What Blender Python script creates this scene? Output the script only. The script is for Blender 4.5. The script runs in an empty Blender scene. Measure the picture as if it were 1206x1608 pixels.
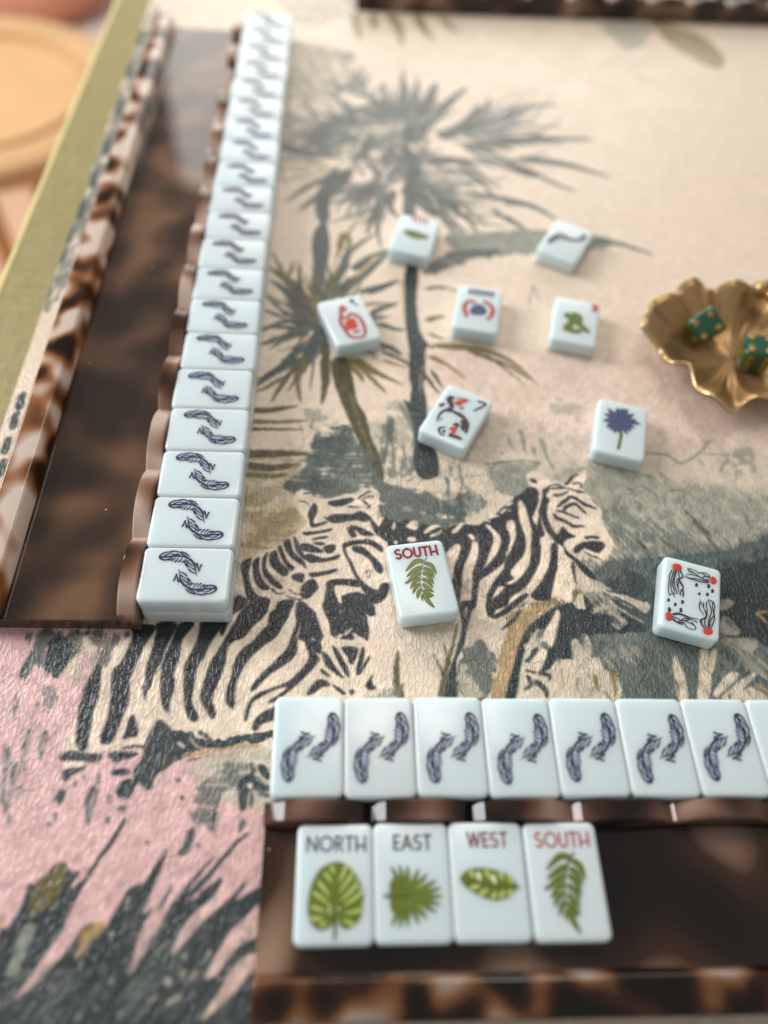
import bpy, bmesh, math, random
import numpy as np
from mathutils import Vector, Matrix, Euler, Quaternion

# =============================================================== camera, world, light
MM = 0.001
scn = bpy.context.scene
COL = scn.collection
cam_d = bpy.data.cameras.new('camera'); cam = bpy.data.objects.new('camera', cam_d); COL.objects.link(cam)
cam.location = (17.876*MM, -82.314*MM, 237.62*MM)
cam.rotation_euler = Euler((0.59562, -0.06208, -0.01738), 'XYZ')
cam_d.sensor_fit = 'VERTICAL'; cam_d.sensor_height = 36.0; cam_d.sensor_width = 27.0
cam_d.lens = 1177.58*36.0/1608.0
cam_d.clip_start = 0.01; cam_d.clip_end = 30.0
cam_d.dof.use_dof = True; cam_d.dof.focus_distance = 0.261; cam_d.dof.aperture_fstop = cam_d.lens/7.8
scn.camera = cam

world = bpy.data.worlds.new('World'); scn.world = world; world.use_nodes = True
bg = world.node_tree.nodes['Background']; bg.inputs[0].default_value = (1.0, 0.975, 0.94, 1); bg.inputs[1].default_value = 0.30

def area(name, loc, target, sx, sy, power, col):
    l = bpy.data.lights.new(name, 'AREA'); l.shape = 'RECTANGLE'; l.size = sx; l.size_y = sy; l.energy = power; l.color = col
    o = bpy.data.objects.new(name, l); COL.objects.link(o); o.location = loc
    o.rotation_euler = (Vector(target)-Vector(loc)).to_track_quat('-Z', 'Y').to_euler()
    return o
area('window_light', (-1.75, 0.85, 1.0), (0, .15, 0), 0.95, 1.15, 42.0, (0.97, 0.98, 1.0))       # tall window, left and behind
area('far_window_light', (0.30, 2.20, 0.68), (0.30, 0, 0.68), 1.62, 1.14, 15.0, (1.0, 0.95, 0.88))        # second window across the room
area('ceiling_bounce', (0.2, .9, 1.7), (0.15, .25, 0), .55, .55, 6.0, (1.0, 0.92, 0.82))                # added unseen fill for warm light bounced off the ceiling, beyond the table
vs = scn.view_settings; vs.view_transform = 'Standard'; vs.look = 'None'; vs.exposure = 0.24; vs.gamma = 1.0
scn.cycles.use_denoising = True
scn.cycles.max_bounces = 8

# =============================================================== data: printed artwork and tile engravings (millimetres)
PRINT = [["W","pink",1,8,0,0,[-1045,346,-708,351,-500,259,-221,39,-62,-164,7,-331,43,-885,-735,-871]],
["W","greige",0.55,10,0.2,0,[-190,845,42,1103,628,1332,1155,1175,2104,1036,1759,27,671,22,343,519,112,515,-60,360,-147,359]],
["W","rose",0.35,12,0.2,0,[475,1630,1234,1665,2116,1544,1998,1168,1408,1081,672,1192]],
["W","sand",0.6,4,0.2,0,[-156,729,30,821,62,622,-23,487,-138,511]],
["W","khaki",0.75,3,0.45,1,[-190,845,-130,864,-65,807,39,784,42,711,-40,630,-170,617]],
["W","khaki",0.4,4,0.4,0,[-201,967,17,1103,1,911,-137,787]],
["W","olivegrey",0.6,5,0.55,2,[-290,4482,97,4442,289,4187,237,3945,43,3874,-54,3716,-198,3606]],
["W","olivegrey",0.5,6,0.5,2,[-616,5692,526,5870,236,4976,-149,4736,-293,5002]],
["W","palm",0.5,4,0.55,1,[-232,3556,1,3579,141,3410,63,3145,-193,3123]],
["W","khaki",0.55,4,0.5,1,[-193,3123,4,3140,170,3072,-23,2935,-182,2942]],
["S","palm",0.85,1,7.3,1.1,[539,3585,530,3900,533,4214]],
["S","palm",0.85,1,6.36,0.95,[502,3605,417,3813,409,4067]],
["S","palm",0.85,1,8.58,1.29,[439,3622,340,3830,204,3891]],
["S","palm",0.85,1,6.97,1.05,[388,3617,225,3696,42,3899]],
["S","palm",0.85,1,6.26,0.94,[337,3543,163,3595,-77,3666]],
["S","palm",0.85,1,6.13,0.92,[263,3399,81,3360,-126,3408]],
["S","palm",0.85,1,10.89,1.63,[552,3426,678,3840,744,4077]],
["S","palm",0.85,1,10.0,1.5,[584,3452,765,3775,943,4047]],
["S","palm",0.85,1,5.37,0.81,[562,3541,600,3857,626,4144]],
["S","palm",0.85,1,7.02,1.05,[515,3630,505,3724,314,3754,200,3646]],
["S","palm",0.85,1,9.43,1.41,[238,3603,18,3444,61,3229,144,3194]],
["S","palm",0.85,1,8.58,1.29,[-190,3270,-21,3200,168,3185]],
["S","palm",0.85,1,8.2,1.23,[216,3075,82,2866,-61,2668]],
["S","palm",0.85,1,8.7,1.31,[193,3013,83,2809,65,2659]],
["S","palm",0.85,1,5.23,0.78,[170,3031,-10,2897,-136,2736]],
["S","palm",0.85,1,4.92,0.74,[401,2930,240,2821,96,2735]],
["S","palm",0.85,1,3.72,0.56,[422,2854,330,2715,89,2571]],
["S","palm",0.85,1,4.57,0.69,[410,2834,329,2642,295,2498]],
["S","palm",0.85,1,3.69,0.55,[387,2794,351,2590,369,2383]],
["S","palm",0.85,1,4.9,0.74,[446,2895,420,2741,473,2634]],
["S","palm",0.85,1,9.51,1.43,[506,3333,570,3126,528,2941,538,2749]],
["S","palm",0.85,1,13.09,1.96,[517,2940,602,2792,663,2666]],
["S","palm",0.85,1,6.73,1.01,[564,2963,722,2878,809,2659]],
["S","palm",0.85,1,3.8,0.57,[701,2915,786,2806,930,2631]],
["S","palm",0.85,1,6.64,1.0,[644,3174,838,3191,980,3037]],
["S","palm",0.85,1,4.51,0.68,[737,3120,898,3051,1017,2824]],
["S","palm",0.85,1,5.17,0.78,[623,3236,864,3214,1107,3151]],
["S","palm",0.85,1,11.93,1.79,[720,3442,879,3571,1006,3849]],
["S","palm",0.85,1,6.31,0.95,[759,3468,956,3579,1222,3772]],
["S","palm",0.85,1,7.19,1.08,[876,3367,1001,3378,1171,3338]],
["S","palm",0.85,1,6.38,0.96,[814,3542,1008,3726,1067,3931]],
["S","palm",0.85,1,6.79,1.02,[336,3429,287,3249,333,3106]],
["S","palm",0.85,1,5.98,0.9,[382,3172,456,3307,506,3333]],
["S","palm",0.85,1,7.41,1.11,[239,3160,311,3294,435,3438]],
["W","palm",0.6,4,0.5,1,[51,3584,339,3756,566,3635,584,3452,408,3303,168,3196,24,3268]],
["W","palm",0.5,4,0.55,1,[478,3223,694,3200,847,3006,717,2801,559,2846,495,2978]],
["S","palm",0.85,1,6.67,1.0,[1126,3670,1305,3836,1501,3881]],
["S","palm",0.85,1,8.36,1.25,[1060,3406,1376,3480,1666,3507]],
["S","palm",0.85,1,7.6,1.14,[1169,3260,1428,3228,1695,3111]],
["S","palm",0.85,1,9.73,1.46,[1102,3210,1179,3132,1282,3077]],
["S","palm",0.85,1,4.07,0.61,[1184,3174,1338,3040,1469,2949]],
["S","palm",0.85,1,5.05,0.76,[1037,2836,1186,2809,1312,2704]],
["S","palm",0.85,1,4.38,0.66,[1034,2702,1095,2632,1146,2581]],
["S","palm",0.8,1,5.06,0.76,[824,2898,1071,2855,1212,2789,1325,2678]],
["S","palm",0.8,1,4.07,0.61,[968,2756,1034,2687,1093,2647]],
["S","palm",0.8,1,5.26,0.79,[578,2989,721,2874,780,2668]],
["S","palm",0.8,1,3.88,0.58,[815,3156,921,3049,1046,2963]],
["S","sandl",0.6,1,2.07,0.31,[635,2994,810,3089,935,3200]],
["S","sandl",0.6,1,2.09,0.31,[970,2957,1104,3147,1210,3223]],
["S","sandl",0.6,1,1.71,0.26,[517,2356,609,2485,646,2365]],
["S","palm",0.6222512081656711,1,3.07,0.46,[409,3603,403,3648,324,3676]],
["S","palm",0.8066844281780629,1,3.73,0.56,[609,3730,587,3879,643,4030]],
["S","palm",0.7467026720277321,1,2.95,0.44,[534,3688,557,3831,627,3959]],
["S","bush",0.6075709330529341,1,3.8,0.57,[575,3696,650,3737,696,3849]],
["S","bush",0.750889367347711,1,2.67,0.4,[515,3637,527,3759,540,3877]],
["S","greygreen",0.4839579088661872,1,2.42,0.36,[599,3739,632,3846,633,4083]],
["S","palm",0.4707530110906501,1,3.24,0.49,[545,3601,410,3654,367,3761]],
["S","palm",0.6644979702279246,1,3.73,0.56,[584,3623,643,3762,687,3903]],
["S","palm",0.6423062281210328,1,3.91,0.59,[568,3601,655,3720,747,3855]],
["S","palm",0.642785218875353,1,3.89,0.58,[494,3572,368,3671,275,3710]],
["S","bush",0.6550389823821965,1,3.52,0.53,[569,3688,470,3737,445,3864]],
["S","bush",0.8247735382670797,1,4.47,0.67,[615,3660,471,3794,469,3989]],
["S","greygreen",0.8250524138907649,1,2.3,0.34,[465,3604,412,3724,309,3730]],
["S","greygreen",0.5987523796837957,1,4.16,0.62,[473,3555,555,3720,574,3844]],
["S","bush",0.7244603845274036,1,3.13,0.47,[677,3621,680,3766,756,3882]],
["S","palm",0.6420900545634212,1,3.45,0.52,[602,3736,607,3852,615,4014]],
["S","palm",0.504271042571883,1,2.93,0.44,[398,3552,359,3636,258,3637]],
["S","bush",0.7743585699860841,1,2.94,0.44,[476,3614,343,3645,227,3769]],
["S","palm",0.6999474995387732,1,2.51,0.38,[553,3676,500,3788,503,3942]],
["S","greygreen",0.7289543814271677,1,3.9,0.59,[564,3602,679,3642,762,3734]],
["S","greygreen",0.6900769831298275,1,2.3,0.35,[551,3544,589,3783,564,3929]],
["S","palm",0.6506086800735643,1,3.17,0.47,[517,3611,584,3848,545,4055]],
["S","palm",0.781717053531297,1,2.27,0.34,[565,3558,741,3655,897,3785]],
["S","palm",0.524837720659924,1,3.26,0.49,[584,3628,643,3675,689,3803]],
["S","greygreen",0.8276098288050151,1,2.06,0.31,[606,3636,672,3571,744,3638]],
["S","palm",0.6954761789767124,1,1.93,0.29,[442,3639,345,3680,193,3680]],
["S","palm",0.8115854467672974,1,3.66,0.55,[438,3622,334,3570,206,3652]],
["S","palm",0.48388614149853904,1,2.55,0.38,[463,3577,606,3773,693,3876]],
["S","bush",0.6849938631488381,1,3.97,0.6,[503,3634,351,3636,232,3702]],
["S","bush",0.49756502465834807,1,4.15,0.62,[452,3650,403,3734,330,3821]],
["S","greygreen",0.6601071964022078,1,4.02,0.6,[537,3613,353,3573,232,3724]],
["S","greygreen",0.5990387973868955,1,3.52,0.53,[606,3587,701,3702,836,3688]],
["S","bush",0.6796450444341946,1,3.01,0.45,[500,3671,401,3732,335,3932]],
["S","bush",0.5983479388461949,1,2.58,0.39,[516,3642,496,3827,424,3941]],
["S","palm",0.6525536165721075,1,4.09,0.61,[217,3447,59,3411,-50,3546]],
["S","palm",0.4845210226729946,1,4.18,0.63,[122,3440,37,3462,-90,3475]],
["S","palm",0.46477679952616646,1,2.34,0.35,[195,3447,159,3660,54,3794]],
["S","palm",0.5623898379655057,1,1.84,0.28,[168,3361,27,3323,-121,3370]],
["S","bush",0.5149748143315063,1,4.1,0.62,[206,3447,115,3498,51,3603]],
["S","greygreen",0.7323238153514504,1,2.13,0.32,[221,3383,46,3320,-99,3224]],
["S","bush",0.5897983113188253,1,3.79,0.57,[240,3501,132,3519,101,3667]],
["S","palm",0.7016981508980885,1,2.24,0.34,[196,3450,113,3645,6,3835]],
["S","greygreen",0.82150024139359,1,3.08,0.46,[157,3412,84,3342,7,3374]],
["S","palm",0.7059116037384214,1,2.04,0.31,[225,3499,179,3666,97,3869]],
["S","palm",0.5366862964319968,1,3.21,0.48,[205,3534,223,3691,164,3824]],
["S","bush",0.7483011374261908,1,3.64,0.55,[82,3375,-9,3340,-113,3214]],
["S","palm",0.4603122121191497,1,2.41,0.36,[101,3344,-13,3302,-152,3237]],
["S","bush",0.7898527346981821,1,2.35,0.35,[109,3392,-28,3400,-178,3426]],
["S","bush",0.6664405231511483,1,3.08,0.46,[224,3446,62,3426,-73,3419]],
["S","palm",0.5634580454358721,1,2.91,0.44,[212,3411,75,3248,-62,3256]],
["S","palm",0.5993430993965739,1,2.27,0.34,[258,3412,53,3474,-29,3625]],
["S","palm",0.8125705796494342,1,3.43,0.51,[162,3512,22,3554,-73,3763]],
["S","palm",0.8189832218114368,1,2.22,0.33,[70,3389,-24,3278,-167,3272]],
["S","palm",0.6508779860201059,1,2.32,0.35,[159,3436,38,3571,-114,3533]],
["S","palm",0.6595242892131558,1,2.69,0.4,[256,3458,173,3735,38,3868]],
["S","greygreen",0.7047780601913296,1,2.16,0.32,[141,3292,75,3233,-27,3234]],
["S","bush",0.715002271122643,1,2.4,0.36,[230,3420,70,3470,-28,3635]],
["S","bush",0.7391652607485215,1,3.48,0.52,[229,3517,125,3505,73,3641]],
["S","greygreen",0.5942291872931783,1,2.72,0.41,[219,3359,166,3626,132,3843]],
["S","bush",0.7687852443587054,1,2.11,0.32,[180,3467,120,3574,58,3720]],
["S","greygreen",0.4524049622490783,1,3.63,0.54,[885,3544,1040,3762,1196,3854]],
["S","greygreen",0.5262261755668016,1,1.95,0.29,[915,3317,1054,3215,1244,3205]],
["S","bush",0.7050420977343514,1,3.47,0.52,[994,3462,1231,3461,1442,3411]],
["S","palm",0.47298220889141956,1,2.94,0.44,[868,3499,1041,3695,1248,3888]],
["S","palm",0.6397927363728819,1,4.08,0.61,[952,3411,1115,3239,1348,3331]],
["S","bush",0.7452386298159696,1,2.93,0.44,[932,3476,1059,3534,1191,3415]],
["S","greygreen",0.510044419067997,1,4.6,0.69,[953,3547,1219,3552,1501,3660]],
["S","bush",0.8376430581665409,1,2.71,0.41,[906,3506,1233,3638,1517,3594]],
["S","palm",0.7189377555811305,1,2.6,0.39,[898,3478,1071,3496,1213,3471]],
["S","palm",0.6716118234974788,1,2.46,0.37,[853,3373,969,3228,1107,3213]],
["S","palm",0.6338201186278392,1,2.21,0.33,[825,3555,1122,3893,1410,4059]],
["S","palm",0.8021839595758524,1,2.96,0.44,[863,3461,1204,3439,1524,3765]],
["S","palm",0.7015737284990937,1,3.22,0.48,[918,3480,1105,3554,1290,3777]],
["S","greygreen",0.6297067866113689,1,2.51,0.38,[814,3490,1149,3513,1368,3299]],
["S","palm",0.5993170081703113,1,2.18,0.33,[1035,3569,1264,3643,1508,4045]],
["S","greygreen",0.7141876007592965,1,2.0,0.3,[819,3549,1107,3779,1406,3964]],
["S","palm",0.6999601310657498,1,3.58,0.54,[1017,3420,1242,3501,1469,3514]],
["S","greygreen",0.5438884534875539,1,3.88,0.58,[968,3340,1133,3184,1370,3145]],
["S","palm",0.7436269823902598,1,4.15,0.62,[922,3262,1074,3200,1228,3095]],
["S","palm",0.6089492844937552,1,2.43,0.36,[899,3564,1152,3699,1393,3878]],
["S","bush",0.6908011860176005,1,4.41,0.66,[803,3414,1048,3286,1232,3151]],
["S","palm",0.5487005797681038,1,4.05,0.61,[858,3535,1148,3643,1342,3614]],
["S","bush",0.47724987624531984,1,4.47,0.67,[919,3542,1094,3764,1301,3911]],
["S","greygreen",0.6978516075296594,1,3.49,0.52,[813,3453,1148,3663,1460,3764]],
["S","palm",0.6778638567485286,1,2.3,0.35,[870,3440,998,3660,1193,3745]],
["S","bush",0.5149329876176758,1,4.5,0.67,[877,3330,1002,3303,1119,3256]],
["S","greygreen",0.5938687941587684,1,2.87,0.43,[970,3451,1099,3242,1306,3330]],
["S","palm",0.8263177776040547,1,3.58,0.54,[835,3544,1085,3672,1293,3946]],
["S","palm",0.6328281326269214,1,3.13,0.47,[882,3461,1072,3407,1285,3412]],
["S","palm",0.8430676286788743,1,2.39,0.36,[1023,3495,1277,3548,1502,3374]],
["S","palm",0.5509864219809502,1,3.14,0.47,[653,2762,711,2669,813,2555]],
["S","greygreen",0.7537709349872705,1,2.23,0.33,[687,2898,818,2774,1028,2835]],
["S","palm",0.5951178899295971,1,2.2,0.33,[641,2962,879,3003,1133,3050]],
["S","palm",0.6791879472688725,1,2.21,0.33,[600,2841,695,2655,831,2536]],
["S","bush",0.7591830274286697,1,2.25,0.34,[662,2814,748,2673,803,2506]],
["S","greygreen",0.5315149028499405,1,2.21,0.33,[648,2853,837,2894,943,2771]],
["S","greygreen",0.8416076766093886,1,2.13,0.32,[629,2929,760,2725,981,2723]],
["S","palm",0.7744980625660687,1,2.76,0.41,[730,2892,817,2993,927,2891]],
["S","greygreen",0.46275711794166174,1,3.11,0.47,[667,2966,837,2999,1012,2952]],
["S","bush",0.5501564902597362,1,1.84,0.28,[722,2967,929,3001,1134,3123]],
["S","palm",0.5003043377268663,1,1.91,0.29,[655,2844,770,2599,953,2554]],
["S","greygreen",0.48250651423152713,1,2.4,0.36,[672,2997,815,2995,950,3052]],
["S","palm",0.6907830213758112,1,2.57,0.39,[624,2919,738,2815,879,2790]],
["S","bush",0.8051337551252777,1,4.12,0.62,[661,2801,821,2682,887,2484]],
["S","palm",0.5634033732194681,1,3.53,0.53,[682,2759,740,2552,908,2463]],
["S","greygreen",0.4724697118786735,1,4.13,0.62,[690,2962,761,2787,896,2810]],
["S","bush",0.5542607007944081,1,2.66,0.4,[697,2829,748,2576,901,2486]],
["S","palm",0.6673001605005495,1,2.86,0.43,[666,2916,780,2904,893,2886]],
["S","palm",0.5207781436696968,1,1.88,0.28,[586,2871,732,2860,790,2713]],
["S","palm",0.6628576529228339,1,2.62,0.39,[661,2920,800,2708,1040,2703]],
["S","palm",0.5813637013198978,1,4.05,0.61,[612,2980,725,2815,887,2850]],
["S","bush",0.45977182537027106,1,3.98,0.6,[626,2935,816,2818,1018,2906]],
["S","greygreen",0.45730884555137885,1,2.49,0.37,[575,2945,787,3039,966,3014]],
["S","palm",0.8292271442757071,1,3.36,0.5,[511,2881,708,2798,869,2788]],
["S","palm",0.623590254257662,1,2.49,0.37,[611,2883,722,2817,792,2676]],
["S","greygreen",0.5241443556965613,1,1.87,0.28,[724,2946,918,3022,1079,2911]],
["S","greygreen",0.6252939216930467,1,2.85,0.43,[737,2850,886,2757,1098,2798]],
["S","palm",0.6713116612668435,1,3.56,0.53,[709,2841,839,2657,1043,2612]],
["S","bush",0.6032959281707243,1,1.8,0.27,[686,2915,830,2833,1029,2832]],
["S","greygreen",0.45247509655452306,1,3.83,0.57,[625,3005,743,2856,878,2882]],
["S","palm",0.4518831138703691,1,3.64,0.55,[379,2894,204,2822,130,2653]],
["S","bush",0.45666364173392976,1,2.05,0.31,[315,2907,174,2836,62,2704]],
["S","palm",0.45056441248235723,1,2.92,0.44,[334,2966,210,2913,113,2883]],
["S","palm",0.45135080100235586,1,3.08,0.46,[284,2878,182,2875,68,2867]],
["S","palm",0.47354689925653987,1,2.91,0.44,[346,2928,234,2869,116,2851]],
["S","greygreen",0.6578414191399625,1,2.38,0.36,[280,2809,267,2708,203,2584]],
["S","palm",0.5417492671955673,1,2.49,0.37,[327,2943,218,2872,117,2885]],
["S","palm",0.6492768594261693,1,4.13,0.62,[387,2926,243,2785,181,2625]],
["S","bush",0.5526774868171548,1,3.06,0.46,[237,2965,137,2907,-8,2975]],
["S","palm",0.7874349810462301,1,1.96,0.29,[334,2900,261,2786,154,2758]],
["S","bush",0.487646815665248,1,3.97,0.6,[339,2832,387,2679,344,2529]],
["S","bush",0.7950582543975122,1,2.84,0.43,[296,2916,224,2865,138,2899]],
["S","greygreen",0.5713790729519491,1,1.95,0.29,[373,2872,272,2894,201,2824]],
["S","palm",0.5705090425147918,1,3.1,0.46,[365,2932,259,2897,158,2924]],
["S","palm",0.7822999872858909,1,4.07,0.61,[381,2906,346,2711,261,2563]],
["S","palm",0.8470984761713769,1,2.4,0.36,[392,2901,284,2784,205,2752]],
["S","bush",0.8434544687189164,1,1.87,0.28,[419,2921,351,2697,290,2540]],
["S","palm",0.7679220037128185,1,2.58,0.39,[391,2869,236,2871,176,2777]],
["S","bush",0.7784057692490927,1,2.06,0.31,[306,2953,154,2841,42,2747]],
["S","bush",0.6766167439039941,1,2.61,0.39,[355,2946,297,2769,276,2614]],
["S","greygreen",0.4974436772699701,1,3.22,0.48,[290,2889,238,2679,118,2622]],
["S","greygreen",0.5319652419459658,1,2.68,0.4,[333,2974,276,2877,244,2758]],
["S","bush",0.8275517042907414,1,3.1,0.46,[359,2984,378,2808,325,2700]],
["S","palm",0.7735620815748174,1,2.34,0.35,[421,2960,263,2865,219,2723]],
["S","greygreen",0.6764978678147255,1,2.17,0.33,[343,2952,386,2702,322,2514]],
["S","palm",0.7824603559233896,1,2.99,0.45,[295,2891,261,2787,245,2643]],
["S","bush",0.6537743781679086,1,2.22,0.33,[572,3339,630,3261,670,3176]],
["S","palm",0.812849088086638,1,2.16,0.32,[587,3319,661,3295,754,3310]],
["S","bush",0.594649107292505,1,2.59,0.39,[542,3412,595,3485,640,3587]],
["S","greygreen",0.6343398867499362,1,2.46,0.37,[560,3422,591,3504,599,3606]],
["S","palm",0.5281781902423002,1,2.0,0.3,[488,3320,428,3329,343,3301]],
["S","bush",0.6640272771100819,1,3.95,0.59,[526,3446,557,3501,594,3578]],
["S","palm",0.499262561594716,1,4.42,0.66,[476,3440,473,3418,464,3487]],
["S","greygreen",0.4558678232919904,1,3.11,0.47,[523,3324,453,3324,411,3365]],
["S","greygreen",0.7840643415001537,1,1.88,0.28,[504,3242,500,3172,448,3098]],
["S","palm",0.6726580698163471,1,2.16,0.32,[521,3354,621,3465,643,3579]],
["S","palm",0.5572415381712499,1,2.15,0.32,[514,3318,540,3464,559,3575]],
["S","palm",0.7342193217958034,1,3.58,0.54,[615,3271,648,3230,727,3218]],
["S","bush",0.6224338999840778,1,3.03,0.45,[547,3356,455,3331,408,3336]],
["S","palm",0.642996953385638,1,3.45,0.52,[543,3324,454,3303,398,3276]],
["S","palm",0.7671609811780687,1,2.63,0.4,[581,3409,632,3411,690,3415]],
["S","palm",0.7517779708473682,1,3.67,0.55,[561,3389,567,3484,591,3582]],
["S","palm",0.8409414461019128,1,4.33,0.65,[568,3367,510,3452,530,3544]],
["S","palm",0.8151360508620249,1,2.52,0.38,[543,3354,504,3230,467,3169]],
["S","palm",0.4605275214299158,1,2.63,0.39,[575,3367,648,3463,728,3531]],
["S","palm",0.5535225566870772,1,4.39,0.66,[574,3335,617,3449,655,3564]],
["S","bush",0.6009365159416691,1,3.5,0.52,[184,3927,195,3993,160,4048]],
["S","bush",0.591445642106275,1,2.86,0.43,[243,3878,202,4013,224,4138]],
["S","bush",0.737338031007264,1,2.13,0.32,[298,4066,264,4077,289,4212]],
["S","palm",0.49816381219945355,1,3.59,0.54,[269,3852,294,3990,298,4107]],
["S","greygreen",0.5957076636489189,1,4.24,0.64,[177,3978,86,3835,6,3909]],
["S","bush",0.5910253975485772,1,4.13,0.62,[309,3908,354,3927,402,4013]],
["S","palm",0.8271211337135596,1,4.03,0.6,[241,3903,162,3963,85,4009]],
["S","palm",0.6186029226609031,1,2.66,0.4,[271,3919,226,4071,278,4224]],
["S","palm",0.760853138620573,1,3.43,0.51,[113,3863,130,3949,78,4037]],
["S","greygreen",0.5606363306001396,1,2.78,0.42,[240,3867,128,3912,72,4010]],
["S","bush",0.7217071497105405,1,4.67,0.7,[278,3945,279,4034,353,4123]],
["S","bush",0.7130276288738244,1,4.72,0.71,[236,3964,247,4052,234,4160]],
["S","greygreen",0.6312551574590833,1,3.32,0.5,[180,3890,102,4017,2,4000]],
["S","greygreen",0.817756240458998,1,3.54,0.53,[232,4045,268,4018,272,4116]],
["S","palm",0.9,1,7.56,5.67,[520,2202,518,2665,558,3169]],
["S","palm",0.85,1,7.22,3.94,[63,2604,66,2856,137,3089]],
["S","palm",0.7215411737225305,1,3.12,0.47,[519,3106,592,3037,643,3002]],
["S","palm",0.45750428839222357,1,3.38,0.51,[332,3187,239,3179,127,3135]],
["S","bush",0.5175073597727221,1,2.5,0.37,[435,3077,541,3006,661,2993]],
["S","bush",0.4529742073583327,1,2.5,0.37,[436,3155,529,3131,616,3083]],
["S","palm",0.7524602716061806,1,2.3,0.35,[526,3192,641,3257,729,3322]],
["S","palm",0.5159537991658161,1,3.29,0.49,[341,3222,361,3085,370,2957]],
["S","bush",0.7269978307362892,1,3.77,0.57,[575,3176,622,3230,651,3293]],
["S","palm",0.4991031241608306,1,3.08,0.46,[629,3328,640,3477,658,3614]],
["S","bush",0.46002130116785134,1,2.27,0.34,[313,3086,254,3128,216,3140]],
["S","palm",0.40580467080069,1,3.66,0.55,[528,3184,578,3264,628,3319]],
["S","palm",0.7532131965511526,1,3.6,0.54,[544,3210,436,3038,359,2964]],
["S","bush",0.45036253000521015,1,2.51,0.38,[411,3108,342,3175,242,3208]],
["S","palm",0.4696379724296156,1,2.31,0.35,[428,3184,387,3070,363,2945]],
["S","palm",0.5732187064241061,1,3.43,0.51,[570,3242,642,3173,776,3071]],
["S","palm",0.4571736669925168,1,3.26,0.49,[392,3046,330,2969,289,2906]],
["S","palm",0.6371899019391686,1,2.18,0.33,[505,3179,492,3091,519,2978]],
["S","palm",0.5123762245042348,1,2.48,0.37,[414,3051,402,3106,403,3225]],
["S","bush",0.41664194623866035,1,3.24,0.49,[518,3099,456,3021,406,2985]],
["S","bush",0.5088749842024403,1,3.08,0.46,[374,3145,464,3103,560,3016]],
["S","palm",0.70000156401884,1,2.76,0.41,[288,3016,229,3120,195,3231]],
["S","bush",0.41379096890206474,1,3.72,0.56,[396,3225,302,3326,218,3373]],
["S","bush",0.6642315593918259,1,3.69,0.55,[511,3040,406,2954,332,2877]],
["S","palm",0.5104475196692755,1,3.94,0.59,[482,3270,405,3175,355,3174]],
["S","bush",0.6717158016813802,1,3.25,0.49,[378,3018,327,3094,260,3146]],
["S","palm",0.5255628472423509,1,3.12,0.47,[454,3148,436,3069,390,2976]],
["S","bush",0.6634384025858466,1,3.5,0.53,[433,3287,352,3315,266,3311]],
["S","palm",0.5442842068706165,1,3.01,0.45,[543,3179,626,3293,680,3427]],
["S","palm",0.6215766667335778,1,3.92,0.59,[530,3324,537,3250,525,3101]],
["S","bush",0.7594799583099225,1,3.02,0.45,[449,3218,516,3185,598,3185]],
["S","bush",0.6423265769232723,1,4.03,0.6,[511,3273,457,3183,441,3103]],
["S","bush",0.5104274763055772,1,3.89,0.58,[467,3075,552,3121,692,3199]],
["S","bush",0.5219730818958285,1,3.23,0.48,[453,3230,479,3194,550,3157]],
["S","bush",0.49015420343551996,1,3.04,0.46,[573,3176,660,3158,742,3178]],
["S","palm",0.553658458386501,1,3.58,0.54,[400,3096,441,3214,507,3276]],
["S","bush",0.7612975581229612,1,2.51,0.38,[368,3079,355,2965,316,2873]],
["S","bush",0.6715951726543007,1,2.86,0.43,[350,3098,342,3047,333,2941]],
["S","palm",0.779834758960307,1,3.34,0.5,[320,3116,354,3055,390,3011]],
["S","bush",0.6705374361323917,1,2.22,0.33,[486,2993,423,2940,399,2901]],
["S","palm",0.5502241601754694,1,3.49,0.52,[478,3064,578,3056,640,3011]],
["S","bush",0.7517175584915128,1,3.68,0.55,[443,3071,436,3034,398,2933]],
["S","bush",0.49150338776509006,1,3.4,0.51,[524,3117,461,3186,416,3173]],
["S","bush",0.5662145292842116,1,3.99,0.6,[449,3292,456,3432,479,3557]],
["S","bush",0.7173557216272799,1,2.91,0.44,[411,3282,347,3300,295,3268]],
["S","palm",0.6787050098027707,1,2.95,0.44,[336,2976,314,2832,309,2723]],
["S","bush",0.6191526768296841,1,2.37,0.36,[301,3246,236,3132,165,3031]],
["S","palm",0.5868242778596563,1,3.26,0.49,[465,3151,493,3186,536,3274]],
["W","greygreen",0.95,2.5,0.25,0,[707,2520,895,2547,1150,2593,1275,2587,1582,2552,1568,2480,1377,2440,1054,2391,784,2374]],
["W","palm",0.8,2.5,0.3,0,[598,2256,706,2369,866,2420,984,2387,779,2307,586,2191]],
["S","palm",0.7,1,5.76,0.86,[1408,2509,1581,2521,1790,2429]],
["S","palm",0.8,1,1.81,0.27,[573,2091,656,2114,761,2077]],
["S","greygreen",0.6,1,1.33,0.2,[1074,2001,1111,2160]],
["S","greygreen",0.6,1,1.36,0.2,[1111,2160,1133,2013]],
["S","palm",0.95,1,5.94,5.09,[62,2870,76,2661,70,2579]],
["P","palm",1,1,[35,2524,82,2593,111,2400,96,2203,78,2039,32,1970,24,2082,33,2235,19,2407]],
["S","sand",0.92,1,2.36,0.35,[67,1906,78,2039,120,2169,155,2353,225,2550]],
["S","ol",0.92,1,2.16,0.32,[148,2303,178,2443,241,2592,342,2778]],
["S","ol",0.92,1,4.0,0.6,[155,2353,177,2495,210,2432,179,2342]],
["S","palm",0.92,1,5.7,0.85,[100,2041,180,2232,210,2357,355,2520]],
["S","palm",0.92,1,7.75,1.16,[116,2019,243,2141,417,2370]],
["S","palm",0.92,1,5.35,0.8,[227,2211,313,2314,434,2397]],
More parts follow.
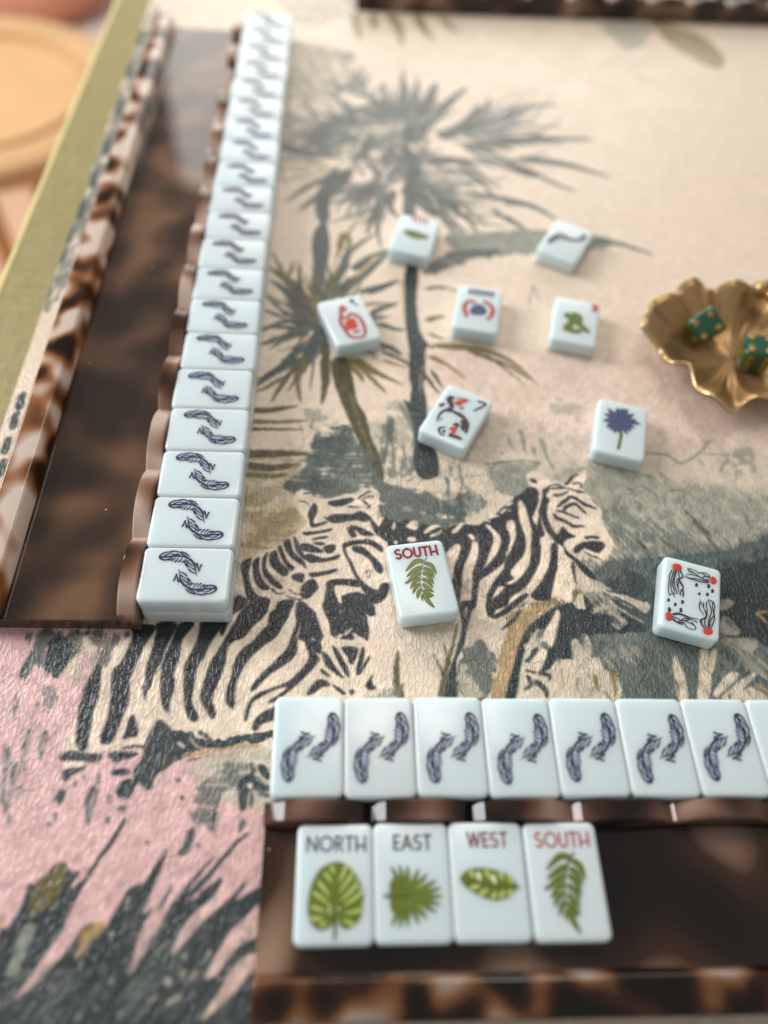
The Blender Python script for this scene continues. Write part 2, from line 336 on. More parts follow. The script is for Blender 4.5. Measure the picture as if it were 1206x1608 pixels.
["S","palm",0.92,1,3.83,0.57,[258,2050,365,2102,458,2154]],
["S","palm",0.92,1,2.61,0.39,[296,2041,380,2091,450,2142]],
["S","palm",0.92,1,3.42,0.51,[318,1919,393,1956,446,1993]],
["S","palm",0.92,1,3.04,0.46,[346,1835,419,1807,470,1799]],
["S","teal",0.92,1,3.8,0.57,[316,1708,401,1682,450,1634]],
["S","olk",0.92,1,7.46,1.12,[56,1799,-27,2033,-91,2121,-180,2210]],
["S","olk",0.92,1,3.7,0.56,[30,1904,-20,2056,-37,2255]],
["S","teal",0.92,1,4.18,0.63,[18,1860,-102,2052,-174,2116]],
["S","teal",0.92,1,3.65,0.55,[19,1818,-78,1876,-190,2024]],
["S","teal",0.92,1,2.98,0.45,[13,1796,-91,1854,-196,1913]],
["S","teal",0.92,1,3.3,0.5,[42,1777,-87,1791,-187,1786]],
["S","teal",0.92,1,4.27,0.64,[29,1756,-84,1729,-192,1668]],
["S","teal",0.92,1,4.88,0.73,[45,1695,-9,1652,-87,1541,-183,1452]],
["S","ol",0.92,1,3.71,0.56,[26,1644,-4,1535,-20,1453]],
["S","sand",0.92,1,2.97,0.45,[86,1758,16,1724,-140,1727]],
["S","olk",0.92,1,4.59,0.69,[101,1718,112,1579,115,1459]],
["S","ol",0.92,1,3.23,0.48,[217,1603,301,1539,411,1471]],
["S","ol",0.92,1,3.23,0.48,[189,1602,259,1508,279,1466]],
["S","olk",0.92,1,2.13,0.32,[358,1660,463,1595,577,1478]],
["S","ol",0.92,1,2.93,0.44,[-74,2076,-127,2213,-173,2331]],
["S","ol",0.92,1,2.25,0.34,[-91,2121,-66,2229,-61,2265]],
["S","sand",0.92,1,1.59,0.24,[243,2165,321,2290,346,2403]],
["S","sandl",0.92,1,1.32,0.2,[-75,1823,-124,1917,-184,1936]],
["S","sandl",0.92,1,1.83,0.27,[-39,1836,-107,1885,-139,1927]],
["S","bush",0.6566194052091665,1,1.88,0.28,[27,1779,-70,1706,-176,1671]],
["S","olk",0.7094992207982034,1,3.2,0.48,[68,1806,-5,1872,-79,1943]],
["S","ol",0.7800223115286535,1,1.97,0.3,[79,1756,205,1813,326,1902]],
["S","bush",0.7437120911366263,1,2.31,0.35,[81,1833,-38,1918,-168,1975]],
["S","ol",0.6647644469847679,1,1.83,0.27,[81,1782,-7,1676,-118,1635]],
["S","olk",0.8258093828912635,1,3.11,0.47,[149,1879,127,2070,101,2270]],
["S","olk",0.705458627354014,1,3.7,0.55,[101,1819,160,1929,242,2014]],
["S","bush",0.7818743186545772,1,2.71,0.41,[108,1834,98,1978,133,2122]],
["S","olk",0.612323910362669,1,3.79,0.57,[150,1851,285,1963,443,1977]],
["S","teal",0.6688762311611262,1,3.34,0.5,[116,1771,63,1610,-32,1499]],
["S","palm",0.6760911121171151,1,1.86,0.28,[19,1775,-31,1648,-93,1540]],
["S","teal",0.6306094555241732,1,1.8,0.27,[145,1796,251,1825,359,1853]],
["S","palm",0.837221879200573,1,3.07,0.46,[112,1801,251,1747,380,1672]],
["S","teal",0.6220227862469587,1,2.17,0.32,[127,1768,250,1702,350,1595]],
["S","olk",0.6230031598868813,1,1.91,0.29,[41,1872,-34,1886,-108,1913]],
["S","ol",0.8429472359368575,1,3.18,0.48,[106,1811,55,1972,-14,2128]],
["S","ol",0.8665435636539282,1,2.82,0.42,[97,1834,80,2035,24,2234]],
["S","teal",0.7904281443392557,1,2.17,0.33,[75,1815,-16,1753,-111,1714]],
["S","olk",0.8172332044679604,1,3.61,0.54,[142,1842,266,1883,394,1887]],
["S","ol",0.780334848210264,1,2.38,0.36,[49,1793,-48,1764,-134,1698]],
["S","palm",0.8546128753716375,1,2.53,0.38,[6,1762,-74,1715,-140,1643]],
["S","ol",0.6746757038518866,1,3.07,0.46,[102,1746,219,1813,346,1797]],
["S","teal",0.5739195757873973,1,1.78,0.27,[69,1795,32,1645,22,1495]],
["S","ol",0.6780889008598356,1,3.45,0.52,[101,1888,127,2093,182,2301]],
["S","palm",0.5724566828561601,1,2.13,0.32,[130,1815,246,1844,347,1941]],
["S","palm",0.8457561230307574,1,3.28,0.49,[80,1726,21,1550,-49,1395]],
["S","olk",0.8630220444468315,1,3.75,0.56,[93,1854,156,1940,239,1993]],
["S","palm",0.7389434673138628,1,2.48,0.37,[72,1881,77,2002,63,2126]],
["S","olk",0.8073434679935131,1,3.46,0.52,[125,1874,176,2012,199,2171]],
["S","olk",0.6970683896570298,1,2.63,0.39,[141,1836,16,1911,-81,2055]],
["S","palm",0.7076041175067265,1,1.77,0.27,[59,1731,56,1556,47,1391]],
["S","palm",0.8640753701545181,1,3.47,0.52,[56,1835,-97,1825,-222,1718]],
["S","olk",0.591139403994572,1,2.57,0.39,[127,1750,56,1680,-2,1595]],
["S","teal",0.6496397020878091,1,3.25,0.49,[75,1871,164,1912,253,1961]],
["S","ol",0.8287434980962585,1,3.33,0.5,[119,1805,257,1761,389,1701]],
["S","ol",0.8697659002994524,1,3.56,0.53,[92,1823,122,1923,177,2004]],
["S","palm",0.8691930392645861,1,3.13,0.47,[130,1795,210,1685,319,1645]],
["S","palm",0.6875696665215166,1,1.88,0.28,[96,1817,199,1914,283,2050]],
["S","teal",0.7407004809329913,1,3.63,0.54,[86,1815,35,1673,-9,1536]],
["S","bush",0.7056464098586428,1,3.17,0.48,[130,1804,244,1818,358,1829]],
["S","palm",0.756687638856716,1,3.55,0.53,[152,1841,207,1980,271,2120]],
["S","palm",0.7617208051468441,1,3.68,0.55,[43,1841,-42,1946,-88,2099]],
["S","palm",0.6417846102038584,1,3.68,0.55,[88,1849,99,2070,55,2299]],
["S","ol",0.7495920717059247,1,2.69,0.4,[159,1846,200,2032,278,2206]],
["S","palm",0.790358733044723,1,3.36,0.5,[138,1806,268,1860,387,1964]],
["S","ol",0.7919246910617452,1,2.15,0.32,[67,1898,-1,1974,-87,1990]],
["S","palm",0.8577253836637094,1,2.6,0.39,[104,1806,55,1662,19,1519]],
["S","palm",0.808077473371808,1,3.45,0.52,[60,1868,-18,1942,-64,2062]],
["S","olk",0.8421042890263384,1,2.79,0.42,[108,1826,183,1798,247,1740]],
["S","palm",0.8007055990021441,1,3.39,0.51,[43,1843,-29,1873,-104,1868]],
["S","palm",0.5620007586065051,1,2.88,0.43,[106,1819,114,1920,94,2020]],
["S","bush",0.8977430050935471,1,3.39,0.51,[135,1794,252,1702,385,1671]],
["S","olk",0.6846450336599055,1,3.53,0.53,[53,1797,-25,1884,-97,1988]],
["S","bush",0.8240141531688515,1,2.84,0.43,[103,1763,252,1832,407,1897]],
["S","olk",0.6407313110168791,1,1.83,0.27,[90,1908,69,2010,68,2121]],
["S","ol",0.6805486106557551,1,2.36,0.35,[60,1850,-67,1925,-189,2028]],
["S","teal",0.8075382159547702,1,3.41,0.51,[127,1785,109,1954,42,2107]],
["S","palm",0.741547337787255,1,3.45,0.52,[77,1781,-2,1800,-75,1758]],
["S","ol",0.5857711258909968,1,3.4,0.51,[102,1820,44,1993,-6,2183]],
["S","palm",0.6932469405726724,1,3.56,0.53,[113,1780,241,1705,382,1700]],
["S","ol",0.85,1,3.73,0.56,[568,1868,614,1892,665,1905]],
["S","palm",0.85,1,1.7,0.25,[587,2092,634,2106,677,2097]],
["S","olk",0.85,1,1.76,0.26,[579,1783,654,1745]],
["S","ol",0.85,1,1.72,0.26,[564,1639,644,1583]],
["S","ol",0.85,1,4.47,0.67,[586,1705,792,1693,930,1632,1046,1487]],
["S","olk",0.85,1,2.4,0.36,[751,1679,918,1599,1017,1507]],
["S","ol",0.85,1,2.05,0.31,[582,1638,650,1587,736,1495]],
["S","olk",0.85,1,1.28,0.19,[829,1661,936,1546,996,1464]],
["S","olk",0.85,1,2.33,0.35,[577,1551,625,1438]],
["P","tealg",1,1,[484,2227,547,2231,529,1997,542,1781,595,1681,560,1689,542,1477,480,1474,484,1676,472,1863]],
["P","tealg",1,1,[490,1642,546,1645,532,1500,548,1353,542,1232,552,1136,578,1062,572,962,507,951,477,1022,486,1153,472,1279,448,1370,475,1361,489,1520]],
["S","sand",0.7,1,1.13,0.17,[544,1588,522,1457,526,1383]],
["S","sand",0.7,1,1.71,0.26,[462,2154,469,1994,457,1862]],
["P","olk",1,1,[137,1592,200,1606,233,1476,249,1352,287,1272,308,1156,344,1054,357,947,335,946,293,1034,249,1154,188,1329,147,1473]],
["S","ol",0.8,1,2.0,1.54,[218,1402,264,1222,322,1026]],
["S","olk",0.9,1,4.76,0.71,[105,1613,113,1461,98,1325]],
["S","ol",0.9,1,3.16,0.47,[18,1609,-6,1456,14,1332]],
["S","olk",0.9,1,3.14,0.47,[3,1586,-61,1464,-113,1327]],
["S","teal",0.9,1,4.41,0.66,[-5,1596,-109,1504,-187,1417]],
["S","ol",0.9,1,2.31,0.35,[-62,1485,-149,1408,-192,1385]],
["S","ol",0.9,1,2.7,0.41,[232,1596,311,1490,380,1398]],
["S","ol",0.9,1,2.71,0.41,[248,1608,343,1524,451,1454]],
["S","olk",0.9,1,2.73,0.41,[503,1586,563,1491,605,1407]],
["S","ol",0.9,1,1.76,0.26,[360,1602,486,1552]],
["S","olk",0.9,1,3.69,1.11,[-214,1288,-125,1287,0,1317]],
["S","ol",0.9,1,2.63,0.79,[-209,1225,-91,1224,48,1239]],
["S","olk",0.9,1,1.89,0.57,[-206,1186,-103,1185,35,1190]],
["S","olk",0.9,1,4.95,1.49,[-194,1051,-95,1059,62,1064]],
["S","olk",0.9,1,4.21,1.26,[-190,1001,-90,987,29,1008]],
["S","ol",0.9,1,3.06,0.92,[-186,953,-88,947,-18,958]],
["S","gold",0.9,1,0.99,0.15,[-177,1022,-142,1026,-111,1029]],
["S","gold",0.9,1,1.55,0.23,[-13,987,15,1002,22,1004]],
["W","bush",0.95,1.6,0.38,1,[62,1082,73,1167,124,1179,175,1219,220,1201,257,1126,307,1035,363,938,504,898,650,885,639,733,373,711,320,893,222,873,139,845,83,869,-13,867,-30,927,30,972]],
["W","teal",0.6,3,0.5,1,[75,1120,160,1199,220,1125,193,1013,94,974]],
["W","teal",0.6,2,0.45,1,[-24,927,101,966,166,924,98,861,-14,875]],
["W","bush",0.7,2,0.5,2,[346,1186,400,1277,404,1131,454,1095,479,986,364,965]],
["S","teal",0.6,1,2.58,0.39,[385,1276,374,1130,358,1018]],
["S","teal",0.6,1,2.57,0.39,[400,1267,389,1131]],
["S","teal",0.6,1,2.61,0.39,[432,1349,488,1191,469,1096]],
["W","greygreen",0.5,2,0.5,0,[31,1293,143,1307,174,1278,85,1235,40,1263]],
["W","greygreen",0.35,3,0.5,0,[386,1326,463,1340,470,1114,410,1094]],
["P","sandl",0.8,1,[489,909,538,951,592,963,643,936,651,878,591,848,523,889]],
["P","sandl",0.7,1,[679,937,741,968,787,947,831,862,774,811,722,824,675,879]],
["W","teal",0.55,2,0.55,2,[513,804,590,834,676,893,722,880,765,839,689,774,619,752,534,757]],
["S","teal",0.55,1,1.43,0.21,[610,964,610,877,594,806]],
["S","teal",0.55,1,1.45,0.22,[662,1025,667,929,651,878]],
["S","teal",0.55,1,1.45,0.22,[626,1024,627,957]],
["S","teal",0.55,1,1.42,0.21,[683,915,689,837,667,781]],
["W","greygreen",0.75,2.5,0.3,0,[818,1015,926,1010,930,944,875,884,827,876,800,955]],
["W","greygreen",0.7,2,0.3,0,[791,1024,900,1045,986,1039,935,975,939,898,867,879,815,911]],
["S","bush",0.8,1,1.0,0.43,[770,1032,930,1055,1000,1039]],
["S","greygreen",0.9,1,1.92,0.29,[879,1173,893,1108]],
["S","greygreen",0.9,1,1.94,0.29,[936,1222,947,1074]],
["S","greygreen",0.9,1,1.91,0.29,[976,1130,983,1075]],
["S","greygreen",0.9,1,2.53,0.38,[1019,1178,1028,1085,1052,996]],
["S","greygreen",0.9,1,1.45,0.22,[841,1098,854,1080]],
["S","greygreen",0.9,1,0.56,0.08,[693,960,765,979,790,945]],
["W","greygreen",0.35,2,0.6,1,[1080,1395,1185,1379,1252,1322,1230,1281,1111,1296]],
["W","sandl",0.3,4,0.4,0,[659,1502,1060,1477,1109,1386,944,1290,797,1324]],
["W","greygreen",0.5,6,0,0,[1049,1004,1291,1028,1540,954,1773,929,2038,841,1882,386,1355,379,1245,535,1209,731,1174,820]],
["W","greygreen",0.45,4,0.5,3,[1049,1004,1291,1028,1540,954,1773,929,2038,841,1882,386,1355,379,1245,535,1209,731,1174,820]],
["W","bush",0.5,4,0.55,3,[1200,821,1444,766,1626,682,1956,603,1882,386,1484,330,1253,455]],
["S","greygreen",0.85,1,1.51,0.75,[1451,1109,1543,1104,1591,1063,1671,1108,1718,1154,1727,1198]],
["S","greygreen",0.85,1,1.06,0.53,[1673,1116,1777,1112,1818,1113]],
["S","greygreen",0.85,1,1.04,0.52,[1746,1019,1775,1062,1806,1091]],
["S","greygreen",0.85,1,1.17,0.58,[1672,1087,1686,1052]],
["S","greygreen",0.85,1,1.07,0.53,[1722,1168,1765,1196]],
["S","greygreen",0.85,1,0.69,0.34,[1776,964,1805,986,1809,1021]],
["P","greygreen",0.6,1,[1834,1128,1903,1160,1928,1146,1918,1095,1905,1030,1879,1023,1893,1108,1830,1092]],
["W","greygreen",0.5,2,0.4,0,[1812,1091,1916,1087,1901,1037,1811,1028]],
["S","bush",0.5,1,1.02,0.41,[1398,995,1458,983,1485,929]],
["S","bush",0.5,1,1.37,0.55,[1488,1018,1510,964]],
["S","bush",0.5,1,1.46,0.59,[1399,947,1445,901,1449,868]],
["S","bush",0.5,1,1.24,0.49,[1504,916,1557,924,1567,898,1534,877]],
["S","bush",0.5,1,1.46,0.58,[1484,902,1473,830]],
["S","bush",0.5,1,1.23,0.49,[1327,918,1360,919,1360,892]],
["S","bush",0.5,1,1.55,0.62,[1300,897,1271,831,1255,805]],
["S","bush",0.5,1,1.66,0.66,[1348,859,1374,853,1357,801]],
["S","bush",0.5,1,1.09,0.44,[1428,777,1482,798]],
["S","bush",0.5,1,1.57,0.63,[1792,825,1796,748]],
["S","bush",0.5,1,0.69,0.28,[1860,939,1907,880]],
["S","bush",0.5,1,0.65,0.26,[1326,756,1393,764]],
["S","tealg",0.55,1,2.21,0.66,[1549,825,1582,762,1635,640,1651,580]],
["S","tealg",0.55,1,1.93,0.58,[1329,719,1344,640,1373,581]],
["S","tealg",0.55,1,1.64,0.49,[1590,750,1631,701]],
["S","tealg",0.55,1,1.07,0.32,[1240,729,1255,668]],
["S","tealg",0.55,1,3.22,0.97,[1426,696,1483,624]],
["S","tealg",0.55,1,1.28,0.38,[1327,682,1364,634]],
["S","tealg",0.55,1,1.28,0.38,[1588,621,1610,568]],
["S","tealg",0.55,1,1.52,0.46,[1674,701,1696,629]],
["S","tealg",0.55,1,1.64,0.49,[1739,703,1743,642]],
["S","sandl",0.5,1,1.41,0.21,[1550,724,1571,638]],
["S","sandl",0.5,1,1.09,0.16,[1591,712,1607,651]],
["S","sandl",0.5,1,1.2,0.18,[1718,702,1725,653]],
["S","sandl",0.5,1,1.54,0.23,[1795,742,1839,693]],
["S","sandl",0.5,1,2.15,0.32,[1431,696,1452,672]],
["S","sandl",0.5,1,2.18,0.33,[1504,754,1523,723]],
["W","teal",0.7,5,0.1,3,[1177,561,1330,591,1404,593,1636,625,1686,626,1986,690,1729,-60,956,-62,950,180,897,274,983,399,1086,453]],
["W","bush",0.6,5,0.62,3,[1177,561,1636,625,1986,690,1729,-60,956,-62,950,180,1030,400]],
["W","tealk",0.4,5,0.6,4,[1172,534,1628,597,1976,661,1729,-60,956,-62,950,180,1030,400]],
["W","greygreen",0.45,5,0.72,3,[1143,376,1541,281,1839,260,1729,-60,956,-62,1010,275]],
["W","tealk",0.9,3,0.1,3,[1625,542,1819,601,1956,603,1839,260,1595,307,1583,434]],
["W","tealk",0.5,3,0.3,3,[1186,480,1318,536,1337,404,1267,303,1190,377]],
["W","teal",0.5,3,0.5,3,[1003,531,1133,588,1196,534,1148,402,1026,375]],
["P","k",1,1,[324,718,346,746,380,753,414,741,437,755,493,739,583,718,618,732,664,740,709,734,745,755,782,777,809,812,860,855,874,873,911,885,926,914,971,894,1013,895,1051,846,993,464,929,421,876,426,850,396,793,366,738,342,708,365,679,388,634,358,611,404,595,488,579,568,555,632,344,615,317,666]],
["P","c",1,1,[436,721,460,752,485,742,475,709]],
["P","c",1,1,[380,713,392,743,398,740,394,710]],
["P","c",1,1,[503,699,532,730,572,732,537,710,514,693]],
["P","c",1,1,[524,683,571,711,570,699,538,678]],
["P","c",1,1,[610,705,653,748,655,733,627,699]],
["P","c",1,1,[579,581,593,620,623,649,639,641,631,601,610,550,596,494]],
["P","c",1,1,[671,693,683,697,701,677,689,664,676,677]],
["P","c",1,1,[685,657,702,661,709,645,698,583,678,533,667,453,647,364,634,358,621,393,632,483,642,544,673,615]],
["P","c",1,1,[743,735,760,734,795,686,787,636,763,594,720,543,738,590,756,636,768,689]],
["P","c",1,1,[838,761,855,758,860,731,850,670,818,608,800,576,793,547,744,481,717,424,709,347,675,350,686,441,703,496,752,534,798,576,812,617,834,683,822,730]],
["P","c",1,1,[881,835,896,860,911,846,913,787,921,712,917,695,903,613,887,555,838,495,801,479,799,488,825,504,818,538,874,606,891,678,878,758]],
["P","c",1,1,[971,894,992,903,994,884,965,826,946,746,935,749,931,787,945,840]],
["P","c",1,1,[968,816,973,754,1009,687,982,614,962,557,926,494,880,438,881,426,790,380,740,358,735,370,791,395,804,425,868,474,919,549,940,614,948,679,968,700,961,753]],
["P","c",1,1,[737,417,758,463,773,471,789,466,755,433]],
["P","c",1,1,[437,662,448,678,471,675,470,656]],
["P","c",1,1,[386,651,395,659,403,654,397,641]],
["P","c",1,1,[346,696,362,680,367,660,354,666]],
["P","c",1,1,[358,448,374,454,368,418,352,406]],
["S","c",0.9,1,1.27,0.64,[764,776,805,781]],
["S","c",0.9,1,1.39,0.7,[806,791,833,819]],
["S","c",0.9,1,1.52,0.76,[828,830,865,845]],
["S","c",0.9,1,0.82,0.41,[837,806,849,813]],
["S","c",0.9,1,1.15,0.58,[745,759,767,749]],
["P","c",1,1,[1003,665,1025,653,1045,611,1055,576,1059,517,1044,460,1017,404,954,419,943,414,979,516,1001,598]],
["P","k",1,1,[985,646,1010,656,994,551,985,527,959,453,946,414,890,424,910,463,935,481,969,556]],
["W","sandl",0.8,1.2,0.25,0,[1054,587,1098,553,1132,507,1176,468,1214,451,1302,419,1295,374,1252,390,1170,434,1080,443,1057,460,1051,517]],
["S","k",0.9,1,1.26,0.31,[1056,582,1055,529,1055,477]],
["P","c",1,1,[990,912,1021,953,1056,931,1097,942,1113,973,1152,1002,1182,1017,1176,975,1152,920,1186,874,1211,812,1202,757,1224,694,1228,651,1190,599,1167,588,1138,600,1111,631,1068,621,1040,647,1015,690,988,727,985,796]],
["P","c",1,1,[933,975,945,996,963,1002,998,991,1028,947,986,905,939,927,934,951]],
["P","k",1,1,[942,963,961,965,971,949,966,940,950,947]],
["P","k",1,1,[911,900,938,924,969,905,961,841,926,782,897,859,871,865]],
["P","k",1,1,[992,912,1018,919,999,882,1010,862,995,829,990,777,1000,733,1016,699,1038,734,1046,734,1066,710,1087,691,1050,678,1035,647,1058,611,1092,576,1126,536,1131,504,1094,529,1062,585,1035,611,1030,647,1006,665,976,720,963,796,980,862]],
["S","k",1,1,1.25,0.58,[1027,884,1061,888,1094,905]],
["S","k",1,1,0.84,0.58,[1010,921,1046,937,1072,924,1083,921]],
["S","k",1,1,0.84,0.44,[1017,913,1072,921,1115,911,1158,903]],
["S","k",1,1,1.65,1.43,[1032,827,1073,859,1105,878,1138,851,1196,820]],
["S","k",1,1,1.51,1.0,[1056,803,1075,831,1104,845,1128,826,1148,799]],
["S","k",1,1,1.09,0.71,[1027,810,1064,802,1094,786,1122,779]],
["S","k",1,1,1.5,0.99,[1014,796,1028,777,1048,766,1087,741,1135,742]],
["S","k",1,1,1.21,0.84,[1121,687,1149,691,1181,688]],
["S","k",1,1,1.26,0.44,[1085,935,1126,981,1150,990]],
["S","k",1,1,0.99,0.59,[1111,939,1143,947,1147,920]],
["S","k",1,1,0.66,0.41,[1111,629,1134,608,1173,592]],
["S","k",1,1,0.98,0.44,[1125,905,1157,900]],
["S","k",1,1,0.42,0.29,[1181,877,1201,834]],
["P","k",1,1,[1080,648,1107,666,1151,674,1188,670,1194,650,1165,620,1142,624,1113,640,1083,618,1068,624]],
["S","c",1,1,0.74,0.42,[1112,634,1141,619,1173,620]],
["W","ochre",0.75,1.5,0.45,3,[791,351,877,404,956,428,1013,409,1042,460,1087,458,1038,404,960,386,891,358,840,309,786,304]],
["P","tealk",1,1,[889,310,948,375,970,386,919,310]],
["W","tealk",0.95,1,0.2,3,[977,387,1011,395,1068,377,1088,432,1146,444,1193,395,1269,328,1233,298,966,295]],
["W","sandl",0.9,0.8,0.2,0,[1047,432,1074,438,1068,377,1032,398]],
["W","sandl",0.6,1.2,0.4,3,[1103,405,1136,416,1178,373,1219,327,1166,308,1137,367,1100,356]],
["S","tealk",0.9,1,1.53,0.51,[1080,443,1152,447,1202,390,1269,328]],
["S","tealk",0.9,1,1.03,0.51,[1164,461,1238,446,1301,416]],
["S","tealk",0.9,1,1.23,0.51,[1185,437,1236,407,1294,358]],
["P","k",1,1,[747,356,813,412,857,443,871,435,826,395,778,362,746,346]],
["S","sandl",0.8,1,1.09,0.3,[803,368,842,401,885,429]],
["W","ochret",0.9,0.8,0.3,1,[830,357,901,385,964,399,903,358,835,272,792,160,742,47,694,46,730,153,766,265]],
["P","tealk",1,1,[970,392,908,325,863,279,833,222,804,142,780,47,745,47,782,154,817,247,862,318,929,368]],
["P","tealk",1,1,[616,401,665,402,639,309,618,232,591,182,584,46,539,46,562,140,591,213,619,309]],
["S","c",0.8,1,0.85,0.13,[642,388,637,355,629,335]],
["S","olk",0.85,1,0.96,2.99,[607,328,579,226,550,140,530,46]],
["S","olk",0.85,1,0.46,1.51,[511,209,532,164,543,122]],
["S","olk",0.85,1,0.47,1.76,[548,247,560,201,563,164]],
["S","olk",0.85,1,1.04,3.7,[393,217,385,138,391,45]],
["S","olk",0.85,1,0.45,1.69,[409,103,400,80,402,45]],
["W","bush",0.9,1.2,0.3,3,[620,226,671,274,727,208,718,147,680,52,607,52,590,128]],
["W","sandl",0.7,1.5,0.4,0,[603,152,638,158,656,99,675,58,607,58]],
["P","sandl",0.8,1,[645,315,673,296,742,265,713,214,682,264,644,232,630,245]],
["P","tealk",1,1,[720,409,750,403,736,356,715,356]],
["P","tealk",1,1,[751,297,791,330,840,384,802,324]],
["P","tealk",1,1,[982,393,1043,387,1009,180,941,198,903,142,863,145,871,160,912,223,938,242,962,300]],
["P","c",1,1,[883,254,928,319,968,379,977,359,956,300,929,238,908,257,871,247]],
["W","sandl",0.9,1,0.25,3,[839,234,875,235,862,185,829,154,804,94,787,47,890,47,987,48,1009,180,945,186,903,142,868,142]],
["P","c",1,1,[878,216,904,229,906,204,875,148,852,151]],
["S","tealk",0.9,1,1.78,0.89,[875,235,845,191,827,185]],
["S","tealk",0.9,1,1.97,0.98,[853,112,883,83,885,53]],
["S","tealk",0.9,1,1.4,0.7,[868,142,907,130,899,112]],
["S","tealk",0.9,1,1.51,0.75,[826,130,840,100,814,82]],
["S","tealk",0.9,1,1.54,0.77,[951,186,948,131,936,89]],
["S","tealk",0.9,1,0.93,0.47,[822,148,862,142]],
["W","greygreen",0.6,2,0.4,0,[283,126,373,109,388,45,282,44]],
["P","sandl",0.85,1,[998,256,1019,269,1039,240,1059,289,1070,237,1062,198,1086,199,1103,155,1140,130,1123,45,924,44,944,179,980,179,998,211]],
["S","ochre",0.9,1,1.8,0.72,[1063,136,1064,93,1064,75]],
["S","ochre",0.9,1,2.41,0.84,[1126,155,1126,106,1119,57]],
["P","sandl",0.95,1,[1351,198,1363,201,1377,138,1367,47,1336,47,1339,132]],
["P","sandl",0.95,1,[1459,234,1491,235,1458,158,1498,228,1517,222,1473,133,1439,47,1400,47,1427,132]],
["P","sandl",0.95,1,[1461,77,1537,146,1569,146,1562,126,1497,78,1468,59]],
["P","sandl",0.9,1,[1509,78,1617,145,1627,134,1568,84,1614,97,1642,48,1500,47]],
["P","greige",0.8,1,[1577,422,1622,433,1625,405,1572,383]],
["P","greige",0.8,1,[1562,345,1592,363,1623,309,1609,289,1566,291,1550,308]],
["P","greige",0.7,1,[1544,268,1587,278,1677,273,1647,223,1594,236,1554,248]],
["W","greige",0.55,2,0.45,3,[1563,235,1653,223,1680,159,1669,122,1578,159]],
["W","sandl",0.6,1.5,0.4,3,[1062,532,1130,475,1178,427,1204,331,1179,330,1144,378,1103,363,1098,404,1080,446]],
["W","greige",0.5,2,0.5,3,[1111,237,1228,239,1234,206,1144,155,1101,180]],
["S","gold",0.9,1,1.69,0.65,[1700,378,1715,365,1734,331]],
["S","gold",0.9,1,1.43,0.65,[1712,375,1752,386]],
["S","ochret",0.9,1,2.44,1.22,[1622,103,1655,79]],
["S","sandl",0.7,1,0.9,0.51,[1182,448,1235,420,1288,400]],
["S","sandl",0.7,1,1.15,0.51,[1164,419,1218,372,1279,332]],
["P","c",1,1,[-441,362,-507,268,-557,230,-577,159,-620,74,-635,20,-634,-34,-649,-121,-583,-130,-477,-119,-401,-100,-376,-26,-322,-65,-167,-93,-41,-93,-75,367]],
["P","c",1,1,[5,845,30,886,77,871,100,840,157,849,248,865,289,895,329,890,339,854,322,770,367,763,334,717,366,665,358,525,370,488,355,428,323,395,310,375,322,329,291,262,271,170,-172,166,-226,256,-148,386,-169,534,-132,572,-86,604,-40,630,12,677,49,710,59,744,12,803]],
["P","c",1,1,[-257,363,270,370,287,268,281,233,313,170,323,130,312,54,-18,41,-11,-73,-108,-98,-208,-83]],
["P","cs",0.9,1,[-665,266,-642,252,-620,220,-646,183,-675,130,-700,125,-695,163,-685,197,-660,232]],
["P","k",1,1,[-591,186,-583,131,-577,56,-583,2,-580,-64,-583,-121,-608,-115,-621,-73,-630,20,-626,84,-605,154]],
["P","k",1,1,[-512,299,-432,300,-456,234,-480,146,-488,108,-479,39,-490,-24,-504,-87,-522,-104,-543,-98,-545,-59,-534,-16,-538,56,-549,136,-527,165,-513,213,-504,263]],
["P","k",1,1,[-430,310,-364,311,-384,229,-397,166,-413,122,-416,85,-425,66,-426,33,-442,80,-436,94,-441,151,-433,219,-428,279]],
["P","k",1,1,[-356,311,-304,311,-337,250,-338,190,-350,132,-339,85,-348,39,-349,-2,-372,23,-384,76,-390,132,-392,175,-373,240]],
["P","k",1,1,[-280,317,-205,318,-217,287,-244,231,-260,181,-277,147,-275,95,-280,53,-273,21,-252,-14,-259,-31,-281,-23,-298,17,-311,76,-316,133,-314,171,-297,220,-285,271]],
["P","k",1,1,[-458,-10,-446,-24,-432,-72,-450,-81,-479,-89,-471,-59,-469,-24]],
["P","k",1,1,[-215,295,-176,414,-145,415,-128,398,-142,374,-170,351,-188,323,-202,267]],
["P","k",1,1,[-158,346,-134,383,-61,372,-85,323,-145,269,-182,222,-186,165,-198,110,-211,67,-214,35,-199,-2,-209,-22,-233,9,-253,50,-249,104,-235,165,-210,222,-184,280]],
["P","k",1,1,[-47,360,16,367,-2,306,-32,258,-72,223,-111,177,-134,127,-144,78,-142,14,-156,16,-172,40,-172,83,-163,116,-157,166,-140,211,-91,258,-56,299]],
["P","k",1,1,[41,301,50,242,46,201,16,167,-24,139,-58,105,-84,73,-93,72,-89,94,-51,144,-36,161,8,212,29,265]],
["P","k",1,1,[41,367,99,368,128,290,136,266,97,257,92,247,124,254,132,207,110,208,127,185,111,157,66,106,32,71,-3,41,-34,29,-28,41,16,73,26,85,-10,79,-55,54,-87,25,-98,-27,-108,-22,-105,9,-90,46,-51,73,20,101,59,139,89,179,88,207,76,242,69,283,62,319,52,301,43,325]],
["P","k",1,1,[-9,20,-6,-22,-48,-37,-66,-59,-81,-55,-74,-27,-51,-1,-21,16]],
["P","k",1,1,[148,369,270,370,292,304,287,271,254,273,238,297,221,278,183,273,172,272,158,326]],
["P","k",1,1,[88,59,103,90,128,112,154,108,161,91,135,85,109,63]],
["P","k",1,1,[134,208,152,202,180,157,212,118,186,129,148,163]],
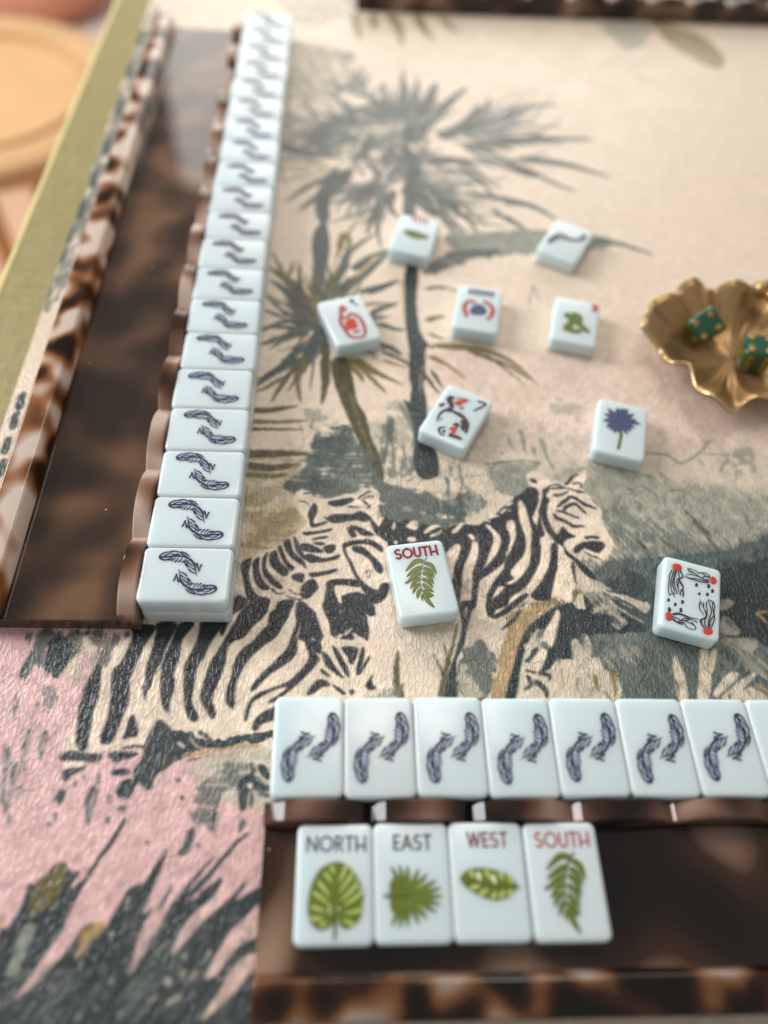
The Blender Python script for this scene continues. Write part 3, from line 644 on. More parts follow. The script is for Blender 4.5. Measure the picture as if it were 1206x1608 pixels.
["P","k",1,1,[168,231,184,220,217,163,229,119,212,135,185,186]],
["P","k",1,1,[200,226,255,226,245,180,233,166,217,197]],
["P","k",1,1,[270,228,279,215,262,135,249,134,257,180]],
["P","k",1,1,[293,198,293,180,265,134,260,140]],
["P","k",1,1,[133,151,161,128,155,122,133,139]],
["P","k",1,1,[171,97,214,69,209,61,181,80]],
["P","k",1,1,[308,130,302,102,318,81,291,79,282,97]],
["P","k",1,1,[227,75,245,75,235,59]],
["P","k",1,1,[-169,540,-153,565,-131,573,-134,535,-137,504,-123,456,-94,418,-56,409,-64,358,-101,307,-137,257,-196,251,-156,306,-127,386,-141,427,-157,492]],
["P","k",1,1,[-125,552,-103,580,-102,529,-83,481,-57,450,-85,444,-114,480]],
["P","k",1,1,[-92,571,-74,599,-79,542,-53,499,-12,457,-34,452,-73,487,-89,523]],
["P","k",1,1,[-67,592,-46,606,-30,561,5,524,-10,499,-49,530,-65,554]],
["P","k",1,1,[-39,618,-28,625,-4,568,26,537,9,524,-20,568]],
["P","k",1,1,[-21,637,2,658,17,606,55,569,68,535,51,549,9,581]],
["P","k",1,1,[15,670,31,651,42,619,66,575,55,575,29,606]],
["P","k",1,1,[18,502,39,514,62,507,55,476,23,487]],
["P","k",1,1,[55,462,91,491,114,460,93,424,65,409,50,432]],
["P","k",1,1,[-25,396,32,407,16,354,-8,303,-32,258,-92,258,-51,313,-33,359]],
["P","k",1,1,[37,386,57,401,89,372,107,321,132,255,54,254,62,315,44,276,36,281,45,331]],
["P","k",1,1,[149,485,218,493,256,487,256,461,202,468,169,458,187,399,198,397,200,426,260,439,302,410,317,358,302,345,271,363,266,340,292,301,288,251,250,278,235,256,169,269,158,316,131,378,135,407,142,449]],
["P","k",1,1,[68,790,87,823,100,792,87,744,93,728,131,739,138,732,82,710,73,737,65,764]],
["P","k",1,1,[138,826,157,836,226,852,238,840,203,814,158,809]],
["P","k",1,1,[134,751,164,773,232,776,266,791,301,763,288,741,243,747,171,732,148,738]],
["P","k",1,1,[297,770,311,750,339,710,372,665,361,655,321,690,304,729]],
["P","k",1,1,[50,689,105,695,156,709,156,698,105,684,62,676]],
["P","k",1,1,[87,662,140,676,135,665,90,654]],
["P","k",1,1,[39,632,69,640,107,621,131,607,103,600,43,612]],
["P","k",1,1,[90,643,124,647,130,636,107,633]],
["P","k",1,1,[129,627,168,638,169,609,141,598]],
["P","k",1,1,[59,588,87,595,130,577,185,594,183,578,136,563,77,559]],
["P","k",1,1,[78,514,111,518,175,534,176,522,122,505,90,498]],
["P","k",1,1,[215,714,243,723,311,690,306,679,271,681,242,703,250,675,232,670,217,693]],
["P","k",1,1,[200,642,244,657,304,660,344,632,344,607,304,637,271,640,216,629,211,610,233,560,260,499,303,457,330,446,323,403,300,404,271,451,239,517,222,560,201,610]],
["P","k",1,1,[233,629,266,631,304,599,344,549,342,517,319,530,298,574,266,598,237,610]],
["P","k",1,1,[340,476,368,473,356,422,328,397,302,404,324,440]],
["P","k",1,1,[319,716,338,717,362,771,383,691,376,639,360,658]],
["S","k",1,1,0.92,0.55,[251,844,289,877,309,881]],
["S","k",1,1,0.69,0.41,[266,841,300,814,288,804]],
["S","k",1,1,0.57,0.34,[271,845,312,860,306,839]],
["S","k",1,1,0.68,0.41,[43,867,77,868,83,854]],
["S","k",1,1,0.45,0.27,[27,831,56,825,71,805]],
["S","k",1,1,0.52,0.31,[-55,451,-27,428,-2,435]],
["S","k",1,1,0.52,0.31,[8,447,40,429,72,427]],
["S","k",1,1,0.47,0.28,[-1,423,47,406,62,412]],
["S","k",1,1,0.67,0.4,[125,765,137,752]],
["S","k",1,1,0.57,0.34,[215,809,266,810]],
["S","k",1,1,0.54,0.32,[282,517,298,536,303,512,282,499]],
["S","c",0.9,1,0.47,0.26,[7,429,40,441,72,430]],
["S","c",0.9,1,0.47,0.26,[-44,446,-17,437,8,450]],
["S","c",0.95,1,0.87,1.09,[266,598,293,549,303,518,316,475]],
["S","c",0.9,1,0.73,0.52,[193,368,203,365]],
["S","c",0.9,1,0.75,0.54,[97,254,110,259]],
["S","c",0.9,1,1.31,0.54,[210,273,237,300]],
["S","c",0.9,1,1.31,0.55,[238,279,257,267]],
["S","c",0.9,1,1.3,0.54,[183,261,205,279]],
["S","c",0.9,1,1.31,0.54,[270,262,284,233]],
["S","c",0.9,1,1.33,0.55,[293,328,309,346]],
["P","tealg",0.95,1,[-377,-25,-337,-50,-321,-72,-289,-136,-316,-165,-357,-198,-364,-234,-383,-238,-403,-220,-417,-234,-426,-177,-407,-140,-406,-98]],
["W","tealk",0.95,0.8,0.2,1,[-326,-67,-279,-65,-220,-93,-167,-89,0,-62,129,-49,130,-71,-16,-84,-165,-110,-210,-110,-243,-119,-289,-153,-304,-136]],
["S","tealk",0.9,1,1.1,0.42,[-308,-72,-270,-102,-229,-127]],
["S","tealk",0.9,1,0.93,0.42,[-278,-76,-237,-93,-205,-119]],
["S","tealk",0.9,1,1.45,0.43,[-246,-59,-213,-85,-166,-106]],
["S","c",0.9,1,1.1,0.34,[-305,-98,-286,-110,-294,-115]],
["S","c",0.9,1,0.93,0.34,[-273,-80,-249,-106,-226,-115]],
["S","c",0.9,1,0.77,0.34,[-240,-72,-216,-93]],
["S","gold",0.9,1,1.09,1.25,[-289,-148,-225,-129,-125,-112,-40,-106]],
["S","tealk",0.9,1,0.5,0.25,[-276,-155,-207,-140,-163,-129]],
["S","c",0.8,1,0.59,0.25,[-291,-140,-267,-129,-234,-125]],
["P","tealk",0.97,1,[-652,-151,-649,-130,-622,-123,-583,-130,-537,-132,-529,-144,-545,-157,-586,-155]],
["P","tealk",0.97,1,[-511,-134,-480,-125,-421,-130,-432,-140,-487,-159,-499,-148]],
["P","tealk",0.97,1,[-474,-113,-446,-106,-404,-106,-403,-113,-437,-113,-469,-119]],
["P","tealk",0.97,1,[-494,-186,-479,-177,-442,-179,-436,-190,-464,-198,-491,-194]],
["P","tealk",0.97,1,[-636,-189,-622,-177,-575,-171,-565,-157,-574,-177,-607,-194,-619,-214,-632,-210]],
["P","tealk",0.97,1,[-640,-246,-634,-238,-617,-238,-616,-261,-624,-281,-634,-273]],
["P","tealk",0.97,1,[-468,-242,-460,-218,-441,-208,-416,-212,-415,-242,-435,-266,-456,-262]],
["P","c",1,1,[-637,-157,-578,-156,-580,-165,-611,-173,-631,-175]],
["S","bush",0.7,1,1.39,0.82,[-526,-190,-530,-234,-542,-275]],
["S","bush",0.7,1,1.22,0.57,[-574,-194,-562,-214]],
["S","teal",0.8,1,1.47,0.37,[-643,-251,-645,-276]],
["S","teal",0.8,1,1.12,0.37,[-484,-251,-486,-280]],
["S","teal",0.8,1,1.48,0.37,[-441,-287,-433,-302]],
["S","teal",0.8,1,0.89,0.37,[-523,-240,-530,-301,-529,-344]],
["S","teal",0.8,1,1.12,0.37,[-591,-218,-592,-233]],
["S","teal",0.8,1,1.31,0.51,[-631,-305,-629,-329]],
["S","teal",0.8,1,1.61,0.51,[-480,-316,-472,-337]],
["S","teal",0.8,1,1.1,0.52,[-458,-295,-428,-287]],
["S","teal",0.8,1,1.86,0.52,[-537,-229,-547,-273,-532,-344]],
["S","teal",0.8,1,1.08,0.51,[-639,-333,-644,-343]],
["S","tealk",0.7,1,1.07,0.49,[-294,-214,-283,-217]],
["S","tealk",0.7,1,1.06,0.49,[-277,-260,-267,-263]],
["S","tealk",0.7,1,1.32,0.61,[-295,-209,-282,-212]],
["S","tealk",0.7,1,1.3,0.6,[-278,-261,-265,-264]],
["S","tealk",0.7,1,1.26,0.58,[-360,-386,-347,-389]],
["S","tealk",0.7,1,1.27,0.58,[-215,-394,-202,-397]],
["W","bush",0.85,1.5,0.5,2,[-839,274,-526,277,-558,221,-567,154,-596,115,-620,97,-619,212,-656,211,-687,166,-731,109,-766,105,-793,152,-822,121,-839,108,-832,196]],
["P","tealk",0.92,1,[-773,242,-740,261,-696,229,-695,166,-707,127,-723,109,-752,131,-770,148,-772,201]],
["P","cs",0.95,1,[-666,262,-624,221,-662,162,-678,123,-702,122,-689,175,-664,211]],
["W","rosegrey",0.7,1.5,0.35,0,[-658,184,-605,207,-609,141,-640,93,-671,88,-668,131]],
["S","teal",0.9,1,1.61,0.56,[-829,165,-834,139,-839,108]],
["W","bush",0.5,1.5,0.5,0,[-762,105,-715,54,-706,-4,-718,-20,-747,37]],
["S","bush",0.6,1,1.79,0.54,[-829,20,-822,-21]],
["S","bush",0.6,1,1.92,0.58,[-766,-61,-766,-123,-763,-199]],
["S","bush",0.6,1,2.15,0.65,[-716,-61,-719,-100,-712,-146]],
["S","bush",0.6,1,2.27,0.68,[-819,-108,-809,-162,-795,-272]],
["S","bush",0.6,1,2.58,0.78,[-750,-221,-752,-272]],
["S","bush",0.6,1,2.2,0.66,[-801,-236,-777,-300]],
["S","bush",0.6,1,1.87,0.56,[-785,-154,-776,-218,-775,-307]],
["S","bush",0.6,1,1.81,0.54,[-761,-308,-759,-342]],
["S","teal",0.6,1,1.54,0.54,[-767,-57,-752,-73]],
["S","teal",0.6,1,1.54,0.54,[-721,-57,-709,-76]],
["S","teal",0.6,1,1.37,0.53,[-769,-96,-769,-127]],
["S","teal",0.6,1,1.36,0.53,[-713,-123,-708,-154]],
["S","teal",0.6,1,1.13,0.53,[-818,-112,-815,-131]],
["W","greige",0.9,3,0.1,0,[-235,-156,-8,-130,1,-277,-110,-276,-153,-252,-217,-217]],
["W","bush",0.75,2,0.45,1,[-232,-343,-238,-251,-200,-192,-141,-166,-69,-156,-34,-207,-82,-242,-153,-252,-166,-315,-171,-362,-204,-333]],
["P","tealk",0.9,1,[-105,-217,-76,-192,-68,-166,-54,-212,-7,-232,-16,-245,-72,-244,-78,-296,-98,-291]],
["P","c",1,1,[-63,-161,-38,-156,-9,-192,-13,-217,-39,-207]],
["P","k",1,1,[-55,-169,-37,-164,-18,-182,-14,-212,-37,-199]],
["S","teal",0.9,1,1.24,0.73,[-36,-179,-27,-197]],
["S","teal",0.85,1,1.53,0.76,[-46,-247,-10,-259]],
["S","teal",0.85,1,1.22,0.61,[-67,-247,-60,-296]],
["S","teal",0.85,1,1.7,0.85,[-80,-325,-92,-362]],
["S","teal",0.85,1,1.0,0.5,[-168,-295,-171,-362]],
["S","teal",0.85,1,2.46,1.23,[-229,-347,-243,-407,-262,-412]],
["P","sandl",1,1,[-84,-222,-64,-222,-68,-237,-78,-235]],
["P","leaf",1,1,[-715,-617,-693,-599,-672,-551,-662,-494,-648,-495,-628,-479,-604,-446,-574,-440,-559,-460,-534,-463,-532,-473,-547,-502,-516,-483,-507,-460,-473,-398,-446,-353,-433,-322,-424,-329,-442,-374,-472,-424,-503,-480,-517,-515,-539,-574,-545,-607,-569,-648,-597,-697,-615,-728,-633,-761,-643,-772,-670,-788]],
["P","leaf",1,1,[-643,-772,-605,-745,-571,-712,-537,-672,-517,-643,-495,-605,-474,-593,-435,-602,-417,-572,-402,-541,-387,-510,-357,-497,-349,-499,-324,-452,-295,-400,-304,-456,-320,-508,-338,-571,-313,-555,-336,-613,-347,-680,-355,-711,-304,-823,-300,-848,-656,-841,-672,-782]],
["P","leaf",1,1,[-354,-719,-336,-668,-311,-625,-289,-589,-247,-526,-206,-475,-159,-426,-192,-475,-229,-522,-190,-488,-135,-426,-100,-385,-62,-362,-98,-399,-142,-453,-188,-510,-221,-543,-186,-527,-160,-505,-129,-484,-152,-531,-186,-561,-223,-602,-246,-666,-229,-658,-181,-602,-122,-549,-87,-519,-62,-489,-65,-506,-85,-540,-22,-507,-15,-528,-23,-550,-80,-603,-113,-644,-149,-722,-123,-714,-74,-660,-49,-640,-17,-633,-19,-665,-63,-684,-96,-723,-102,-745,-147,-815,-65,-757,-16,-708,-3,-879,-327,-873]],
["P","pinkl",0.95,1,[-46,-676,-19,-669,-21,-696,-67,-742,-99,-779,-147,-819,-133,-786,-102,-749,-70,-707]],
["P","pinkl",0.95,1,[-149,-722,-134,-695,-77,-628,-17,-575,-15,-625,-49,-636,-83,-664,-115,-711]],
["P","pinkl",0.9,1,[-251,-666,-231,-642,-180,-573,-126,-514,-85,-493,-123,-540,-182,-598,-229,-662]],
["P","pinkl",0.9,1,[-351,-711,-336,-665,-312,-617,-286,-580,-263,-547,-293,-621,-318,-665,-339,-700]],
["S","bush",0.8,1,1.39,0.46,[-297,-564,-276,-517,-265,-496]],
["S","leaf",0.9,1,2.82,0.75,[-185,-531,-155,-510,-129,-484]],
["P","ol",0.9,1,[-647,-501,-623,-472,-601,-447,-574,-440,-564,-470,-572,-514,-591,-552,-616,-561,-638,-579,-647,-557]],
["W","greygreen",0.95,1,0.15,0,[-648,-594,-624,-597,-625,-636,-636,-682,-649,-711,-667,-713,-664,-664,-656,-629]],
["P","gold",0.85,1,[-497,-614,-474,-593,-437,-590,-442,-620,-465,-638,-485,-673,-502,-667,-497,-643]],
["S","pinkl",0.5,1,1.39,0.35,[-504,-473,-535,-492,-544,-515]],
["S","greige",0.6,1,1.61,0.45,[-602,-745,-596,-728,-577,-712]],
["S","greige",0.6,1,1.65,0.46,[-483,-681,-476,-696]],
["S","greige",0.6,1,1.69,0.47,[-414,-609,-415,-638]],
["S","greige",0.6,1,1.97,0.46,[-397,-720,-390,-737]],
["S","greige",0.6,1,1.93,0.45,[-364,-793,-353,-801]],
["S","greige",0.6,1,1.29,0.45,[-430,-783,-416,-789]],
["S","greige",0.6,1,1.28,0.45,[-460,-791,-467,-820]],
["S","greige",0.6,1,1.52,0.48,[-383,-529,-384,-566]],
["S","sandl",0.65,1,2.67,0.53,[-238,-724,-254,-739,-250,-736]],
["S","sandl",0.65,1,1.8,0.54,[-169,-706,-197,-732]],
["S","sandl",0.65,1,1.76,0.53,[-206,-763,-255,-788]],
["S","sandl",0.65,1,1.81,0.54,[-210,-666,-210,-682]],
["S","sandl",0.65,1,0.9,0.54,[-295,-669,-255,-634]],
["S","sandl",0.65,1,1.18,0.55,[-138,-659,-166,-694]],
["S","sandl",0.65,1,1.32,0.53,[-272,-762,-296,-780]],
["S","sandl",0.65,1,1.79,0.54,[-210,-702,-211,-728]],
["S","sandl",0.65,1,0.72,0.54,[-123,-718,-99,-730]],
["P","ochret",0.6,1,[-727,-575,-700,-575,-707,-599,-717,-611]],
["W","greygreen",0.35,5,0.62,4,[-685,-732,-553,-720,-425,-708,-320,-724,-304,-823,-663,-817]],
["W","greygreen",0.25,5,0.66,4,[-383,-546,-238,-589,-56,-549,-15,-828,-336,-822]],
["S","ol",0.6,1,5.92,2.07,[218,4975,234,4787,262,4579]],
["S","ol",0.6,1,8.96,2.09,[469,4976,522,4794,543,4525]],
["S","ol",0.6,1,7.54,2.11,[662,5002,696,4785,761,4641]],
["S","ol",0.6,1,5.94,2.08,[350,4960,363,4742]],
["S","ol",0.6,1,6.07,2.12,[825,4991,927,4753]],
["S","bush",0.7,1,8.29,4.15,[166,4394,208,4287]],
["P","ol",0.55,1,[2382,5126,2514,5076,2700,4936,2781,4663,2698,4475,2568,4548,2459,4717,2385,4929]],
["S","sandl",0.6,1,3.93,2.29,[2408,5029,2610,4892]],
["S","sandl",0.6,1,3.8,2.22,[2514,4693,2684,4532]],
["W","greygreen",0.5,4,0.3,0,[2003,5043,2351,5055,2275,4851,2109,4644,2022,4819]],
["S","tealk",0.85,1,3.34,1.43,[-1123,1020,-1126,1090,-1117,1110]],
["S","tealk",0.85,1,3.28,1.4,[-1112,913,-1115,980,-1105,999]],
["S","tealk",0.85,1,3.43,1.47,[-1124,1149,-1128,1223,-1118,1244]],
["S","tealk",0.85,1,3.49,1.5,[-1125,1251,-1129,1327,-1119,1349]],
["S","tealk",0.85,1,3.92,1.68,[-1179,1924,-1184,2021,-1173,2048]],
["S","tealk",0.85,1,4.08,1.75,[-1163,2173,-1168,2278,-1157,2308]],
["S","tealk",0.85,1,4.18,1.79,[-1165,2318,-1170,2427,-1158,2459]],
["S","tealk",0.85,1,4.31,1.85,[-1146,2522,-1151,2639,-1139,2672]],
["S","tealk",0.85,1,4.49,1.93,[-1137,2795,-1143,2921,-1130,2958]],
["S","tealk",0.85,1,4.69,2.01,[-1128,3091,-1133,3229,-1120,3268]],
["S","tealk",0.85,1,4.94,2.12,[-1130,3480,-1135,3633,-1121,3677]],
["S","tealk",0.85,1,5.22,2.24,[-1150,3911,-1156,4082,-1141,4131]],
["S","tealk",0.85,1,5.49,2.35,[-1151,4311,-1157,4499,-1142,4554]],
["W","bush",0.7,2,0.5,2,[-1193,1876,-1175,2758,-1156,4697,-1075,4707,-1080,2601,-1120,1923]],
["S","tealg",0.3585502688678456,1,1.21,0.18,[62,1047,75,1044,83,1041]],
["S","teal",0.3603529760307302,1,1.02,0.15,[334,1018,351,1003,369,988]],
["S","palm",0.4518206798303502,1,1.26,0.19,[280,1001,284,1036,299,1072]],
["S","greygreen",0.35832712767012725,1,1.14,0.17,[179,1096,167,1115,168,1134]],
["S","tealg",0.37448752611336844,1,0.63,0.09,[173,1120,166,1159,155,1198]],
["S","tealg",0.5293495545570234,1,0.79,0.12,[319,1144,326,1156,343,1170]],
["S","teal",0.3420269735084044,1,0.87,0.13,[250,1103,262,1118,267,1132]],
["S","palm",0.3679873122438866,1,0.73,0.11,[35,941,15,955,8,968]],
["S","greygreen",0.4616462636112884,1,0.64,0.1,[32,944,29,959,32,976]],
["S","greygreen",0.3944545147426589,1,0.6,0.09,[318,1205,317,1225,318,1245]],
["S","teal",0.5370213188233157,1,0.71,0.11,[260,1055,242,1063,233,1071]],
["S","tealg",0.4188882692430494,1,0.54,0.08,[131,1069,153,1058,184,1049]],
["S","teal",0.5340505713654502,1,1.02,0.15,[104,944,83,950,60,955]],
["S","greygreen",0.49703019390739656,1,1.1,0.16,[70,1008,77,1033,81,1058]],
["S","teal",0.3433950746400214,1,0.7,0.1,[29,1089,33,1132,26,1176]],
["S","teal",0.3809659101814407,1,0.57,0.09,[308,1012,319,1040,310,1068]],
["S","teal",0.3587449814938512,1,1.02,0.15,[27,1167,21,1198,7,1229]],
["S","tealg",0.5419464134633617,1,0.58,0.09,[123,1081,135,1092,142,1103]],
["S","palm",0.34085098418349746,1,0.62,0.09,[320,994,344,982,373,971]],
["S","greygreen",0.3848175421024895,1,0.71,0.11,[285,987,282,1022,283,1057]],
["S","greygreen",0.4669648473231828,1,0.97,0.15,[64,1081,88,1080,97,1078]],
["S","greygreen",0.4781361907713677,1,0.82,0.12,[139,978,131,1011,119,1045]],
["S","greygreen",0.36408087894024566,1,0.95,0.14,[190,1127,179,1134,168,1142]],
["S","tealg",0.4718706357667814,1,1.08,0.16,[284,967,305,993,331,1020]],
["S","greygreen",0.4531115411907685,1,1.02,0.15,[134,973,133,989,143,1005]],
["S","palm",0.4852200152181733,1,0.94,0.14,[279,1070,280,1084,286,1099]],
["S","greygreen",0.4662532640678443,1,0.8,0.12,[286,1055,300,1069,300,1083]],
["S","palm",0.4462169260861194,1,0.99,0.15,[169,1072,160,1082,146,1090]],
["S","tealg",0.43115505468972226,1,0.53,0.08,[183,1166,205,1198,221,1230]],
["S","teal",0.37561921549774097,1,0.62,0.09,[345,1201,336,1225,318,1250]],
["S","teal",0.4192124713486201,1,1.1,0.16,[256,1040,258,1059,268,1078]],
["S","palm",0.3457099243268434,1,0.77,0.12,[264,911,258,926,252,941]],
["S","greygreen",0.4294465397526547,1,0.54,0.08,[33,1134,52,1162,66,1191]],
["S","greygreen",0.4941360955742254,1,1.2,0.18,[308,929,282,948,257,967]],
["S","teal",0.42856549670434885,1,1.15,0.17,[138,1158,148,1164,161,1169]],
["S","greygreen",0.39417730280644436,1,0.77,0.12,[63,926,60,957,54,988]],
["S","teal",0.43717537463517864,1,1.27,0.19,[258,1108,279,1123,297,1137]],
["S","tealg",0.41777096361455657,1,0.62,0.09,[77,916,62,918,42,919]],
["S","teal",0.5359854359400534,1,1.23,0.18,[56,1194,64,1225,68,1256]],
["S","greygreen",0.5057409436102701,1,0.82,0.12,[285,1061,298,1077,315,1093]],
["S","greygreen",0.365828046189517,1,0.81,0.12,[96,1197,70,1211,46,1226]],
["S","tealg",0.3339436873967613,1,0.82,0.12,[24,1017,49,1040,71,1064]],
["S","greygreen",0.4540343476632748,1,0.79,0.12,[30,1015,20,1027,14,1038]],
["S","teal",0.3997921152716115,1,0.52,0.08,[314,1097,308,1126,301,1156]],
["S","palm",0.474383838830338,1,1.28,0.19,[144,1192,150,1216,178,1242]],
["S","greygreen",0.5318429632085043,1,1.25,0.19,[164,1139,176,1174,182,1209]],
["S","palm",0.4974182647727702,1,0.87,0.13,[56,1200,76,1193,95,1185]],
["S","greygreen",0.4191630277245254,1,1.05,0.16,[45,992,46,1011,39,1031]],
["S","greygreen",0.3568993642812974,1,0.52,0.08,[119,949,130,957,137,965]],
["S","teal",0.3529262426539423,1,0.77,0.11,[344,1146,329,1170,314,1194]],
["S","greygreen",0.5242387196747372,1,0.74,0.11,[145,1200,118,1220,88,1240]],
["S","tealg",0.36976177045243863,1,0.98,0.15,[116,1087,141,1097,171,1107]],
["S","palm",0.4830194884422744,1,0.61,0.09,[270,990,294,1012,316,1033]],
["S","tealg",0.4859733464655124,1,0.94,0.14,[211,996,220,1017,225,1038]],
["S","tealg",0.3504032201349531,1,0.8,0.12,[329,950,345,964,359,979]],
["S","palm",0.4684107071780621,1,0.63,0.09,[168,1045,161,1082,147,1118]],
["S","palm",0.4713445148027208,1,0.89,0.13,[73,946,103,948,136,949]],
["S","teal",0.4315351371800339,1,0.8,0.12,[221,1048,202,1062,183,1075]],
["S","tealg",0.5457143304526789,1,1.19,0.18,[175,1126,183,1164,202,1204]],
["S","tealg",0.4286445438495624,1,1.02,0.15,[78,915,87,942,91,969]],
["S","teal",0.5563106738582609,1,0.97,0.15,[606,926,605,948,604,970]],
["S","sandl",0.4467559019686077,1,0.58,0.09,[733,747,728,757,726,768]],
["S","sandl",0.5383322939365768,1,0.82,0.12,[396,942,393,969,398,996]],
["S","sandl",0.43405420023267266,1,0.65,0.1,[672,885,679,896,674,907]],
["S","sandl",0.37370799213053313,1,0.5,0.08,[476,827,465,833,454,838]],
["S","bush",0.4182240855065186,1,0.61,0.09,[691,817,710,829,732,842]],
["S","teal",0.5954322374325727,1,0.52,0.08,[552,800,559,813,563,825]],
["S","sandl",0.46764693830782567,1,0.67,0.1,[708,831,722,855,727,879]],
["S","bush",0.5811899927790976,1,0.52,0.08,[411,838,401,854,388,869]],
["S","greygreen",0.4647451293634901,1,0.56,0.08,[607,724,614,746,622,768]],
["S","teal",0.38447886699119377,1,1.0,0.15,[703,903,682,916,675,929]],
["S","greygreen",0.475269683547184,1,0.54,0.08,[561,729,569,735,583,742]],
["S","bush",0.5845720027667359,1,0.55,0.08,[533,817,537,840,549,864]],
["S","sandl",0.5732363158703665,1,0.93,0.14,[413,907,419,919,430,932]],
["S","bush",0.5968947291143913,1,0.89,0.13,[445,935,465,949,486,964]],
["S","bush",0.36836861326949494,1,0.67,0.1,[574,949,588,953,601,957]],
["S","bush",0.5127215123778607,1,0.91,0.14,[357,909,365,928,380,947]],
["S","bush",0.5495566685260552,1,0.88,0.13,[639,828,629,834,627,840]],
["S","greygreen",0.44296327749162917,1,0.65,0.1,[540,987,550,993,568,998]],
["S","teal",0.379036722902725,1,1.0,0.15,[636,944,654,961,660,978]],
["S","bush",0.5154565265731061,1,0.62,0.09,[427,923,420,933,434,943]],
["S","teal",0.5690617208434687,1,0.59,0.09,[497,940,508,949,516,958]],
["S","greygreen",0.38013341764349057,1,0.7,0.1,[640,934,641,943,649,953]],
["S","sandl",0.4069146463616677,1,0.94,0.14,[447,797,468,799,477,800]],
["S","teal",0.39190406543463824,1,0.88,0.13,[572,832,548,841,532,851]],
["S","greygreen",0.5320937002998394,1,0.51,0.08,[591,904,590,913,579,922]],
["S","sandl",0.5841118005771012,1,0.94,0.14,[653,911,658,921,666,931]],
["S","greygreen",0.49010974035186916,1,0.55,0.08,[450,793,451,811,455,829]],
["S","bush",0.5632959237475731,1,0.56,0.08,[488,889,475,893,459,896]],
["S","sandl",0.5270496154360278,1,0.62,0.09,[740,889,721,879,700,868]],
["S","greygreen",0.4388934691363279,1,0.59,0.09,[465,726,485,735,499,744]],
["S","greygreen",0.42420379263741587,1,0.65,0.1,[395,970,405,984,422,999]],
["S","sandl",0.5643702471475446,1,0.7,0.1,[697,984,695,997,696,1009]],
["S","sandl",0.5794065621773143,1,0.75,0.11,[577,821,576,845,580,869]],
["S","bush",0.4648072932223749,1,0.91,0.14,[593,868,604,893,609,918]],
["S","bush",0.37829560655782063,1,0.62,0.09,[707,924,717,941,726,958]],
["S","teal",0.5534109548623796,1,0.6,0.09,[612,790,608,803,608,817]],
["S","bush",0.4997544290193351,1,0.8,0.12,[581,955,582,978,572,1000]],
["S","teal",0.5017293630236693,1,0.83,0.12,[508,954,519,965,521,976]],
["S","teal",0.3759227030105605,1,0.73,0.11,[685,966,696,977,693,987]],
["S","bush",0.4731427992774961,1,0.62,0.09,[390,875,394,890,392,904]],
["S","greygreen",0.4967180556720743,1,0.53,0.08,[378,859,367,880,361,902]],
["S","bush",0.5043398316459955,1,0.79,0.12,[586,976,591,990,595,1005]],
["S","greygreen",0.4921423648229435,1,0.78,0.12,[751,929,748,948,744,968]],
["S","bush",0.5207806369335853,1,0.6,0.09,[480,809,491,816,508,822]],
["S","sandl",0.4674876603320701,1,0.54,0.08,[399,901,387,919,385,937]],
["S","teal",0.44465929040075197,1,0.63,0.09,[534,979,526,992,527,1005]],
["S","greygreen",0.38198461209329676,1,0.84,0.13,[475,854,459,863,446,871]],
["S","sandl",0.386393933998003,1,0.55,0.08,[450,894,445,903,427,911]],
["S","sandl",0.381785600447775,1,0.67,0.1,[551,798,536,797,531,796]],
["S","bush",0.47280923379301953,1,0.75,0.11,[1648,734,1645,706,1643,679]],
["S","bush",0.3595367231623492,1,1.03,0.15,[1728,758,1729,726,1726,694]],
["S","greygreen",0.32336221282454114,1,0.78,0.12,[1451,609,1450,582,1453,556]],
["S","bush",0.37865731657127194,1,0.72,0.11,[1617,731,1626,707,1614,684]],
["S","bush",0.4798111351603805,1,0.95,0.14,[1807,723,1810,693,1812,663]],
["S","tealg",0.4935757421824519,1,0.84,0.13,[1672,650,1667,631,1664,611]],
["S","bush",0.4996532718385416,1,0.4,0.06,[1393,578,1414,545,1431,512]],
["S","tealg",0.4609819912804607,1,0.54,0.08,[1802,656,1807,643,1804,629]],
["S","bush",0.3089440279832891,1,0.54,0.08,[1466,618,1466,596,1470,573]],
["S","tealg",0.32559710240576417,1,0.48,0.07,[1321,687,1317,655,1325,624]],
["S","greygreen",0.408670738700977,1,0.86,0.13,[1371,788,1394,758,1412,728]],
["S","tealg",0.3721759334919476,1,0.81,0.12,[1463,822,1487,809,1502,795]],
["S","sandl",0.3820159164084571,1,0.46,0.07,[1300,756,1293,729,1286,702]],
["S","sandl",0.39762271982560077,1,0.92,0.14,[1562,807,1563,762,1562,718]],
["S","tealg",0.3835487151712466,1,0.97,0.15,[1431,682,1427,643,1423,605]],
["S","greygreen",0.38394137068755063,1,0.56,0.08,[1495,595,1490,577,1500,559]],
["S","tealg",0.4818273606532466,1,0.94,0.14,[1355,560,1362,540,1375,521]],
["S","sandl",0.33946737372113084,1,0.73,0.11,[1745,636,1737,599,1733,562]],
["S","bush",0.31780887984333395,1,0.88,0.13,[1555,650,1551,613,1539,576]],
["S","greygreen",0.36604070719241816,1,0.6,0.09,[1719,790,1713,771,1708,751]],
["S","bush",0.4357189542024959,1,0.9,0.13,[1331,613,1323,576,1316,539]],
["S","greygreen",0.30306870917835455,1,0.89,0.13,[1267,618,1292,589,1301,561]],
["S","tealg",0.4162928046626244,1,0.39,0.06,[1645,553,1648,528,1654,503]],
["S","tealg",0.3808909341685451,1,0.99,0.15,[1520,598,1540,583,1557,568]],
["S","sandl",0.3930840942942926,1,0.62,0.09,[1553,542,1564,513,1576,484]],
["S","greygreen",0.376513590218222,1,0.93,0.14,[1588,749,1591,715,1596,681]],
["S","greygreen",0.3685784568239923,1,0.5,0.07,[1853,835,1850,788,1846,742]],
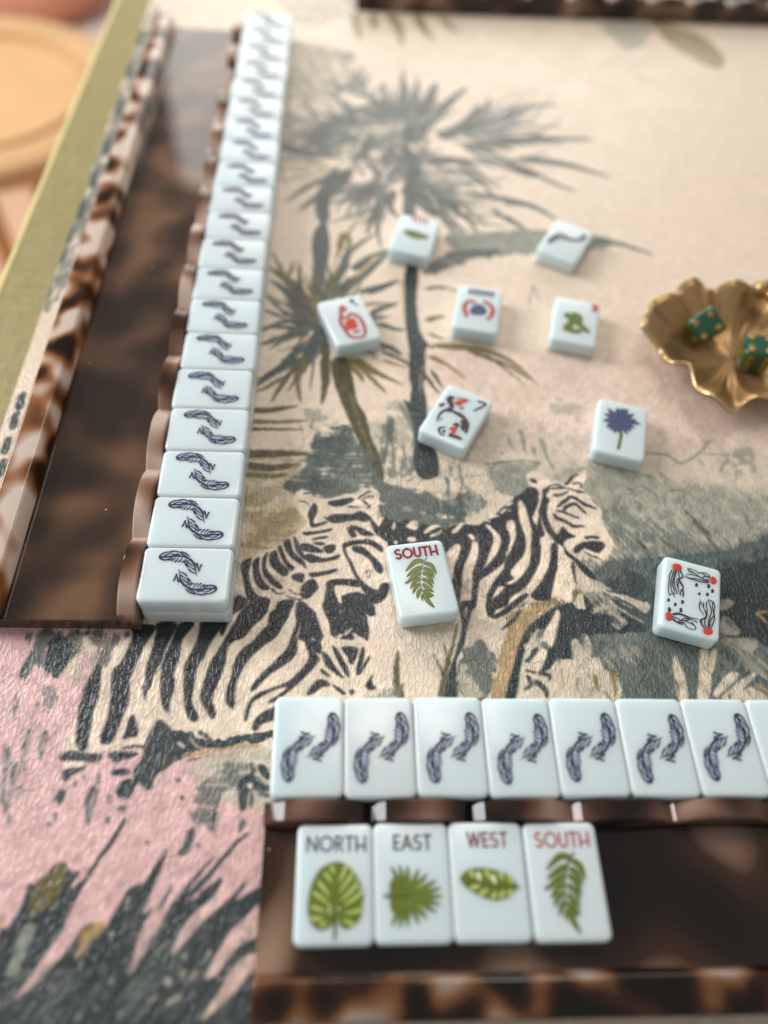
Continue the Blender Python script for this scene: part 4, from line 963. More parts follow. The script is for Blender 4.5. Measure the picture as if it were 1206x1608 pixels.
["S","greygreen",0.3857684098045922,1,0.5,0.08,[1415,587,1409,569,1412,551]],
["S","greygreen",0.41528772507491657,1,0.54,0.08,[1425,612,1431,581,1419,551]],
["S","tealg",0.32278737258083473,1,0.92,0.14,[1389,786,1381,761,1378,737]],
["S","sandl",0.46417562346130437,1,0.52,0.08,[1422,630,1412,597,1404,565]],
["S","sandl",0.4040298286211816,1,0.8,0.12,[1498,803,1501,768,1505,733]],
["S","sandl",0.3132861671207297,1,0.66,0.1,[1854,888,1846,871,1855,855]],
["S","greygreen",0.3574410732199823,1,0.61,0.09,[1318,556,1323,537,1328,518]],
["S","bush",0.41675957572476247,1,0.4,0.06,[1584,671,1607,649,1625,628]],
["S","sandl",0.4593263781241379,1,0.56,0.08,[1366,734,1338,694,1314,654]],
["S","greygreen",0.48903985177143516,1,0.72,0.11,[1658,591,1674,570,1676,548]],
["S","greygreen",0.40221096126222317,1,0.96,0.14,[1368,614,1371,595,1373,576]],
["S","sandl",0.3280068834346502,1,0.98,0.15,[1772,661,1753,622,1743,584]],
["S","tealg",0.3647495195991026,1,0.48,0.07,[1431,834,1437,794,1450,755]],
["S","tealg",0.4426466986836171,1,0.93,0.14,[1621,618,1634,594,1653,570]],
["S","tealg",0.3787439722150229,1,0.67,0.1,[1662,573,1665,555,1657,536]],
["S","bush",0.46994465327450796,1,0.42,0.06,[1703,660,1718,634,1732,608]],
["S","bush",0.47233743919214266,1,1.0,0.15,[1596,611,1592,570,1576,531]],
["S","sandl",0.3610656174645715,1,0.97,0.15,[1797,632,1796,615,1792,599]],
["S","bush",0.4821411060458529,1,0.56,0.08,[1301,658,1298,619,1310,582]],
["S","tealg",0.3126996494136939,1,0.95,0.14,[1656,739,1661,716,1655,693]],
["S","bush",0.36186530658657756,1,0.53,0.08,[1555,679,1568,642,1579,605]],
["S","sandl",0.4709897755328598,1,0.43,0.07,[1403,576,1413,561,1413,546]],
["S","greygreen",0.35578150627322835,1,0.85,0.13,[1285,704,1295,685,1302,665]],
["S","tealg",0.3284688640344471,1,0.83,0.12,[1575,778,1556,741,1556,705]],
["S","bush",0.4150370570304391,1,0.84,0.13,[1618,816,1620,792,1623,769]],
["S","bush",0.3681719470195247,1,0.65,0.1,[1335,591,1353,567,1379,543]],
["S","greygreen",0.36979797179933566,1,1.0,0.15,[1699,732,1675,695,1656,658]],
["S","tealg",0.4298068304139272,1,1.01,0.15,[1835,710,1835,673,1835,637]],
["S","greygreen",0.44824491166167346,1,0.94,0.14,[1381,600,1397,569,1410,538]],
["S","tealg",0.4664623203226826,1,0.41,0.06,[1760,723,1771,701,1790,679]],
["S","bush",0.40121402651522203,1,0.45,0.07,[1591,625,1587,596,1587,567]],
["S","tealg",0.3788123306121973,1,0.99,0.15,[1601,781,1599,757,1607,732]],
["S","bush",0.4964835969447913,1,0.74,0.11,[1580,799,1579,752,1579,705]],
["S","sandl",0.3494042557128806,1,0.67,0.1,[1314,627,1311,604,1297,582]],
["S","greygreen",0.31385878910758297,1,0.41,0.06,[1486,731,1482,710,1484,689]],
["S","tealg",0.43076032404309783,1,0.47,0.07,[1608,694,1620,685,1636,676]],
["S","tealg",0.4934117777757549,1,0.87,0.13,[1322,675,1326,661,1337,647]],
["S","bush",0.31024946647646046,1,0.98,0.15,[1264,854,1262,830,1246,806]],
["S","greygreen",0.3257016753525364,1,0.67,0.1,[1311,685,1314,650,1328,615]],
["S","tealg",0.30581583129818557,1,0.8,0.12,[1387,813,1398,787,1399,761]],
["S","bush",0.43067063707602093,1,0.66,0.1,[1780,562,1782,525,1787,488]],
["S","sandl",0.43707668969554886,1,0.67,0.1,[1680,734,1682,694,1686,655]],
["S","greygreen",0.35598934547710814,1,0.46,0.07,[1846,756,1847,740,1848,723]],
["S","tealk",0.49943927323806125,1,1.09,0.16,[1323,304,1323,278,1324,251]],
["S","tealk",0.42227158685140037,1,0.47,0.07,[1605,149,1602,110,1601,71]],
["S","greygreen",0.42677638614440994,1,0.97,0.14,[1231,226,1223,189,1237,152]],
["S","teal",0.532077624761083,1,0.54,0.08,[1038,143,1045,124,1063,106]],
["S","tealk",0.40725284717902377,1,0.74,0.11,[1174,105,1198,81,1207,58]],
["S","tealk",0.34681494816975705,1,0.67,0.1,[1129,190,1149,158,1169,127]],
["S","greygreen",0.42597255329553985,1,0.63,0.09,[1168,368,1172,334,1167,301]],
["S","tealk",0.45890948709724266,1,0.48,0.07,[1332,340,1322,298,1320,257]],
["S","bush",0.38849671661832674,1,0.89,0.13,[1233,296,1247,282,1263,268]],
["S","teal",0.3900565259380609,1,0.47,0.07,[1049,204,1052,190,1054,175]],
["S","tealk",0.39426488803462717,1,0.98,0.15,[1087,77,1099,46,1119,15]],
["S","greygreen",0.5173472517856096,1,0.62,0.09,[1463,286,1480,257,1494,227]],
["S","greygreen",0.43346167225585147,1,0.8,0.12,[1339,322,1352,308,1368,295]],
["S","teal",0.46292960473003864,1,0.65,0.1,[1606,95,1640,79,1658,64]],
["S","teal",0.439183361893088,1,0.59,0.09,[1039,226,1064,203,1085,181]],
["S","teal",0.4755615810666862,1,0.47,0.07,[1428,231,1430,209,1427,187]],
["S","teal",0.4740537291606767,1,0.94,0.14,[1522,340,1532,309,1528,278]],
["S","greygreen",0.48286236218818673,1,0.8,0.12,[1103,232,1125,208,1144,185]],
["S","greygreen",0.5155099431776767,1,0.52,0.08,[1588,113,1585,82,1590,53]],
["S","tealk",0.34952407839485605,1,1.17,0.17,[1580,347,1609,330,1630,313]],
["S","greygreen",0.41791160560212887,1,1.01,0.15,[1465,184,1477,171,1487,158]],
["S","tealk",0.5205771790063338,1,0.87,0.13,[1008,126,996,102,996,79]],
["S","teal",0.44215796789073736,1,0.9,0.13,[1225,184,1232,151,1242,118]],
["S","teal",0.41743042101345823,1,0.87,0.13,[1416,327,1419,305,1423,284]],
["S","greygreen",0.41295385053575295,1,0.91,0.14,[1410,179,1407,159,1409,139]],
["S","greygreen",0.4291505114161003,1,0.69,0.1,[1100,199,1097,160,1093,121]],
["S","greygreen",0.43232541206362274,1,1.06,0.16,[1050,101,1034,68,1012,36]],
["S","greygreen",0.46971044091283365,1,0.83,0.12,[1121,240,1121,208,1124,176]],
["S","teal",0.39092255586138175,1,0.93,0.14,[1420,234,1421,220,1430,205]],
["S","tealk",0.5302791464285312,1,0.56,0.08,[1583,337,1607,312,1627,288]],
["S","greygreen",0.4188573741605375,1,1.06,0.16,[1259,122,1264,109,1266,97]],
["S","bush",0.4687591558917337,1,0.93,0.14,[1678,347,1678,314,1677,281]],
["S","teal",0.3429125143691415,1,0.76,0.11,[1572,254,1588,247,1600,240]],
["S","bush",0.5047788493450245,1,0.83,0.12,[1283,249,1299,226,1305,202]],
["S","teal",0.4048609939228194,1,1.13,0.17,[1363,265,1372,232,1369,200]],
["S","bush",0.46033801524885076,1,0.71,0.11,[1188,355,1210,345,1225,336]],
["S","greygreen",0.42531002142768815,1,0.8,0.12,[1138,257,1148,247,1159,237]],
["S","tealk",0.33526489121512476,1,0.76,0.11,[1455,165,1471,146,1489,127]],
["S","greygreen",0.4189981357292883,1,1.17,0.18,[1724,354,1731,331,1731,307]],
["S","bush",0.4875990530827299,1,0.96,0.14,[1555,157,1561,128,1573,100]],
["S","teal",0.4987004374698842,1,0.78,0.12,[1611,164,1615,126,1621,88]],
["S","teal",0.40018210120634873,1,1.05,0.16,[1466,357,1476,343,1494,330]],
["S","bush",0.41967493363997393,1,1.0,0.15,[1597,340,1600,321,1610,302]],
["S","bush",0.4066405761991298,1,0.67,0.1,[1255,356,1250,337,1248,318]],
["S","greygreen",0.4415165603836727,1,0.47,0.07,[1358,272,1359,249,1359,227]],
["S","tealk",0.49051595422529953,1,0.88,0.13,[1516,70,1512,43,1512,17]],
["S","bush",0.3335094397609974,1,0.54,0.08,[1696,271,1713,246,1732,221]],
["S","bush",0.5463976498932006,1,0.65,0.1,[1575,95,1590,70,1606,46]],
["S","bush",0.3402987616470504,1,1.12,0.17,[1584,140,1600,111,1623,82]],
["S","greygreen",0.4228371028455036,1,0.48,0.07,[1517,118,1531,92,1534,66]],
["S","teal",0.4890362762228295,1,1.1,0.16,[1151,309,1148,270,1143,232]],
["S","bush",0.4638860919091318,1,0.56,0.08,[1156,212,1148,173,1147,134]],
["S","teal",0.5249685232823152,1,0.48,0.07,[1329,308,1327,267,1329,227]],
["S","bush",0.4464264579121517,1,0.47,0.07,[1470,229,1483,214,1503,199]],
["S","greygreen",0.3951533955844546,1,0.94,0.14,[1345,102,1337,65,1336,30]],
["S","greygreen",0.4290152929177063,1,1.04,0.16,[1243,288,1239,257,1237,225]],
["S","tealk",0.5142200176526609,1,0.75,0.11,[1339,122,1345,93,1340,64]],
["S","greygreen",0.5102549869171604,1,0.61,0.09,[1416,341,1417,320,1423,300]],
["S","greygreen",0.4660608218719081,1,0.74,0.11,[1241,240,1243,222,1251,205]],
["S","greygreen",0.4922647994070296,1,0.6,0.09,[1637,112,1652,103,1653,94]],
["S","greygreen",0.3576077978934026,1,0.48,0.07,[-579,-716,-577,-696,-572,-677]],
["S","teal",0.3913639948826289,1,0.51,0.08,[-58,-695,-47,-686,-44,-676]],
["S","tealk",0.4763331491855306,1,0.37,0.06,[-130,-824,-122,-810,-113,-796]],
["S","teal",0.33320109364011935,1,0.57,0.09,[-186,-549,-169,-529,-142,-508]],
["S","bush",0.3735712159744358,1,0.69,0.1,[-331,-693,-330,-676,-314,-660]],
["S","bush",0.4927029359517219,1,0.66,0.1,[-359,-761,-347,-744,-334,-727]],
["S","greygreen",0.33986526047701937,1,0.44,0.07,[-373,-697,-366,-684,-360,-672]],
["S","tealk",0.328651555833338,1,0.57,0.09,[-292,-773,-282,-763,-269,-753]],
["S","bush",0.4706900299047128,1,0.52,0.08,[-309,-645,-298,-625,-287,-604]],
["S","teal",0.3151965820362859,1,0.66,0.1,[-259,-799,-252,-789,-246,-780]],
["S","teal",0.4209031070559852,1,0.47,0.07,[-414,-730,-407,-706,-401,-681]],
["S","bush",0.30850666595583215,1,0.59,0.09,[-575,-700,-556,-675,-542,-651]],
["S","teal",0.4107117549981897,1,0.56,0.08,[-552,-616,-534,-599,-516,-582]],
["S","greygreen",0.304146841909074,1,0.41,0.06,[-504,-585,-492,-563,-480,-540]],
["S","greygreen",0.42019379853175076,1,0.45,0.07,[-548,-723,-532,-700,-529,-677]],
["S","greygreen",0.3513374417716965,1,0.37,0.06,[-70,-809,-45,-789,-20,-770]],
["S","tealk",0.438401383783452,1,0.46,0.07,[-612,-692,-592,-675,-572,-658]],
["S","bush",0.4529423393056044,1,0.34,0.05,[-250,-768,-235,-744,-218,-720]],
["S","greygreen",0.32358774730139794,1,0.65,0.1,[-578,-814,-571,-791,-571,-767]],
["S","tealk",0.32115953964498206,1,0.37,0.05,[-444,-791,-448,-778,-445,-765]],
["S","bush",0.4282521164309923,1,0.57,0.08,[-431,-757,-428,-748,-413,-741]],
["S","bush",0.44588196794271395,1,0.72,0.11,[-224,-751,-219,-742,-214,-733]],
["S","teal",0.49362852303179006,1,0.67,0.1,[-373,-789,-355,-771,-339,-753]],
["S","greygreen",0.4830288212456474,1,0.43,0.06,[-684,-570,-673,-549,-666,-529]],
["S","tealk",0.37384891497874123,1,0.71,0.11,[-473,-657,-455,-641,-442,-625]],
["S","greygreen",0.40586896448730264,1,0.36,0.05,[-232,-816,-221,-805,-215,-794]],
["S","teal",0.3667576621332836,1,0.7,0.1,[-484,-760,-481,-750,-471,-740]],
["S","greygreen",0.4060341760249215,1,0.67,0.1,[-542,-523,-534,-514,-527,-505]],
["S","teal",0.36489631918362736,1,0.35,0.05,[-687,-524,-677,-505,-670,-486]],
["S","tealk",0.39972711771420094,1,0.45,0.07,[-222,-582,-203,-556,-186,-530]],
["S","teal",0.31220287426999577,1,0.36,0.05,[-221,-621,-211,-608,-205,-594]],
["S","greygreen",0.4537899380848547,1,0.8,0.12,[-595,-746,-577,-730,-553,-714]],
["S","greygreen",0.36035115350255015,1,0.71,0.11,[-46,-619,-26,-605,-12,-590]],
["S","greygreen",0.3847012183628449,1,0.49,0.07,[-585,-622,-579,-610,-574,-597]],
["S","bush",0.41376214772891806,1,0.38,0.06,[-585,-722,-578,-707,-557,-693]],
["S","bush",0.34848178361020327,1,0.59,0.09,[-42,-520,-30,-503,-14,-486]],
["S","tealk",0.4063768092519011,1,0.47,0.07,[-440,-558,-433,-539,-428,-519]],
["S","tealk",0.4525959003304617,1,0.36,0.05,[-610,-707,-604,-692,-600,-676]],
["S","tealk",0.49809370604721503,1,0.71,0.11,[-351,-560,-339,-533,-325,-506]],
["S","greygreen",0.3828427225603849,1,0.66,0.1,[-523,-628,-513,-598,-510,-568]],
["S","bush",0.4832888847870898,1,0.37,0.06,[-211,-667,-207,-655,-201,-642]],
["S","teal",0.496466062777436,1,0.71,0.11,[-355,-569,-354,-556,-346,-543]],
["S","greygreen",0.4430126551832215,1,0.4,0.06,[-467,-621,-456,-593,-448,-565]],
["S","greygreen",0.4616495296420317,1,0.66,0.1,[-160,-822,-143,-805,-121,-787]],
["S","greygreen",0.47830563776628093,1,0.77,0.12,[-570,-563,-566,-547,-551,-532]],
["S","teal",0.33860143706647894,1,0.51,0.08,[-402,-817,-396,-806,-386,-796]],
["S","tealk",0.3637894840573157,1,0.57,0.09,[-67,-645,-48,-630,-26,-616]],
["S","tealk",0.4199420971616014,1,0.36,0.05,[-515,-544,-491,-523,-467,-502]],
["S","teal",0.4777602077047825,1,0.52,0.08,[-472,-791,-453,-770,-432,-749]],
["S","bush",0.3933537144406397,1,0.77,0.12,[-461,-621,-461,-612,-452,-603]],
["S","bush",0.46215447052736636,1,0.49,0.07,[-252,-769,-248,-753,-245,-737]],
["S","bush",0.40291531301034506,1,0.52,0.08,[-665,-702,-643,-688,-634,-674]],
["S","tealk",0.45497005697246823,1,0.83,0.12,[-289,-541,-278,-520,-266,-499]],
["S","bush",0.4521024059862489,1,0.5,0.07,[-482,-688,-472,-676,-461,-665]],
["S","tealk",0.384490163041054,1,0.63,0.09,[-394,-627,-389,-615,-375,-603]],
["S","bush",0.43105283334884953,1,0.81,0.12,[-179,-787,-168,-768,-161,-748]],
["S","bush",0.49992143840285214,1,0.82,0.12,[-581,-714,-564,-695,-553,-676]],
["S","bush",0.4505402247830796,1,0.54,0.08,[-501,-666,-495,-652,-488,-638]],
["S","bush",0.45740103922655007,1,0.73,0.11,[-76,-695,-66,-683,-52,-671]],
["S","greygreen",0.403782550336521,1,0.52,0.08,[-140,-697,-129,-676,-113,-654]],
["S","tealk",0.3151668504912606,1,0.42,0.06,[-213,-821,-205,-797,-200,-772]],
["S","teal",0.38129828161122065,1,0.47,0.07,[-352,-812,-340,-787,-328,-762]],
["S","teal",0.45123241846108714,1,0.54,0.08,[-111,-817,-102,-801,-95,-786]],
["S","teal",0.32498867972973744,1,0.7,0.11,[-605,-754,-600,-744,-595,-734]],
["S","greygreen",0.3472902111572627,1,0.41,0.06,[-458,-820,-444,-805,-438,-790]],
["S","bush",0.476247771464477,1,0.68,0.1,[-86,-692,-79,-667,-68,-642]],
["S","teal",0.3336190685877247,1,0.83,0.12,[-617,-542,-607,-533,-599,-524]],
["S","greygreen",0.40817493148243134,1,0.56,0.08,[-601,-681,-586,-661,-571,-640]],
["S","teal",0.31530975879174533,1,0.51,0.08,[-254,-517,-243,-508,-234,-500]],
["S","tealk",0.32457586096429153,1,0.68,0.1,[-218,-644,-204,-615,-197,-584]],
["S","bush",0.3982880921295963,1,0.68,0.1,[-708,-242,-707,-250,-705,-257]],
["S","teal",0.3885383154553327,1,0.82,0.12,[-611,-226,-612,-233,-608,-239]],
["S","teal",0.5008942032372096,1,0.77,0.12,[-829,44,-827,27,-820,11]],
["S","bush",0.5432312992703531,1,0.73,0.11,[-646,-83,-644,-88,-645,-94]],
["S","bush",0.41798046747627743,1,1.06,0.16,[-760,-39,-759,-51,-755,-62]],
["S","bush",0.5285597457758338,1,0.94,0.14,[-667,7,-663,-5,-666,-17]],
["S","teal",0.4159712778919989,1,1.02,0.15,[-817,-125,-808,-138,-800,-152]],
["S","bush",0.46135882553876373,1,0.88,0.13,[-646,-179,-637,-194,-636,-208]],
["S","teal",0.5526249867101288,1,0.58,0.09,[-685,-280,-686,-288,-687,-296]],
["S","teal",0.4281526284259374,1,0.97,0.15,[-780,-189,-781,-202,-778,-215]],
["S","bush",0.5288323558987156,1,0.64,0.1,[-792,-163,-790,-177,-790,-189]],
["S","teal",0.5452240837428238,1,0.6,0.09,[-833,-103,-830,-116,-823,-129]],
["S","teal",0.5591272166552193,1,1.03,0.15,[-766,27,-757,18,-758,9]],
["S","teal",0.49911343740485603,1,0.75,0.11,[-748,-29,-749,-43,-749,-57]],
["S","teal",0.5529352300753956,1,0.85,0.13,[-704,-77,-706,-88,-708,-100]],
["S","bush",0.4194518442180209,1,0.77,0.12,[-708,-208,-700,-219,-694,-231]],
["S","teal",0.37748754668810447,1,0.7,0.1,[-853,-61,-848,-73,-852,-86]],
["S","bush",0.5768949700979055,1,0.95,0.14,[-836,57,-832,42,-831,26]],
["S","teal",0.4043812960999318,1,0.61,0.09,[-761,-158,-756,-165,-757,-171]],
["S","bush",0.36337294676469567,1,0.81,0.12,[-775,-12,-767,-22,-769,-32]],
["S","teal",0.3770381953452529,1,0.89,0.13,[-747,58,-750,53,-743,47]],
["S","bush",0.37457086092274844,1,1.05,0.16,[-693,-38,-686,-50,-680,-63]],
["S","bush",0.5225077365990299,1,0.64,0.1,[-651,-33,-652,-45,-646,-57]],
["S","bush",0.44700900275969124,1,0.59,0.09,[-739,-35,-733,-48,-736,-62]],
["S","bush",0.509579276611314,1,0.66,0.1,[-691,-58,-685,-71,-685,-84]],
["S","bush",0.3816703545540632,1,1.1,0.17,[-751,-166,-750,-179,-747,-192]],
["S","teal",0.39014056418939286,1,1.04,0.16,[-749,-175,-745,-181,-748,-187]],
["S","teal",0.4517652675217642,1,0.75,0.11,[-796,-40,-793,-54,-788,-69]],
["S","bush",0.48166991129712616,1,0.7,0.1,[-871,61,-874,49,-869,36]],
["S","teal",0.5946348634585901,1,1.09,0.16,[-782,-166,-783,-172,-783,-178]]]
MOTIF = {"wall":{"feather":[["P","inkl",0,[6.4,9.86,7.61,9.0,8.42,7.37,8.79,4.7,8.07,1.49,6.6,-0.37,3.83,-2.45,-0.09,-3.39,0.65,-2.54,2.31,-0.49,4.31,0.73,4.82,2.61,4.77,4.92,5.54,7.35,5.69,8.91]],
["S","ink",0.49,0.17,0,[6.4,9.98,6.54,7.49,6.96,4.45,6.79,1.71,5.69,-0.37,3.46,-2.19,-0.62,-3.65]],
["S","ink",0.45,0.16,0,[6.49,9.88,7.7,9.01,8.46,7.38,8.31,5.61]],
["S","ink",0.37,0.13,0,[6.89,8.31,7.75,6.5,7.51,4.33]],
["S","ink",0.41,0.14,0,[8.28,7.35,8.88,5.1,8.36,3.09,7.47,2.11]],
["S","ink",0.34,0.12,0,[7.03,5.62,7.79,4.18,7.63,2.99]],
["S","ink",0.45,0.16,0,[8.68,3.13,8.04,1.1,6.69,-0.43]],
["S","ink",0.41,0.14,0,[7.82,2.63,7.21,1.19,6.23,-0.14]],
["S","ink",0.45,0.16,0,[6.18,9.83,5.35,8.09,5.78,6.61,6.58,5.48]],
["S","ink",0.37,0.13,0,[5.54,7.35,5.48,5.99,6.5,4.97]],
["S","ink",0.37,0.13,0,[5.21,5.83,5.59,4.84,6.6,4.21]],
["S","ink",0.37,0.13,0,[4.6,4.59,5.24,3.91,6.44,3.3]],
["S","ink",0.37,0.13,0,[4.62,3.36,5.27,2.67,6.46,2.06]],
["S","ink",0.37,0.13,0,[4.73,2.22,5.11,1.3,6.22,0.67]],
["S","ink",0.37,0.13,0,[4.84,1.38,5.13,0.26,5.78,-0.55]],
["S","ink",0.34,0.12,0,[7.33,4.5,7.18,2.93,6.75,1.32]],
["S","ink",0.37,0.13,0,[6.05,-0.32,5.03,-1.53,3.56,-2.37]],
["S","ink",0.37,0.13,0,[5.03,-1.3,4.01,-2.43,2.35,-2.98]],
["S","ink",0.37,0.13,0,[4.31,0.81,3.2,-0.37,2.64,-1.6]],
["S","ink",0.37,0.13,0,[4.68,0.36,3.98,-0.89,3.1,-1.93]],
["S","ink",0.37,0.13,0,[2.08,-0.44,0.95,-1.73,0.53,-3.01]],
["S","ink",0.34,0.12,0,[2.46,-1.54,1.77,-2.63,0.8,-3.21]],
["S","ink",0.41,0.14,0,[4.47,-2.84,3.04,-3.48,1.16,-3.93]],
["S","ink",0.41,0.14,0,[4.05,-4.67,2.83,-4.27,1.08,-4.1]]]},
"south":{"leaf":[["S","fernd",0.42,0.18,0,[3.49,7.79,1.75,6.08,0.18,2.81,-0.92,-1.15,-0.98,-4.51,0.34,-8.35,2.07,-12.26]],
["S","fern",1.43,0.14,1,[1.86,6.59,-1.21,6.65,-5.29,3.27]],
["S","fern",1.37,0.14,1,[0.93,4.27,-1.69,3.41,-5.39,1.09]],
["S","fern",1.31,0.13,1,[-0.11,2.16,-2.99,0.66,-5.91,-1.66]],
["S","fern",1.25,0.13,1,[-0.72,-0.16,-2.54,-0.93,-4.96,-3.8]],
["S","fern",1.19,0.12,1,[-1.15,-2.31,-2.78,-3.26,-4.42,-5.78]],
["S","fern",1.13,0.11,1,[-1.1,-4.33,-2.35,-5.66,-3.24,-8.02]],
["S","fern",0.78,0.08,1,[-0.76,-6.38,-1.33,-7.13,-1.66,-9.07]],
["S","fern",1.31,0.13,1,[2.02,5.87,4.33,4.34,5.29,0.57]],
["S","fern",1.25,0.13,1,[1.27,3.7,3.22,2.4,4.27,-0.76]],
["S","fern",1.25,0.13,1,[0.64,2.06,2.51,0.43,3.59,-3.12]],
["S","fern",1.19,0.12,1,[-0.16,-0.4,1.77,-1.69,2.97,-4.65]],
["S","fern",1.19,0.12,1,[-0.26,-2.43,1.23,-4.31,2.96,-6.12]],
["S","fern",1.07,0.11,1,[-0.43,-4.76,0.86,-6.1,2.8,-7.63]],
["S","fern",0.72,0.07,1,[-0.4,-6.1,0.61,-7.33,2.12,-8.0]],
["S","fern",1.31,0.13,1,[-0.43,-6.26,0.21,-8.99,1.99,-12.18]],
["S","fern",0.78,0.6,0,[-4.78,-0.8,-5.76,-1.17,-6.15,-1.62]]]},
"n0":{"leaf":[["P","fern",1,[0.67,5.18,2.98,4.44,5.3,2.52,6.91,0.0,7.82,-2.89,7.59,-5.32,6.91,-8.51,5.36,-10.07,3.15,-11.02,1.59,-10.03,0.9,-8.45,0.0,-8.04,-0.62,-10.0,-2.14,-10.96,-3.9,-11.14,-5.7,-9.95,-6.66,-7.97,-7.06,-5.58,-6.65,-2.35,-5.85,0.52,-4.12,3.22,-1.63,4.69]],
["S","fernd",0.72,0.45,0,[0.09,-8.04,0.32,-10.4,0.12,-13.69]],
["S","slit",0.9,0.36,0,[-1.07,4.26,-0.1,2.06]],
["S","slit",0.9,0.36,0,[-2.72,2.5,-0.7,0.06]],
["S","slit",0.9,0.36,0,[-4.49,0.43,-1.22,-3.21]],
["S","slit",0.9,0.36,0,[-5.76,-2.15,-1.4,-5.03]],
["S","slit",0.9,0.36,0,[-6.08,-5.59,-2.25,-6.83]],
["S","slit",0.9,0.36,0,[-6.2,-8.45,-2.65,-8.61]],
["S","slit",0.9,0.36,0,[-3.71,-10.16,-1.74,-9.6]],
["S","slit",0.9,0.36,0,[3.22,4.01,1.21,0.05]],
["S","slit",0.9,0.36,0,[5.07,2.31,1.25,-2.42]],
["S","slit",0.9,0.36,0,[6.32,-0.2,1.73,-4.46]],
["S","slit",0.9,0.36,0,[7.23,-2.68,2.64,-5.48]],
["S","slit",0.9,0.36,0,[7.59,-6.53,3.12,-7.48]],
["S","slit",0.9,0.36,0,[5.36,-10.07,2.46,-8.86]],
["S","glint",0.63,0.45,0,[5.77,0.84,5.95,0.34]],
["S","glint",0.63,0.45,0,[6.78,-1.03,7.05,-1.57]],
["S","glint",0.63,0.45,0,[7.14,-2.07,7.41,-2.68]],
["S","glint",0.63,0.45,0,[7.59,-4.92,7.68,-5.4]],
["S","glint",0.63,0.45,0,[2.76,4.02,3.09,3.59]],
["S","glint",0.63,0.45,0,[4.61,2.95,4.84,2.52]],
["S","glint",0.63,0.45,0,[-1.39,-5.44,-1.02,-6.04]],
["S","glint",0.63,0.45,0,[-1.36,-6.64,-1.08,-7.24]],
["S","glint",0.63,0.45,0,[1.08,-6.06,1.31,-6.46]]]},
"n1":{"leaf":[["P","fern",0,[-6.14,-0.48,-4.73,0.96,-2.43,0.74,-0.88,-0.94,-0.04,-3.01,-0.33,-4.64,-1.54,-6.65,-3.17,-8.23,-4.96,-8.21,-6.05,-6.6,-6.24,-4.99]],
["S","fernd",0.63,0.45,0,[-7.93,-3.55,-3.48,-3.59,1.09,-3.43]],
["S","fern",1.12,0.04,1,[-4.29,-1.7,-3.79,0.04,-5.95,3.88]],
["S","fern",1.12,0.04,1,[-3.56,-1.62,-2.63,0.24,-3.62,4.25]],
["S","fern",1.12,0.04,1,[-2.83,-1.67,-1.48,0.14,-1.3,4.02]],
["S","fern",1.12,0.04,1,[-2.15,-1.88,0.12,-0.25,1.88,3.23]],
["S","fern",1.12,0.04,1,[-1.56,-2.22,1.24,-0.88,4.19,1.94]],
["S","fern",1.12,0.04,1,[-1.07,-2.63,2.49,-1.72,6.74,0.24]],
["S","fern",1.12,0.04,1,[-0.82,-3.17,3.09,-2.71,7.88,-1.68]],
["S","fern",1.12,0.04,1,[-0.75,-3.7,3.27,-3.74,8.16,-3.79]],
["S","fern",1.12,0.04,1,[-0.86,-4.23,2.99,-4.76,7.62,-5.86]],
["S","fern",1.12,0.04,1,[-1.15,-4.76,2.31,-5.72,6.29,-7.69]],
["S","fern",1.12,0.04,1,[-1.66,-5.16,1.0,-6.52,3.63,-9.26]],
["S","fern",1.12,0.04,1,[-2.26,-5.47,-0.15,-7.11,1.29,-10.42]],
["S","fern",1.12,0.04,1,[-2.95,-5.67,-1.74,-7.45,-1.83,-11.09]],
["S","fern",1.12,0.04,1,[-3.68,-5.7,-2.87,-7.52,-4.06,-11.26]],
["S","fern",1.12,0.04,1,[-4.4,-5.62,-3.99,-7.31,-6.28,-10.88]],
["S","slit",0.63,0.27,0,[-1.7,0.44,-1.2,1.69]],
["S","slit",0.63,0.27,0,[-0.2,-0.16,1.32,0.87]],
["S","slit",0.63,0.27,0,[0.9,-1.33,3.23,-0.65]],
["S","slit",0.63,0.27,0,[1.48,-2.82,4.19,-2.6]],
["S","slit",0.63,0.27,0,[1.41,-4.46,4.09,-4.73]],
["S","slit",0.63,0.27,0,[0.71,-5.91,2.95,-6.62]],
["S","slit",0.63,0.27,0,[-0.46,-7.02,0.94,-8.04]],
["S","slit",0.63,0.27,0,[-1.97,-7.57,-1.56,-8.77]]]},
"n2":{"leaf":[["P","fern",1,[-8.04,0.34,-6.79,1.97,-3.98,2.97,-0.34,2.95,3.65,1.89,6.24,0.63,7.59,-1.41,8.67,-1.83,7.27,-2.22,5.27,-4.0,1.57,-5.04,-1.05,-4.54,-4.07,-3.31,-6.62,-1.69]],
["S","fernd",0.45,0.22,0,[-6.91,0.33,-0.3,-1.34,8.22,-1.82]],
["S","slit",1.07,0.63,0,[-5.16,2.45,-4.19,0.52]],
["S","glint",1.07,0.63,0,[-3.07,1.94,-2.62,-0.11]],
["S","slit",1.07,0.63,0,[-0.82,2.66,-0.12,0.48]],
["S","glint",1.07,0.63,0,[0.77,1.29,1.55,-0.87]],
["S","slit",1.07,0.63,0,[2.84,1.97,3.82,0.04]],
["S","slit",1.07,0.63,0,[5.38,1.05,6.28,-1.0]],
["S","slit",1.07,0.63,0,[-5.53,-2.1,-2.77,-1.32]],
["S","slit",1.07,0.63,0,[-3.22,-3.8,-0.6,-2.15]],
["S","slit",1.07,0.63,0,[0.19,-4.63,1.57,-2.89]],
["S","slit",1.07,0.63,0,[2.44,-4.41,3.85,-2.59]],
["S","slit",1.07,0.63,0,[4.75,-3.8,6.14,-2.29]]]},
